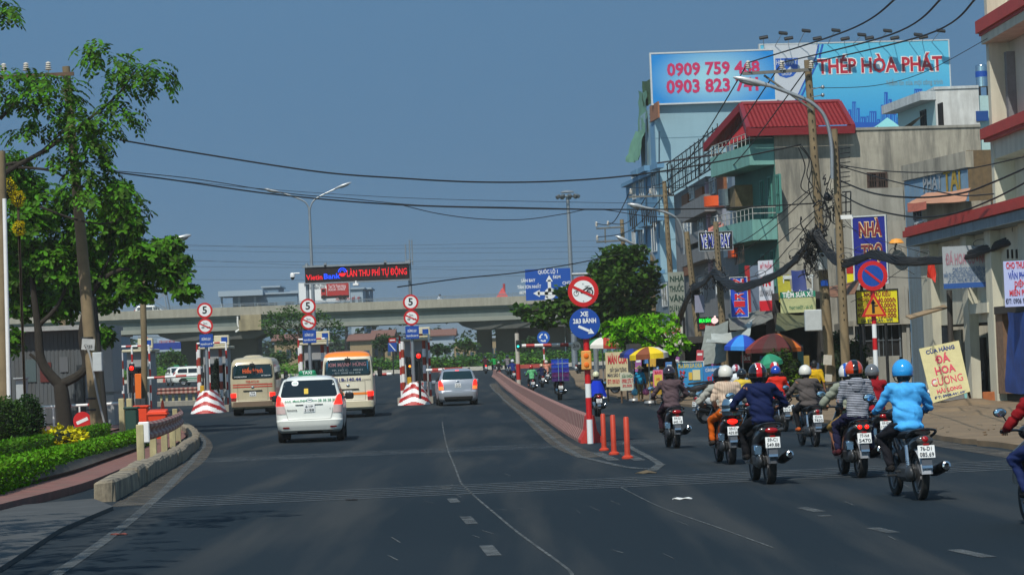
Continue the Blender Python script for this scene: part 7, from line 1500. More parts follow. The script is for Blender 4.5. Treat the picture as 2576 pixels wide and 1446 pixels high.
board('rental_banner', 'pale violet rental banner with red and blue lettering at the right edge', 'banner', 2526, 655, 2625, 770, 75, 74.6, .04, [mat('banner_violet', (170, 180, 220), .6), mat('print_red', (190, 34, 52), .6), mat('print_blue', (34, 62, 160), .6), mat('print_navy', (30, 36, 70), .6)], drent)
mb = MB(); c = P(2342, 680, 85.5); vs = [c + V((dx*.012, -.05*(i % 2), -dz*.012)) for i, (dx, dz) in enumerate([(-6, -30), (8, -26), (14, 10), (10, 36), (2, 24), (-12, 18)])]; mb.prism(vs, (.0, .04, 0)); mb.solo('flag', mat('flag_red', (200, 44, 24), .7), 'small limp orange red flag hanging beside the shop column', 'flag')
mb = MB(); a, b = P(2290, 804, 82), P(2384, 776, 84); mb.prism([a, b, b + V((.1, 1.3, .1)), a + V((.1, 1.6, .1))], (0, 0, .05)); mb.solo('sheet_awning', mat('tan_sheet', (150, 128, 98), .8, var=.2), 'thin tan sheet awning reaching left from the shop doorway', 'awning')
mb = MB(); a = P(2388, 730, 83.5); mb.tube([a, on(2392, 83.5)], .09, 8); mb.solo('awning_post', mat('dark_post', (58, 54, 50), .8), 'dark post carrying the tan sheet awning', 'post')
# leaning stone shop board and slabs at its foot
p4 = [P(2312, 877, 80.5), P(2412, 856, 80.5), P(2441, 984, 80), P(2345, 1014, 80)]; ex = (p4[1] - p4[0]).normalized(); nn = ex.cross((p4[0] - p4[3]).normalized()).normalized(); ey = nn.cross(ex)
lb = thing('leaning_board', 'cream board with big red stone shop lettering leaning on the dirt', 'sign board', p4[3]); mb = MB(); mb.prism(p4, -nn*.05*(1 if nn.y < 0 else -1))
cc = (p4[0] + p4[1] + p4[2] + p4[3])/4; wd = (p4[1] - p4[0]).length; dn = (p4[3] - p4[0]); n2 = nn if nn.y < 0 else -nn
def lt(s_, f, w_, h, m, b=.04):
 o = p4[0].lerp(p4[3], f).lerp(p4[1].lerp(p4[2], f), .5) + n2*.008; mb.text(s_, o, ex, ey if n2 == nn else -ey, h, m, b, fit=w_*wd, off=.004)
lt('CỬA HÀNG', .1, .72, .17, 2); lt('ĐÁ', .28, .36, .34, 1, .03); lt('HOA', .48, .5, .34, 1, .03); lt('CƯƠNG', .68, .78, .34, 1, .008); lt('HẢI LONG', .85, .62, .16, 1); lt('ĐT: 0908.441.680', .95, .8, .1, 2)
mb.build('panel', [mat('board_cream', (196, 188, 138), .65, var=.1), mat('board_pink_red', (200, 60, 84), .6), mat('board_blue_text', (40, 56, 110), .6)], lb, w=1)
mb = MB(); mb.tube([p4[0] + V((.1, .3, 0)), on(2345, 81.5)], .04, 6); mb.tube([p4[1] + V((-.1, .3, 0)), on(2440, 81.5)], .04, 6); mb.build('legs', mat('timber', (92, 70, 50), .9), lb, w=1)
for x, y, w_, h, a_, m_, l_ in ((2360, 1014, .5, .7, .5, white, 'white stone slab leaning below the cream board'), (2400, 1008, .7, .55, -.1, mat('grey_stone', (110, 112, 114), .7, var=.2), 'dark grey stone slab propped under the cream board'), (2478, 1000, .12, 1.5, .45, mat('grey_stone', (110, 112, 114)), 'thin stone strip leaning in the shop doorway'), (2497, 1010, .5, .3, 0, mat('rust_box', (150, 84, 40), .8, var=.2), 'rust brown box on the sand heap by the doorway'), (2440, 1003, .9, .2, .05, mat('aqua_sheet', (120, 180, 180)), 'folded aqua sack beside the cream board')):
 q = G(x, y, .1); mb = MB(); mb.box(q + V((0, .25, h/2)), (w_, .14, h), 0, RY(a_) @ RX(-.15), .015); mb.solo('stone_slab' if 'slab' in l_ or 'strip' in l_ else ('crate_box' if 'box' in l_ else 'sack'), m_, l_, 'slab' if 'stone' in l_ else 'box')
# --- middle low house behind the poles
w7 = Wall(2118, 105.2, 2330, 105.0); t = house('low_house', 'low plastered house with a dark opening behind the two concrete poles', w7.a); mb = MB(); w7.pbox(mb, 2118, 560, 2300, 812, -5, 0); w7.pbox(mb, 2268, 812, 2330, 1030, -5, 0); w7.pbox(mb, 2118, 900, 2268, 1030, -5, 0); w7.pbox(mb, 2118, 812, 2150, 900, -5, -.01); mb.build('wall', plaster2, t, w=1)
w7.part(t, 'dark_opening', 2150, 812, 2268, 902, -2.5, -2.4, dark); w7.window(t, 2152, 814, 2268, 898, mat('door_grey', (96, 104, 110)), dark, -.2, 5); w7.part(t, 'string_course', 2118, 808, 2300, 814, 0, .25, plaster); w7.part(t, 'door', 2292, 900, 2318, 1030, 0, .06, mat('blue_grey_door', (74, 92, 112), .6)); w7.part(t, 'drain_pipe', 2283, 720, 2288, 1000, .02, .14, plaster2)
mb = MB(); a = w7.px(2255, 612, .5); c = w7.at(a[0], a[1], .5); mb.lathe([(.32, 0), (.2, .16), (0, .2)], c, 0, 18); mb.tube([c + V((0, 0, .02)), c + V((0, .5, -.2))], .04, 6, 1); mb.solo('wall_lamp', [mat('lamp_orange', (226, 150, 50), .5), iron], 'small orange shaded lamp above the plastered wall', 'lamp')
def dnt(mb, wl):
 for off, m_, b in ((.012, 1, .085), (.02, 2, .035)): wl.text(mb, 'NHÀ', 2158, 556, 2218, 602, off, m_, .72, b); wl.text(mb, 'TRỌ', 2166, 612, 2222, 656, off, m_, .72, b)
 wl.text(mb, 'HÂN HÂN', 2168, 672, 2222, 688, .012, 3, .75, .03)
board('lodging_sign', 'tall deep blue lodging sign with maroon outlined letters', 'sign', 2148, 545, 2229, 712, 100, 99.6, .15, [mat('sign_deep_blue', (12, 22, 128), .45), mat('outline_cream', (216, 190, 140), .5), mat('letter_maroon', (120, 24, 36), .5), mat('letter_yellow', (214, 190, 60), .5)], dnt, (wf, .05), (gz(100), (.15, .85), .06))
def dpr(mb, wl):
 wl.text(mb, 'NHÀ TRỌ KIỀU', 2173, 734, 2240, 747, .012, 1, .75, .03)
 for i, (a, b) in enumerate((('PHÒNG', '40.000/h'), ('MÁY LẠNH', '60.000/h'), ('NGÀY', '100.000'), ('ĐÊM', '150.000'))): y = 749 + i*13; wl.text(mb, a, 2158, y, 2186, y + 11, .012, 1, .75); wl.text(mb, b, 2208, y, 2254, y + 12, .012, 1, .8, .03)
 wl.text(mb, 'GIÁ BÌNH DÂN - WIFI', 2166, 802, 2246, 811, .012, 2, .75)
board('price_board', 'bright yellow lodging price board with red figures', 'sign board', 2156, 731, 2258, 812, 97.2, 97, .06, [mat('board_yellow', (216, 206, 20), .5), mat('print_dark_red', (140, 30, 24), .6), mat('print_navy', (30, 36, 70))], dpr, (iron, .05), (gz(97), (.05,), .05))
board('price_board', 'small red and yellow notice board left of the tall blue lodging sign', 'sign board', 2130, 655, 2157, 712, 101, 100.8, .05, [mat('board_yellow', (216, 206, 20)), red], lambda mb, wl: wl.box(mb, 0, wl.L, wl.px(2140, 688)[1], wl.px(2140, 655)[1], 0, .012, 1))
# no parking signpost
Z = 61; b0 = on(2203, Z, .09); s_ = thing('no_parking_signpost', 'red and white post with a no parking disc above a yellow side road triangle', 'signpost', b0); mb = MB(); t_ = P(2187, 690, Z); zs = [b0.z, P(2200, 985, Z).z, P(2200, 935, Z).z, P(2199, 880, Z).z, P(2198, 850, Z).z, P(2197, 815, Z).z, t_.z]; xt = P(2194, 800, Z).x
for i in range(6): mb.tube([(lerp(b0.x, xt, .0), Z, zs[i]), (b0.x, Z, zs[i + 1])], .055, 12, (1, 0, 1, 0, 1, 0)[i])
mb.build('post', [signred, signwhite], s_, True, True)
mb = MB(); c = P(2188, 694, Z - .12); c.x = b0.x; r = 37.5*Z/F; roundsign(mb, c, r, 0, 1, inner=.72); bar2(mb, c, EX, EZ, (-r*.52, r*.42), (r*.5, -r*.46), r*.15, 0, .014); mb.build('no_parking_disc', [signred, signblue], s_, w=1)
mb = MB(); c = P(2192, 770, Z - .12); c.x = b0.x; k = Z/F; tri = lambda q: [(-32*k*q, -26*k*q), (32*k*q, -26*k*q), (0, 34*k*q)]
mb.prism([c + EX*u + EZ*v for u, v in tri(1)], (0, .03, 0), 0); flat(mb, c, EX, EZ, [(u, v - 2*k) for u, v in tri(.74)], 1, .006); bar2(mb, c, EX, EZ, (-2*k, -18*k), (-2*k, 10*k), 7*k, 2, .012); flat(mb, c, EX, EZ, [(-9*k, 6*k), (5*k, 6*k), (-2*k, 18*k)], 2, .012); bar2(mb, c, EX, EZ, (1*k, 1*k), (10*k, 1*k), 3*k, 2, .012); mb.build('side_road_triangle', [signred, mat('tri_yellow', (206, 140, 20), .5), signblack], s_, w=1)
# ================================================================ poles, lamps and cables on the right
def rpole(name, label, xb, Z, xt, yt, r, ym=None, band=True):
 b = on(xb, Z, .09); t = P(xt, yt, Z); p = thing(name, label, 'utility pole', b); mb = MB(); mb.tube([b, b.lerp(t, .5), t], [r, r*.82, r*.62], 14); mb.build('shaft', polec, p, True, True)
 mb = MB()
 for k in range(26): q = b.lerp(t, .3 + k*.026); mb.box(q + V((0, -r*.82, 0)), (.035, .04, .06))
 mb.build('step_holes', dark, p, w=1); return p, b, t
p1, b1, t1_ = rpole('utility_pole', 'tallest concrete utility pole carrying the big cable tangle on the right', 2090, 92, 2031, 152, .2)
p2, b2, t2_ = rpole('utility_pole', 'shorter concrete pole just right of the tallest pole', 2128, 88, 2099, 325, .17)
mb = MB(); a, b = P(1868, 186, 91.7), P(2040, 176, 91.7); mb.box((a + b)/2, ((b - a).length, .09, .11), 0, RY(-math.atan2(b.z - a.z, b.x - a.x))); mb.tube([P(1922, 190, 91.8), P(2045, 278, 91.8)], .04, 6); mb.build('crossarm', mat('arm_grey', (104, 104, 98), .6, var=.2), p1, w=1)
INS = []
for x in (1883, 1968, 2050 - 8): insulator(p1, P(x, 182, 91.65), .42, .13); INS.append(P(x, 158, 91.65))
for y in (225, 245): mb = MB(); q = P(2042, y, 91.7); mb.tube([q, q + V((.35, -.1, .05))], .02, 5); mb.ell(q + V((.38, -.1, .05)), (.07, .07, .07)); mb.build('spool', steel, p1, True, True)
mb = MB(); mb.box(P(2012, 660, 91.5) + V((.75, 0, 0)), (.42, .3, .62), 0, None, .03); mb.build('meter_box', mat('meter_white', (180, 186, 186)), p1, w=1)
mb = MB(); mb.box(P(2063, 805, 91.4) + V((-.25, -.05, 0)), (.6, .3, .75), 0, None, .03); mb.build('meter_box', mat('meter_white', (180, 186, 186)), p1, w=1)
mb = MB(); mb.box(P(2074, 712, 91.5), (.26, .02, .2)); mb.build('number_tag', signblue, p1, w=1)
for x, y, w_, h in ((2090, 905, .3, .35), (2092, 950, .25, .25)): mb = MB(); mb.box(P(x - 8, y, 91.55), (w_, .02, h), 0, RY(.1)); mb.build('paper_notice', mat('paper_torn', (180, 176, 164), .8, var=.2), p1, w=1)
mb = MB()
for k in range(9): q = P(2111, 375 + k*12, 87.9); mb.tube([q, q + V((.38, 0, .03))], .018, 5);
mb.box(P(2112, 422, 87.9), (.05, .06, 1.4)); mb.build('hook_rack', iron, p2, w=1)
mb = MB()
for (xa, ya, xb_, yb_) in ((2140, 482, 2140, 548), (2118, 484, 2140, 482), (2118, 510, 2140, 508), (2118, 535, 2140, 533), (2128, 484, 2128, 546)): mb.tube([P(xa, ya, 87.8), P(xb_, yb_, 87.8)], .025, 5)
mb.box(P(2130, 546, 87.7), (.42, .04, .14), 1); mb.build('cable_bracket', [iron, signwhite], p2, w=1)
def lamp_arm(label, Z, pts, r, head0, head1, L_, foot=None):
 q = curve([P(x, y, Z) for x, y in pts], 6); s_ = thing('street_lamp', label, 'street lamp', foot or q[0])
 mb = MB(); mb.tube(q, r, 10); mb.build('arm', steel, s_, True, True); a, b = P(*head0, Z), P(*head1, Z); lamp_head(s_, a, b - a, L_); return s_
lamp_arm('large curved street lamp reaching left from the shorter concrete pole', 87.6, ((2094, 450), (2091, 360), (2075, 295), (2040, 258), (1990, 236), (1935, 215)), .065, (1940, 217), (1846, 196), 1.32)
lamp_arm('curved street lamp below the blue tower beside the brown poles', 124.5, ((1722, 640), (1719, 590), (1704, 552), (1676, 535), (1640, 526), (1615, 521)), .065, (1622, 522), (1580, 514), .85)
lamp_arm('small street lamp just above the round dark tree', 158, ((1652, 700), (1650, 660), (1634, 632), (1605, 618), (1580, 608)), .075, (1586, 610), (1548, 594), 1.0)
p3, b3, t3 = rpole('utility_pole', 'slim pale concrete pole in front of the blue tower', 1702, 150, 1671, 456, .2)
p4, b4, t4 = rpole('utility_pole', 'concrete pole with a black cable knot left of the flight ticket sign', 1770, 124, 1727, 583, .2)
p5, b5, t5 = rpole('utility_pole', 'concrete pole standing in front of the flight ticket sign', 1826, 112, 1800, 558, .18)
p6, b6, t6 = rpole('utility_pole', 'far concrete pole with double crossarms above the dark tree', 1585, 185, 1564, 552, .22)
p7, b7, t7 = rpole('utility_pole', 'thin concrete pole half hidden by the right side of the round tree', 1648, 160, 1640, 640, .2)
mb = MB()
for y in (480, 472): pass
mb.box((P(1588, 497, 164) + P(1690, 490, 164))/2, (2.9, .1, .12)); mb.tube([P(1671, 480, 151), P(1690, 490, 164)], .04, 5); mb.build('crossarm', mat('arm_grey', (104, 104, 98)), p3, w=1); INS2 = []
for x in (1588, 1637, 1685): insulator(p3, P(x, 494, 164), .5, .15); INS2.append(P(x, 474, 164))
mb = MB()
for y in (583, 617): a, b = P(1500, y - 8, 184.5), P(1568, y - 12, 184.5); mb.tube([a, b], .06, 6)
mb.tube([P(1522, 575, 184.5), P(1523, 612, 184.5)], .05, 6); mb.build('crossarm', mat('arm_grey', (104, 104, 98)), p6, w=1); INS3 = []
for x, y in ((1501, 575), (1530, 573), (1503, 609)): insulator(p6, P(x, y, 184.5), .5, .13); INS3.append(P(x, y - 12, 184.5))
mb = MB()
for x0, y0 in ((1614, 520), (1634, 525), (1584, 530)):
 for k in range(4): a = P(x0 + k*5, y0, 163.5); mb.tube([a, a + V((.02, 0, -1.0 - .2*(k % 3)))], .045, 5)
mb.build('fuse_cutouts', iron, p3, w=1)
# cables
def cable(label, pts, r, n=10, group=None, wob=0):
 pts = [p if isinstance(p, V) else P(*p) for p in pts]; q = curve(pts, n)
 if wob: q = [p + V((noise.noise(p*1.7), noise.noise(p*1.7 + V((5, 0, 0))), noise.noise(p*1.7 + V((0, 9, 0)))))*wob for p in q]
 mb = MB(); mb.tube(q, r, 6); o = mb.solo('power_cable', wirem, label, 'cable', group); o.data.polygons.foreach_set('use_smooth', [True]*len(o.data.polygons)); return o
def lerpZ(pts, Z0, Z1): n = len(pts) - 1; return [P(x, y, lerp(Z0, Z1, i/n)) for i, (x, y) in enumerate(pts)]
cable('thick black cable sagging across the whole road, highest of the crossing cables', lerpZ([(300, 352), (500, 386), (800, 432), (1000, 448), (1200, 458), (1400, 456), (1600, 440), (1800, 408), (2015, 364)], 84, 92), .027)
cable('second black cable sagging across the road from the left pole', lerpZ([(262, 430), (450, 455), (700, 490), (1000, 515), (1300, 524), (1560, 527), (1800, 524), (2045, 512)], 84, 92), .024)
cable('thin black cable twisting above the second crossing cable', lerpZ([(262, 428), (480, 449), (720, 486), (880, 500), (1050, 516), (1300, 522), (1480, 526)], 84, 90), .014)
cable('thin black cable sagging lowest between the lamp post and the right houses', lerpZ([(1000, 513), (1100, 537), (1210, 551), (1320, 552), (1420, 538), (1500, 526), (1640, 545), (1800, 548)], 88, 92), .014)
cable('thin grey line crossing above the second crossing cable', lerpZ([(262, 430), (600, 470), (1000, 497), (1400, 508), (1700, 512)], 84, 95), .008)
cable('cable rising from the gantry towards the tree on the right', lerpZ([(1000, 722), (1160, 700), (1300, 686), (1440, 664), (1560, 640)], 122, 150), .03)
for i, (e, mid) in enumerate((((2262, -10), (2130, 78)), ((2376, -10), (2240, 88)), ((2462, -10), (2330, 88)))): cable('black high line running from the top pole to the upper right sky', [INS[i], P(mid[0], mid[1], 62), P(e[0], e[1], 46)], .022, group='high lines at the upper right')
for i in range(3): cable('black line dropping from the tall pole arm to the pole by the blue tower', [INS[i], INS[i].lerp(INS2[i], .5) + V((0, 0, -1.6)), INS2[i]], .024, group='lines between the tall pole and the blue tower pole')
for i in range(3): cable('dark line sagging from the blue tower pole to the far double arm pole', [INS2[i], INS2[i].lerp(INS3[i], .5) + V((0, 0, -1.0)), INS3[i]], .03, group='lines to the far double arm pole')
for i, pts in enumerate((((2112, 415), (2200, 428), (2320, 434), (2440, 424), (2576, 395)), ((2112, 418), (2230, 452), (2340, 478), (2420, 492), (2500, 488)), ((2114, 455), (2200, 487), (2310, 497), (2420, 486), (2500, 458), (2600, 414)), ((2116, 490), (2190, 525), (2300, 546), (2400, 537), (2500, 500), (2600, 448)))):
 cable('black cable from the shorter pole toward the right edge, %s' % ('topmost', 'slanting down to the pink awning', 'third down and thickest', 'lowest')[i], lerpZ(pts, 88, 76), (.018, .02, .03, .028)[i])
cable('thin dark line from the tallest pole to the cream building', lerpZ([(2046, 222), (2200, 216), (2330, 180), (2490, 94)], 92, 87), .012)
for i, pts in enumerate((((2012, 368), (2035, 400), (2030, 440), (2045, 470)), ((2016, 366), (2042, 410), (2034, 470), (2050, 520)), ((2008, 370), (2025, 420), (2015, 470), (2040, 490)), ((2052, 470), (2080, 520), (2070, 580), (2050, 600)), ((2090, 440), (2075, 500), (2088, 560), (2060, 590)))): cable('loose black cable loop hanging on the tallest pole', lerpZ(pts, 91.5, 91.6), .02, group='loose loops on the tallest pole')
for i, pts in enumerate((((2045, 470), (1960, 540), (1880, 600), (1830, 620)), ((2045, 480), (1950, 570), (1880, 625), (1840, 640)), ((2050, 545), (1985, 620), (1930, 680), (1880, 700)), ((2050, 530), (1970, 600), (1860, 690), (1800, 690)))): cable('black line slanting down left across the grey house wall', lerpZ(pts, 91.5, 112), .018, group='lines slanting across the grey house')
for i, pts in enumerate((((2100, 520), (2150, 580), (2220, 640), (2300, 690)), ((2110, 560), (2200, 600), (2290, 626), (2340, 640)), ((2112, 620), (2200, 640), (2300, 660), (2325, 668)), ((2060, 590), (2120, 640), (2200, 690), (2330, 700)), ((2300, 662), (2250, 690), (2200, 730), (2140, 760)))): cable('thin dark service wire crossing in front of the lodging sign', lerpZ(pts, 90, 88), .011, group='service wires by the lodging sign')
# the heavy bundle slung from pole to pole
def bundle(label, pts, r, k=7):
 q = curve([P(*p) for p in pts], 10); t = thing('cable_bundle', label, 'cable bundle', q[0])
 for i in range(k):
  a0 = 2*pi*i/k; w_ = []
  for j, p in enumerate(q): a = a0 + j*.25; rr = r*(.75 + .5*noise.noise(p*.9 + V((i*3, 0, 0)))); w_.append(p + V((cos(a)*rr*.6, sin(a)*rr*.6, sin(a + 1)*rr + .1*r*noise.noise(p*4 + V((i, 2, 0))))))
  mb = MB(); mb.tube(w_, r*.42, 6); mb.build('strand', wirem, t, True, True)
 for j in range(4, len(q) - 2, 9):
  c = q[j]; mb = MB(); mb.tube([c + V((.05*cos(b_), .0, r*1.1 + (.22 + .05*(j % 2))*(1 + cos(b_))*.5)) + V((.2*sin(b_), 0, 0)) for b_ in [2*pi*k_/14 for k_ in range(15)]], .012, 5); mb.build('loop_tie', mat('tie_grey', (70, 72, 74), .6), t, w=1)
 return t
bundle('thick sagging black cable bundle from the tall pole to the right edge', [(2052, 585, 91), (2085, 635, 90), (2120, 662, 88), (2160, 652, 87), (2200, 640, 86), (2260, 655, 84), (2340, 657, 83), (2420, 645, 81), (2500, 620, 79), (2620, 578, 76)], .13, 8)
bundle('thick black cable bundle sagging left from the tall pole past the phone sign', [(2040, 600, 91.5), (2010, 645, 93), (1970, 680, 96), (1920, 706, 101), (1860, 722, 105), (1820, 705, 109), (1795, 682, 111.5)], .15, 8)
bundle('short black cable bundle between the two middle poles', [(1795, 682, 111.7), (1770, 712, 117), (1745, 722, 123)], .15, 6); bundle('black cable bundle drooping from the middle pole into the leaves', [(1745, 722, 123), (1725, 760, 128), (1708, 810, 132), (1700, 850, 134)], .22, 6)
def knot(label, c, r, n, Z):
 t = thing('cable_knot', label, 'cable knot', P(*c, Z)); k = Z/F
 mb = MB(); mb.ell(P(*c, Z), (r[0]*k*.55, .2, min(r[1], r[0])*k*.6), 0, 14, 10)
 for i in range(len(mb.v)): v = V(mb.v[i]); mb.v[i] = v + V((noise.noise(v*3), noise.noise(v*3 + V((4, 0, 0))), noise.noise(v*3 + V((0, 8, 0)))))*.2
 mb.build('core', wirem, t, True, True); mb = MB()
 for i in range(n):
  a = P(c[0] + random.gauss(0, r[0]*.5), c[1] + random.gauss(0, r[1]*.5), Z - .3); pts = [a]
  for j in range(4): a = a + V((random.gauss(0, .12), random.gauss(0, .08), random.gauss(-.06, .16))); pts.append(a)
  mb.tube(curve(pts, 5), random.choice((.012, .016, .024)), 5)
 mb.build('loose_wires', wirem, t, w=1)
knot('big dense black cable tangle on the tallest pole', (2050, 600), (36, 36), 46, 91.6); knot('ragged wires hanging under the big cable tangle', (2038, 640), (30, 30), 30, 91.5); knot('black cable knot on the pole left of the flight ticket sign', (1748, 735), (18, 26), 22, 123.5); knot('black cable knot on the pole in front of the phone sign', (1806, 695), (20, 30), 26, 111.5); knot('scribble of thin wires between the two tall poles', (2085, 500), (16, 60), 22, 89.5)
for i, (y0, y1, x0, x1) in enumerate(((612, 632, 460, 1290), (628, 640, 470, 1480), (659, 652, 475, 1460), (672, 668, 470, 1470), (644, 700, 480, 1480), (706, 694, 480, 1290), (624, 606, 470, 1460))): cable('faint high voltage line crossing the far sky', [P(x0 - 300, y0 - 6, 420), P((x0 + x1)/2, (y0 + y1)/2 + 3, 420), P(x1 + 500, y1 - 14 , 420)], .02, group='faint high voltage lines in the far sky')
# ================================================================ double lamp, high mast, pylon
Z = 190; b0 = on(795, Z); dl = thing('double_street_lamp', 'tall slim lamp post with two outspread arms above the toll gates', 'street lamp', b0); t = P(778, 522, Z)
mb = MB(); mb.tube([b0, t], [.17, .09], 10)
for x, y, dx in ((706, 484, -1), (846, 474, 1)): mb.tube(curve([P(779, 530, Z), P(778 + dx*14, 506 - (dx > 0)*4, Z), P(x, y, Z)], 6), .06, 8)
mb.build('pole', steel, dl, True, True); lamp_head(dl, P(708, 486, Z), P(670, 477, Z) - P(708, 486, Z), 1.3); lamp_head(dl, P(842, 475, Z), P(880, 461, Z) - P(842, 475, Z), 1.3)
Z = 265; b0 = on(1446, Z, 0); hm = thing('high_mast_light', 'tall high mast light with a ring of floodlights behind the direction board', 'mast light', b0); t = P(1428, 492, Z); mb = MB(); mb.tube([b0, t], [.32, .17], 12); mb.build('mast', steel, hm, True, True)
mb = MB(); mb.lathe([(0, .55), (.6, .45), (.75, .3), (.2, .3)], t, 0, 20); mb.lathe([(.75, -.15), (.85, -.15), (.85, -.05), (.75, -.05)], t, 0, 20); mb.build('head_ring', steel, hm, True, True)
for k in range(9): a = 2*pi*k/9; q = t + V((1.05*cos(a), .9*sin(a), -.1)); mb = MB(); mb.box(q, (.42, .4, .34), 0, RZ(a) @ RY(.5), .05); mb.build('floodlight', mat('lamp_dark_grey', (76, 82, 84), .4), hm, w=1)
Z = 520; c0 = P(392, 760, Z); py = thing('pylon', 'distant grey lattice power pylon behind the flyover', 'pylon', (c0.x, c0.y, gz(Z))); mb = MB(); h0, h1 = gz(Z), P(390, 640, Z).z
for sx in (-1, 1):
 for sy in (-1, 1): mb.tube([(c0.x + sx*4.5, Z + sy*4.5, h0), (c0.x + sx*.8, Z + sy*.8, h1)], .14, 5)
for k in range(9):
 a, b = k/9, (k + 1)/9; wa, wb = lerp(4.5, .8, a), lerp(4.5, .8, b); za, zb = lerp(h0, h1, a), lerp(h0, h1, b)
 for s_ in (-1, 1): mb.tube([(c0.x - s_*wa, Z - wa, za), (c0.x + s_*wb, Z - wb, zb)], .08, 4)
 mb.tube([(c0.x - wb, Z - wb, zb), (c0.x + wb, Z - wb, zb)], .08, 4)
mb.build('lattice', steel, py, w=1)
# ================================================================ distant buildings behind the flyover
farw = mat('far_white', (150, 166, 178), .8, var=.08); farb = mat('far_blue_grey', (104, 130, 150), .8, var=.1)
def farhouse(name, label, x0, x1, yt, Z, m, wins=0, roof=None, yb=900):
 a, b = P(x0, yt, Z), P(x1, yt, Z); t = thing(name, label, 'building', ((a.x + b.x)/2, Z, gz(Z))); mb = MB(); z0 = gz(Z); mb.box(((a.x + b.x)/2, Z + 6, (a.z + z0)/2), (b.x - a.x, 12, a.z - z0)); mb.build('wall', m, t, w=1)
 for k in range(wins):
  x = lerp(a.x, b.x, (k + .5)/wins); mb = MB(); mb.box((x, Z - .03, a.z - 2.2), ((b.x - a.x)/wins*.5, .1, 1.4)); mb.build('window', mat('far_window', (60, 78, 92), .3), t, w=1)
 mb = MB(); o = .5
 if roof: mb.prism([(a.x - o, Z - o, a.z), (b.x + o, Z - o, a.z), (b.x + o, Z + 6, a.z + 1), (a.x - o, Z + 6, a.z + 1)], (0, 0, .15)); mb.prism([(a.x - o, Z + 6, a.z + 1), (b.x + o, Z + 6, a.z + 1), (b.x + o, Z + 12, a.z), (a.x - o, Z + 12, a.z)], (0, 0, .15))
 else: mb.box(((a.x + b.x)/2, Z + 6, a.z + .15), (b.x - a.x + .8, 12.8, .3))
 mb.build('roof', roof or farw, t, w=1); return t
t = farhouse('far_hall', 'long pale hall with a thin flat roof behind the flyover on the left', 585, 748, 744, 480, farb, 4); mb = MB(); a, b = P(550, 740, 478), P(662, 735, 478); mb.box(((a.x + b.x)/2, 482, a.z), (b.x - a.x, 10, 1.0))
for x in (556, 600, 640): q = P(x, 750, 478); mb.box((q.x, 479, (a.z + gz(480))/2), (.4, .4, a.z - gz(480)))
mb.build('canopy', farw, t, w=1)
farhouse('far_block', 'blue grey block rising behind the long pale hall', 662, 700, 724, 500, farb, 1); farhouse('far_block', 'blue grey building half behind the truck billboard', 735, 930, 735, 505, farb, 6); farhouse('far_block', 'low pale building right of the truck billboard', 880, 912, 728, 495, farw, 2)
mb = MB(); a, b = P(1235, 752, 420), P(1290, 752, 420); c = P(1268, 722, 420); m_ = (a + b)/2; mb.add([(a.x, 420, a.z - 1), (b.x, 420, a.z - 1), (b.x, 424, a.z - 1), (a.x, 424, a.z - 1), (c.x - .3, 422, c.z)], [(0, 1, 4), (1, 2, 4), (2, 3, 4), (3, 0, 4)]); mb.tube([(c.x, 422, c.z - 1), (c.x, 422, c.z + .6)], .2, 6); mb.tube([(m_.x, 422, a.z - 1), (m_.x, 422, gz(420))], 1.2, 8); mb.solo('red_tower_roof', mat('far_red_roof', (180, 62, 62), .7, var=.1), 'distant pointed red roof peeping over the flyover', 'roof')
def dtruck(mb, wl):
 for i, (nm, x, y, w_, h, m_) in enumerate((('HÃNG TAXI TẢI THÀNH HƯNG', 765, 716, 78, 6, 2), ('083 824 3333', 778, 724, 40, 6, 2), ('NGON NGON - BỔ - RẺ', 845, 752, 60, 6, 1))): wl.text(mb, nm, x - 0, y - h/2, x + w_, y + h/2, .05, m_, .8)
 wl.pbox(mb, 822, 714, 878, 742, .05, .2, 1); wl.pbox(mb, 808, 726, 821, 744, .05, .2, 1); wl.pbox(mb, 810, 728, 818, 734, .2, .24, 3); wl.pbox(mb, 808, 744, 878, 747, .05, .1, 3); wl.text(mb, 'Taxi Tải Thành Hưng', 826, 716, 870, 724, .25, 4, .8); wl.text(mb, '54.565.565 - 39.878.878', 826, 725, 868, 731, .25, 4, .8)
 for x in (815, 856, 866): u, z = wl.px(x, 747, .2); ringmark(mb, wl.at(u, z, .2), wl.t, EZ, 0, .32, 3, .02)
board('billboard', 'small white billboard showing a red truck behind the LED gantry', 'billboard', 752, 709, 879, 760, 400, 399, .3, [signwhite, red, mat('print_grey', (90, 90, 96), .6), dark, mat('pale_pink_print', (230, 200, 200), .6)], dtruck, (farw, .1), (gz(400), (.1, .9), .25))
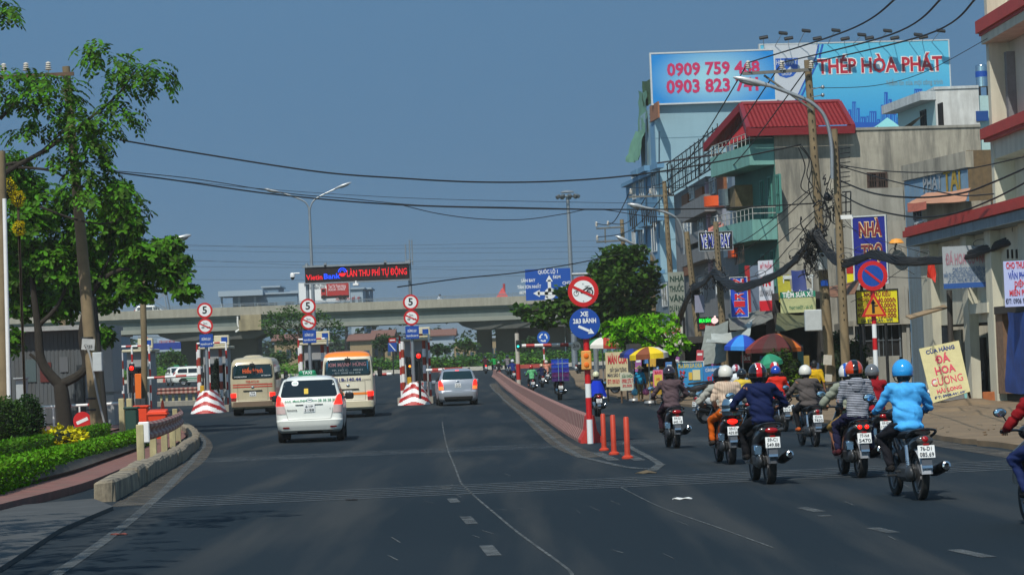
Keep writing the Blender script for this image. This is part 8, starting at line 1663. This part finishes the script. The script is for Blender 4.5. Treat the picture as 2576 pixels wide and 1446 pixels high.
# filling station canopy and things seen under the flyover
Z = 345; a, b = P(352, 873, Z), P(462, 866, Z); cn = thing('filling_station_canopy', 'long blue edged canopy seen under the left span of the flyover', 'canopy', (a.x, Z, gz(Z))); mb = MB(); mb.box(((a.x + b.x)/2, Z + 4, a.z), (b.x - a.x, 8, .9)); mb.build('fascia', mat('canopy_blue', (18, 52, 140), .5), cn, w=1); mb = MB(); mb.box(((a.x + b.x)/2, Z + 4, a.z - .6), (b.x - a.x, 8, .28)); mb.build('soffit', farw, cn, w=1)
for x in (372, 412, 448): q = P(x, 900, Z + 2); mb = MB(); mb.box((q.x, Z + 3, (a.z + gz(Z))/2), (.4, .4, a.z - gz(Z) - 1)); mb.build('column', farw, cn, w=1)
def srow(mb, wl): wl.text(mb, 'CÂU LẠC BỘ XE', 400, 856, 440, 864, .05, 1, .8)
board('shop_sign', 'pale far shop sign above the blue canopy under the flyover', 'shop sign', 396, 850, 452, 868, 349, 348.5, .1, [farw, red], srow); board('shop_sign', 'small orange and white far sign left of the pale sign under the flyover', 'shop sign', 358, 848, 372, 872, 348, 348, .1, [mat('orange_cabinet', (226, 106, 16)), signwhite], lambda mb, wl: wl.box(mb, .2, wl.L - .2, wl.px(365, 860)[1], wl.px(365, 850)[1], 0, .02, 1), None, (gz(348), (.5,), .1))
tanw = mat('far_tan_wall', (150, 132, 100), .85, var=.2); farr = mat('far_tile_roof', (120, 82, 68), .8, var=.2)
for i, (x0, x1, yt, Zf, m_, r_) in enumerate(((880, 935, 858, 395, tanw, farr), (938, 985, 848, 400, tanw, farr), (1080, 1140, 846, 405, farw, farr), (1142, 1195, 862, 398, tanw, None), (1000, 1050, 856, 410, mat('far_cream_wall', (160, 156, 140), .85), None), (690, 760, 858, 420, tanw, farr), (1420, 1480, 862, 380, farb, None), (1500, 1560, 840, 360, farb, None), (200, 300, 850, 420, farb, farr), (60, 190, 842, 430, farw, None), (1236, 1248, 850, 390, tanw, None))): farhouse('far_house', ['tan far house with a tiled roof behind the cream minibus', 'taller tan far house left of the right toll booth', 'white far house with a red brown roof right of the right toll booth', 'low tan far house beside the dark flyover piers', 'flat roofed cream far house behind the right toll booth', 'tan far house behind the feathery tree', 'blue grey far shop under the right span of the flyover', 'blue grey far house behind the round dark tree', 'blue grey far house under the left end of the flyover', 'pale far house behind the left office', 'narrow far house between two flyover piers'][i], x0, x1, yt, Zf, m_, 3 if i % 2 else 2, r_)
def dphone(mb, wl): wl.text(mb, 'MOBILE', 1424, 862, 1440, 870, .05, 1, .8)
def dmilk(mb, wl): wl.text(mb, 'dinh dưỡng', 100, 738, 178, 752, .03, 1, .9, .02); wl.text(mb, ': mỗi', 112, 754, 150, 767, .03, 1, .9, .02)
board('billboard', 'blue billboard with white lettering half hidden behind the left tree', 'billboard', 78, 735, 188, 772, 140, 139, .15, [mat('milk_blue', (24, 96, 180), .5), signwhite], dmilk, None, (gz(140), (.15, .85), .12))
board('road_sign', 'small far red and white round topped sign left of the right toll booth', 'road sign', 978, 850, 996, 861, 255, 255, .05, [red, signwhite], lambda mb, wl: wl.box(mb, .1, wl.L - .1, wl.px(987, 857)[1], wl.px(987, 854)[1], 0, .02, 1), None, (gz(255), (.5,), .05)); board('road_sign', 'small far blue square sign with a white slash left of the right toll booth', 'road sign', 976, 862, 998, 884, 254.6, 254.6, .05, [signblue, signwhite], lambda mb, wl: mb.poly([wl.at(*wl.px(x, y, .03), .03) for x, y in ((978, 864), (981, 864), (996, 882), (993, 882))], 1), None, (gz(255), (.5,), .05))
# ================================================================ trees beyond, on the right
tl = mat('feathery_leaf', (62, 96, 34), .7, leaf=.45); Z = 238; b0 = on(768, Z)
cl = [PC(x, y, Z + random.uniform(-2, 2), rx, rz) for x, y, rx, rz in ((690, 800, 36, 18), (730, 790, 44, 22), (790, 795, 40, 20), (840, 818, 30, 14), (700, 830, 40, 20), (760, 830, 46, 22), (815, 850, 36, 16), (720, 862, 30, 16), (670, 815, 22, 10), (780, 870, 34, 16), (860, 834, 16, 8), (740, 890, 26, 14))]
tree('feathery_tree', 'loose feathery green tree standing between the left and middle toll gates', b0, [([b0, P(765, 880, Z), P(745, 820, Z)], .22, .08), ([P(766, 890, Z), P(800, 840, Z), P(820, 820, Z)], .14, .05), ([P(762, 870, Z), P(720, 830, Z), P(690, 810, Z)], .1, .04)], cl, tl, .34, 240, .24, .1, shell=.1)
for i, (x, y, Zt, rx, rz, l_) in enumerate(((965, 862, 290, 30, 24, 'small round tree behind the cream minibus and right toll booth'), (1170, 868, 300, 34, 16, 'low leafy tree in front of the dark flyover piers'), (1336, 870, 300, 30, 26, 'leafy tree seen between the flyover piers on the right'), (430, 905, 290, 40, 24, 'leafy tree under the left span behind the white taxis'), (1100, 878, 290, 40, 12, 'wide low bush right of the right toll booth'), (700, 900, 280, 30, 16, 'bush beside the feathery tree trunk'))):
 b0 = on(x, Zt); c, r = PC(x, y, Zt, rx, rz); tree('far_tree', l_, b0, [([b0, c], .18, .08)], [(c + V((r[0]*.4*dx, 0, r[2]*.4*dz)), (r[0]*.65, r[1]*.6, r[2]*.65)) for dx, dz in ((-1, 0), (1, 0), (0, 1), (0, -1), (.3, .4))], tl if i % 2 else mat('far_leaf', (40, 70, 30), .7, leaf=.4), .4, 150, .4, .1)
gc = MB()
for i in range(330): x = random.uniform(-98, 98); h = random.uniform(3.0, 8.0); leafcards(gc, (x, random.uniform(436, 470), 1.3 + h*.55), (3.2, 3, h*.55), 60, 1.1, shell=.2)
gc.solo('far_wood', mat('far_wood_leaf', (44, 66, 40), .8, leaf=.4), 'dark far belt of trees closing the view under the flyover', 'trees', kind='stuff')
# flyover-side dense planting on the roundabout, tall grass
gc = MB()
for i in range(60): a = random.uniform(-.1, .22); leafcards(gc, ringpt(a, rad - random.uniform(1, 6), .5) + V((0, 0, .5)), (1.8, 1.5, .9), 60, .35, up=.5, shell=.1)
gc.solo('island_bushes', mat('island_bush', (48, 88, 32), .8, leaf=.5), 'denser dark green bushes on the right part of the roundabout', 'bushes', kind='stuff')
Z = 152; dk = mat('dense_leaf', (56, 88, 22), .55, leaf=.5); b0 = on(1585, Z, .09)
cl = [PC(x, y, Z + dz, rx, rz) for x, y, rx, rz, dz in ((1550, 650, 56, 36, 0), (1590, 640, 46, 26, 0), (1520, 680, 46, 36, .5), (1600, 690, 56, 44, 0), (1630, 720, 36, 40, .4), (1550, 710, 60, 44, -1), (1500, 720, 36, 40, 0), (1560, 770, 66, 44, 0), (1610, 790, 46, 50, 0), (1520, 800, 50, 40, .5), (1580, 840, 50, 30, 0), (1640, 680, 16, 24, 0), (1440, 760, 50, 26, 0), (1390, 775, 46, 20, .5), (1345, 790, 40, 16, 0), (1310, 778, 26, 8, 0), (1420, 730, 30, 14, .5), (1450, 800, 50, 20, 0), (1370, 808, 34, 12, 0), (1480, 830, 34, 24, 0), (1430, 700, 0, 0, 0))  if rx]
tree('round_tree', 'big rounded dark green tree with a low branch reaching left behind the signs', b0, [([b0, P(1580, 880, Z), P(1565, 780, Z), P(1560, 680, Z)], .34, .12), ([P(1575, 860, Z), P(1500, 800, Z), P(1420, 770, Z), P(1330, 785, Z)], .2, .05), ([P(1570, 820, Z), P(1620, 760, Z), P(1630, 700, Z)], .16, .06)], cl, dk, .42, 290, .45, .3, shell=.12)
Z = 103; br = mat('almond_leaf', (98, 160, 10), .45, leaf=.45); b0 = on(1703, Z, .09)
cl = [PC(x, y, Z + dz, rx, rz) for x, y, rx, rz, dz in ((1530, 818, 30, 12, 0), (1575, 808, 36, 12, 0), (1625, 802, 36, 12, 0), (1672, 800, 36, 12, 0), (1550, 835, 40, 14, .4), (1610, 828, 46, 16, 0), (1670, 826, 46, 16, 0), (1640, 852, 44, 16, .3), (1560, 856, 30, 12, 0), (1700, 850, 36, 14, 0), (1625, 870, 30, 12, .4), (1690, 878, 34, 14, 0), (1726, 870, 20, 12, 0), (1590, 846, 26, 12, 0))]
tree('almond_tree', 'spreading bright green young tree above the market stalls', b0, [([b0, P(1700, 930, Z), P(1680, 860, Z), P(1640, 815, Z)], .09, .04), ([P(1690, 890, Z), P(1620, 850, Z), P(1540, 825, Z)], .05, .02), ([P(1695, 905, Z), P(1715, 860, Z)], .05, .02)], cl, br, .2, 115, .5, .2, up=.6, shell=.1, kind=1)
shrub('dark green climbing plant behind the two concrete poles', [(P(2100, 930, 97), (.5, .4, 1.1)), (P(2150, 905, 98), (.55, .4, .9)), (P(2145, 970, 97), (.6, .4, .8)), (P(2112, 868, 98), (.35, .3, .5))], mat('climber_leaf', (34, 62, 22), .6, leaf=.5), .16, 'plant', 420, 'climbing_plant'); shrub('bushy green plant with pale tips under the brown parasol', [(P(1960, 900, 100), (.6, .4, .4)), (P(1935, 935, 100), (.7, .4, .5)), (P(1990, 925, 100), (.5, .4, .4)), (P(1975, 960, 100), (.6, .4, .3))], mat('stall_plant', (62, 92, 24), .6, leaf=.5), .13, 'plant', 420, 'potted_bush'); shrub('yellow green plants by the foot of the tallest pole', [(P(2030, 955, 96), (.5, .3, .3)), (P(2062, 960, 96), (.35, .3, .3))], mat('yellow_green_leaf', (120, 150, 30), .6, leaf=.4), .13, 'plant', 200, 'low_plants')
# ================================================================ stalls, parasols and shop signs on the right
def parasol(label, xc, yt, ye, wpx, Z, cols, seg=8, tilt=0, valance=.16, prints=None):
 c = P(xc, ye, Z); k = Z/F; r = wpx*k/2; h = (ye - yt)*k*.8; b = on(xc, Z, .09); t = thing('parasol', label, 'parasol', b); mb = MB(); n = seg*4
 R = RY(tilt)
 for j in range(5):
  f0, f1 = j/5, (j + 1)/5; prof = lambda f: (r*f, h*(1 - f ** 1.9))
  for i in range(n):
   a0, a1 = 2*pi*i/n, 2*pi*(i + 1)/n; sc = lambda a, f: 1 - .05*f*abs(sin(a*seg/2))
   q = [R @ V((prof(f)[0]*cos(a)*sc(a, f), prof(f)[0]*sin(a)*sc(a, f), prof(f)[1])) + c for a, f in ((a0, f0), (a1, f0), (a1, f1), (a0, f1))]; mb.add(q, [(0, 1, 2, 3)], (i // 4) % len(cols))
 for i in range(n):
  a0, a1 = 2*pi*i/n, 2*pi*(i + 1)/n; q = [R @ V((r*cos(a)*(1 - .05*abs(sin(a*seg/2))), r*sin(a), z)) + c for a, z in ((a0, 0), (a1, 0), (a1, -valance), (a0, -valance))]; mb.add(q, [(0, 1, 2, 3)], (i // 4) % len(cols))
 mb.build('canopy', cols, t, False, True); mb = MB(); mb.tube([b, c + V((0, 0, h))], .03, 8); mb.lathe([(.0, .1), (.22, .08), (.25, 0)], b, 0, 14); mb.build('pole', mat('parasol_pole', (150, 150, 148), .4, metal=.5), t, True, True); mb = MB()
 for i in range(seg): a = 2*pi*i/seg; mb.tube([R @ V((r*.97*cos(a), r*.97*sin(a), .02)) + c, c + V((0, 0, h*.5))], .012, 4)
 mb.build('ribs', iron, t, w=1)
 if prints:
  for tx, m_, dx, h_, f_ in prints: mb = MB(); mb.text(tx, c + V((dx, -r - .01, -valance*.5)), EX, EZ, h_, 0, .02, fit=f_); mb.build('valance_print', m_, t, w=1)
cf = lambda n_, c: mat('canvas_' + n_, c, .75, var=.12, scale=2)
parasol('blue parasol with a pale blue panel left of the brown one', 1868, 834, 872, 92, 104, [cf('royal', (22, 66, 170)), cf('sky', (40, 130, 210)), cf('royal', (0, 0, 0)), cf('deep', (20, 44, 130))], 8, .06)
parasol('large brown and red parasol with a fiery print over the stall', 1948, 829, 876, 146, 101, [cf('rust', (120, 40, 26)), cf('maroon', (80, 22, 22)), cf('dark_brown', (62, 30, 26)), cf('maroon', (0, 0, 0)), cf('fire', (206, 104, 24)), cf('maroon', (0, 0, 0))], 12, .0)
parasol('small green parasol below the brown parasol', 1938, 884, 912, 62, 99, [cf('green', (22, 124, 92)), cf('green2', (34, 140, 106))], 8, -.25)
parasol('yellow and brown patterned parasol under the bright green tree', 1632, 867, 890, 98, 101, [cf('yellow', (226, 196, 22)), cf('brown', (126, 66, 36)), cf('yellow', (0, 0, 0)), cf('white', (210, 206, 196))], 8, -.05, .2)
parasol('green, white and red parasol behind the striped signpost', 1516, 843, 868, 92, 118, [cf('pgreen', (30, 120, 66)), cf('white', (0, 0, 0)), cf('red', (170, 54, 34)), cf('tan', (170, 140, 100))], 8, .05)
parasol('dark blue parasol half behind the yellow parasol', 1592, 872, 892, 66, 108, [cf('navy', (20, 40, 84)), cf('deep', (0, 0, 0))], 8, .1)
def simple(t_, x0, y0, x1, y1, h=.75, m=1, b=.02): return lambda mb, wl: wl.text(mb, t_, x0, y0, x1, y1, .012, m, h, b)
def dman(mb, wl): wl.text(mb, 'MÀN CỬA', 1528, 892, 1577, 918, .012, 1, .75, .04); wl.text(mb, 'GIẤY DÁN TƯỜNG', 1534, 925, 1576, 936, .012, 2, .75); wl.text(mb, 'MÀN SÁO GỖ', 1528, 938, 1566, 949, .012, 2, .75); wl.text(mb, 'ĐT: 0918.911.414', 1528, 953, 1577, 966, .012, 1, .75, .02)
board('notice_board', 'cream curtain shop board with red and black lettering by the stalls', 'sign board', 1524, 885, 1580, 972, 112, 112, .06, [mat('board_pale_cream', (200, 186, 146), .6, var=.1), mat('print_red', (190, 34, 52)), mat('print_navy', (30, 36, 70))], dman, None, (gz(112), (.06, .94), .04))
def da(mb, wl): wl.text(mb, 'SỬA KHÓA', 1564, 942, 1592, 950, .012, 2, .8); wl.text(mb, '0908 272 7', 1564, 952, 1592, 964, .012, 1, .8); wl.text(mb, '50.000', 1566, 966, 1590, 974, .012, 1, .8)
board('a_frame_board', 'small white A frame board with red and green writing on the pavement', 'sign board', 1560, 936, 1594, 982, 108, 108, .05, [mat('board_pale_white', (190, 190, 170), .6, var=.15), mat('print_red', (0, 0, 0)), mat('print_green', (50, 110, 80), .6)], da, None, (gz(108), (.08, .92), .04, mat('timber', (92, 70, 50))))
def dn(mb, wl):
 wl.text(mb, 'MUA BÁN SỬA CHỮA', 1706, 914, 1766, 926, .012, 1, .8, .02)
 for i, ch in enumerate('NOKIA'): wl.text(mb, ch, 1710, 932 + i*12, 1722, 942 + i*12, .012, 2, .95, .04)
 wl.pbox(mb, 1742, 930, 1762, 955, .01, .03, 4); wl.pbox(mb, 1732, 936, 1742, 955, .01, .03, 3); wl.pbox(mb, 1744, 962, 1762, 974, .01, .03, 5); wl.pbox(mb, 1734, 976, 1762, 979, .01, .03, 5)
board('phone_shop_board', 'blue phone repair board with a picture of pale phones beside the stall', 'sign board', 1702, 911, 1770, 985, 103, 103, .08, [mat('board_cyan', (46, 136, 190), .5), mat('letter_yellow', (214, 190, 60)), mat('letter_red', (196, 24, 40), .5), mat('phone_gold', (206, 170, 60), .5), mat('phone_cream', (210, 200, 150), .5), mat('phone_dark', (40, 90, 120), .5)], dn, (wf, .04), (gz(103), (.05, .95), .04))
def dn2(mb, wl): wl.text(mb, 'CỬA HÀNG MUA', 1774, 926, 1816, 935, .012, 1, .8); wl.text(mb, 'SỬA', 1778, 946, 1812, 966, .012, 2, .8, .04)
board('phone_shop_board', 'plainer blue shop board with red letters right of the phone repair board', 'sign board', 1770, 920, 1820, 992, 102, 102, .08, [mat('board_blue2', (40, 116, 180), .5), signwhite, mat('letter_red', (196, 24, 40))], dn2, None, (gz(102), (.05, .95), .04))
def dled(mb, wl): wl.text(mb, 'MUA BÁN', 1759, 801, 1788, 812, .02, 1, .85, .02); wl.text(mb, 'SỬA CHỮA', 1759, 815, 1800, 828, .02, 2, .85, .01); u, z = wl.px(1797, 806, .02); c = wl.at(u, z, .02); ringmark(mb, c, wl.t, EZ, 0, .14, 3, .005); ringmark(mb, c + wl.t*.06, wl.t, EZ, 0, .11, 3, .006); ringmark(mb, c + V((0, 0, .17)) + wl.t*.03, wl.t, EZ, 0, .05, 3, .005, 0, 2*pi, 10)
board('led_shop_sign', 'black LED repair shop sign lit in green and red', 'shop sign', 1755, 797, 1815, 832, 113.5, 113.5, .12, [mat('led_black', (14, 14, 16), .5), mat('lit_letter_green', (30, 230, 70), .4, emit=1.3), mat('lit_letter_red', (150, 20, 30), .4, emit=.5), mat('lit_white', (230, 200, 196), .4, emit=.6)], dled)
board('flight_ticket_sign', 'black flight ticket sign with blue and white outlined letters', 'shop sign', 1759, 584, 1842, 629, 118, 118, .12, [mat('led_black', (0, 0, 0)), signwhite, mat('letter_blue', (18, 40, 150), .5)], lambda mb, wl: (wl.text(mb, 'VÉ MÁY BAY', 1762, 588, 1839, 628, .012, 1, .78, .07), wl.text(mb, 'VÉ MÁY BAY', 1762, 588, 1839, 628, .02, 2, .78, .015)), (steel, .04))
def dnk(mb, wl):
 for i, ch in enumerate('NOKIA'): y = 703 + i*18.4; wl.text(mb, ch, 1844 + i*.8, y, 1872 + i*.8, y + 14, .012, 1, .95, .07); wl.text(mb, ch, 1844 + i*.8, y, 1872 + i*.8, y + 14, .02, 2, .95, .03)
board('phone_banner', 'upright blue phone brand banner with red serif letters', 'banner', 1838, 698, 1880, 797, 110, 110, .06, [mat('banner_blue', (20, 70, 190), .55), signwhite, mat('letter_red', (196, 24, 40))], dnk, (wf, .03))
board('grey_banner', 'faded blue grey banner with a red left edge behind the phone banner', 'banner', 1876, 668, 1912, 795, 113, 112.4, .06, [mat('banner_grey', (104, 118, 136), .7, var=.15), mat('banner_red', (160, 40, 40), .6)], lambda mb, wl: wl.box(mb, 0, .28, wl.px(1880, 795)[1], wl.px(1880, 668)[1], 0, .012, 1))
def dvn(mb, wl): wl.text(mb, 'MỸ PHẨM', 1912, 664, 1941, 678, .012, 2, .8); wl.text(mb, 'VN', 1914, 698, 1940, 722, .012, 1, .85, .05); wl.text(mb, 'UỐN NHUỘM', 1911, 730, 1944, 746, .012, 3, .85); wl.box(mb, 0, wl.L, wl.px(1925, 782)[1], wl.px(1925, 756)[1], 0, .012, 1)
board('salon_banner', 'tall white salon banner with red initials and a red foot', 'banner', 1909, 655, 1946, 782, 108.5, 108.1, .06, [mat('banner_white', (196, 200, 210), .6), mat('letter_red', (196, 24, 40)), mat('print_pink', (190, 90, 110), .6), mat('print_grey', (90, 90, 96))], dvn)
def dtx(mb, wl): a = wl.px(2005, 748)[1]; wl.box(mb, 0, wl.L, a, wl.px(2005, 733)[1], 0, .012, 1); wl.text(mb, 'TIỆM SỬA XE', 1968, 735, 2046, 748, .022, 2, .8, .03); wl.text(mb, 'THAY NHỚT - VÁ VỎ', 1985, 770, 2045, 778, .012, 3, .8)
board('repair_shop_sign', 'pale yellow motorbike repair sign with a green title band', 'shop sign', 1963, 733, 2052, 786, 104, 103.7, .1, [mat('board_pale_yellow', (176, 180, 130), .6, var=.12), mat('band_green', (30, 130, 100), .5), signwhite, mat('print_green', (0, 0, 0))], dtx)
def dth(mb, wl):
 for i, tx in enumerate(('NHÀ', 'THUỐC', 'VÂN', 'DƯƠNG')): wl.text(mb, tx, 1684, 694 + i*25, 1720, 710 + i*25, .012, 1, .85, .03)
board('pharmacy_sign', 'tall pale grey pharmacy sign with dark green letters behind the poles', 'shop sign', 1682, 684, 1722, 798, 133, 133, .1, [mat('board_grey_green', (132, 138, 128), .7, var=.1), mat('letter_dark_green', (20, 56, 46), .6)], dth, None, (gz(133), (.1, .9), .05))
board('blank_sign', 'pale tilted lilac grey sign above the LED repair sign', 'shop sign', 1748, 742, 1772, 786, 120, 120, .06, [mat('board_lilac_grey', (130, 132, 150), .7)], lambda mb, wl: None)
def dkara(mb, wl): wl.text(mb, 'MÁO CARO', 1668, 824, 1712, 840, .012, 1, .8, .03)
board('white_notice', 'white notice with red letters among the bright green leaves', 'sign board', 1664, 820, 1718, 870, 109, 109, .05, [mat('board_pale_white', (0, 0, 0)), mat('letter_red', (196, 24, 40))], dkara, None, (gz(109), (.5,), .05))
board('yellow_box_board', 'low yellow stall board behind the woman in the straw hat', 'sign board', 1632, 958, 1668, 992, 106, 106, .3, [mat('board_ochre', (176, 140, 30), .6, var=.2), mat('print_navy', (0, 0, 0))], simple('BÁNH MÌ', 1636, 964, 1662, 972), None, (gz(106), (.1, .9), .03))
board('pink_board', 'small pink and yellow bag board left of the maroon shirt rider', 'sign board', 1643, 930, 1668, 974, 100.5, 100.5, .05, [mat('board_pink', (206, 110, 140), .6), mat('letter_red', (0, 0, 0)), mat('board_yellow2', (206, 180, 70), .6)], lambda mb, wl: (wl.box(mb, .04, wl.L - .03, wl.px(1655, 970)[1], wl.px(1655, 942)[1], 0, .01, 2), wl.text(mb, 'BAO', 1647, 933, 1664, 941, .012, 1, .8), wl.text(mb, 'XE', 1650, 950, 1660, 958, .012, 1, .8)), None, (gz(100), (.1, .9), .03))
# sheets and tarpaulins over the shop fronts
tarp([P(1775, 818, 110), P(1832, 806, 109), P(1826, 905, 106), P(1758, 918, 107)], 'striped blue and tan stall cloth hanging beside the middle pole', mat('stall_cloth', (120, 126, 120), .85, var=.3, scale=2.5), .12, 'stall_cloth', 'cloth', seed=11)
tarp([P(1832, 790, 112), P(1938, 765, 111), P(1945, 800, 105), P(1836, 830, 106)], 'sagging grey tin and plastic awning under the phone banner', mat('tin_awning', (110, 112, 104), .7, var=.35, scale=2), .22, 'awning', 'awning', seed=12)
tarp([P(1795, 838, 108), P(1900, 800, 107), P(1880, 850, 104), P(1778, 866, 105)], 'pale crumpled plastic sheet above the blue parasol', mat('plastic_sheet', (170, 176, 170), .5, var=.25, scale=2), .3, seed=13)
tarp([P(1955, 788, 104), P(2040, 786, 103.6), P(2032, 818, 101), P(1950, 830, 101.4)], 'olive green canvas awning under the repair shop sign', mat('olive_canvas', (84, 86, 58), .85, var=.25, scale=2.5), .14, 'awning', 'awning', seed=14)
tarp([P(1990, 680, 104), P(2025, 678, 104), P(2030, 730, 103.8), P(1994, 732, 103.8)], 'hanging blue tarpaulin above the repair shop sign', mat('blue_tarp', (14, 42, 110), .6, var=.15), .05, seed=15)
tarp([P(1955, 694, 105), P(1985, 690, 105), P(1992, 745, 104.6), P(1960, 760, 104.6)], 'yellow cloth left of the hanging blue tarpaulin', mat('yellow_cloth', (150, 146, 30), .8, var=.2), .05, seed=16)
tarp([P(2062, 722, 98), P(2165, 700, 97.5), P(2150, 738, 95), P(2066, 746, 95.5)], 'brown canvas awning behind the two tall poles', mat('brown_canvas', (120, 84, 62), .85, var=.2), .1, 'awning', 'awning', seed=17)
tarp([P(1700, 930, 104.5), P(1640, 938, 105), P(1636, 960, 105), P(1702, 955, 104.5)], 'row of plastic wrapped goods hanging behind the maroon shirt rider', mat('wrapped_goods', (96, 84, 100), .4, var=.5, scale=9), .08, 'hanging_goods', 'goods', seed=18)
mb = MB(); wq = Wall(1970, 105, 2046, 104.6)
for a in ((1970, 694, 2046, 699), (1970, 728, 2046, 733), (1970, 699, 1974, 728), (2042, 699, 2046, 728)): wq.pbox(mb,*a, -.05, .05)
mb.solo('sign_frame', wf, 'empty white sign frame in front of the blue tarpaulin', 'frame')
# dark shop fronts behind the stalls
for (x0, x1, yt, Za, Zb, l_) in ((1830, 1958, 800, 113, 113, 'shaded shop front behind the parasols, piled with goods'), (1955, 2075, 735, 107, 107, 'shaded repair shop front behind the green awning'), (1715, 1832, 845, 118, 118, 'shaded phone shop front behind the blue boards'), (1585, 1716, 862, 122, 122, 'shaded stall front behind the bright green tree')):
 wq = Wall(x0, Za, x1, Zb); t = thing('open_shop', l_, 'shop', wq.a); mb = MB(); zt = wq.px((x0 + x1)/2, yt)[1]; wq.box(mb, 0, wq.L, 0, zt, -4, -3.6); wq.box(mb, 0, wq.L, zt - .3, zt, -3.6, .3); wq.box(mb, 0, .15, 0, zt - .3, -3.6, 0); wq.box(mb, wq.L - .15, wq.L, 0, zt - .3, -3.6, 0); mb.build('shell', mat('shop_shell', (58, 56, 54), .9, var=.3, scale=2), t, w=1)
 for k in range(7):
  u = wq.L*(k + .6)/7.5; h = random.uniform(.6, 1.5); mb = MB(); wq.box(mb, u - .2, u + .22, .05, h, -1.6 + random.uniform(-.5, .5), -.9); mb.build('goods', mat('goods_%d' % (k % 5), ((110, 40, 40), (60, 84, 120), (130, 120, 100), (40, 60, 50), (150, 130, 60))[k % 5], .7, var=.3), t, w=1)
board('small_red_sign', 'dim red hanging sign in the shade under the brown parasol', 'shop sign', 1864, 892, 1890, 912, 107, 107, .04, [mat('dim_red', (130, 30, 36), .6), signwhite], simple('RỬA XE', 1867, 896, 1887, 908))
tq = Wall(2010, 103, 2024, 103); mb = MB(); tq.pbox(mb, 2006, 868, 2026, 1000, -.1, 0); mb.solo('teal_door', mat('teal_door', (60, 130, 130), .6), 'narrow teal door panel standing right of the brown parasol', 'door')
for i in range(26):                               # goods and small boards hung along the stalls
 x = random.uniform(1590, 1830) if i < 18 else random.uniform(1880, 1960); y = random.uniform(885, 955) if i < 18 else random.uniform(895, 945); Zg = random.uniform(106, 112); c = P(x, y, Zg); w_, h = random.uniform(.15, .42), random.uniform(.2, .7); mb = MB(); mb.box(c, (w_, .06, h), 0, RY(random.gauss(0, .06)), .015); mb.box(c + V((0, -.032, h*.2)), (w_*.7, .012, h*.16), 1); mb.tube([c + V((0, 0, h/2)), c + V((0, 0, h/2 + .25))], .01, 4, 2)
 k = i % 6; mb.solo('hanging_packet', [mat('packet_%d' % k, ((176, 60, 70), (70, 120, 180), (200, 190, 176), (204, 160, 60), (150, 90, 150), (80, 140, 110))[k], .5), signwhite, iron], 'small coloured goods packet hanging among the market stalls', 'goods', 'packets hanging at the market stalls')
# litter on the road
for x, y, w_, l_, m_ in ((1718, 1255, .075, 'flat white paper lying on the road', white), (1627, 1190, .1, 'brown rag lying on the road near the orange posts', mat('rag', (92, 80, 60), .9)), (300, 1345, .06, 'reddish leaf scrap on the left roadside', mat('leaf_scrap', (120, 60, 50), .8)), (885, 1258, .05, 'small dark scrap on the road centre', dark)):
 g_ = G(x, y); mb = MB(); n = 9; q = [V((w_*1.5*cos(2*pi*i/n)*(1 + .2*sin(i*5)), w_*sin(2*pi*i/n), .01 + .012*(i % 2))) for i in range(n)]; mb.add([V((0, 0, .05 if 'rag' in l_ else .015))] + q + [p - V((0, 0, .009)) for p in q], [(0, 1 + i, 1 + (i + 1) % n) for i in range(n)] + [(1 + i, 1 + (i + 1) % n, 1 + n + (i + 1) % n, 1 + n + i) for i in range(n)])
 o = mb.build('paper_sheet' if 'paper' in l_ else 'litter_scrap', m_); o.location = g_; o['label'] = l_; o['category'] = 'litter'
for i in range(70):
 k = i % 5; x = random.choice((random.uniform(2320, 2576), random.uniform(1600, 2000), random.uniform(2350, 2576))); y = random.uniform(1030, 1095) if x > 2300 else random.uniform(1005, 1030); g_ = G(x, y, .09)
 if i == 0: st_ = MB()
 s_ = random.uniform(.012, .04); st_.ell(g_ + V((0, 0, s_*.4)), (s_*1.4, s_, s_*.7), k % 2, 7, 5)
st_.solo('pebbles', [mat('pebble_grey', (112, 102, 86), .9), mat('pebble_brown', (104, 84, 62), .9)], 'scattered stones and crumbs on the dirt shoulder', 'stones', kind='stuff')
# ================================================================ the dusty air between the camera and the far side
hz = MB(); hz.box((0, 1450, 26), (2400, 3300, 56))
o = hz.build('haze', None); o['kind'] = 'stuff'; o['label'] = 'thin pale blue haze hanging over the whole street'; o['category'] = 'haze'
hm_ = bpy.data.materials.new('haze'); hm_.use_nodes = True; n = hm_.node_tree; n.nodes.remove(n.nodes['Principled BSDF']); v_ = n.nodes.new('ShaderNodeVolumePrincipled'); v_.inputs['Density'].default_value = .00032; v_.inputs['Color'].default_value = (.88, .86, .76, 1); v_.inputs['Anisotropy'].default_value = .2
n.links.new(v_.outputs[0], n.nodes['Material Output'].inputs['Volume']); o.data.materials.clear(); o.data.materials.append(hm_)
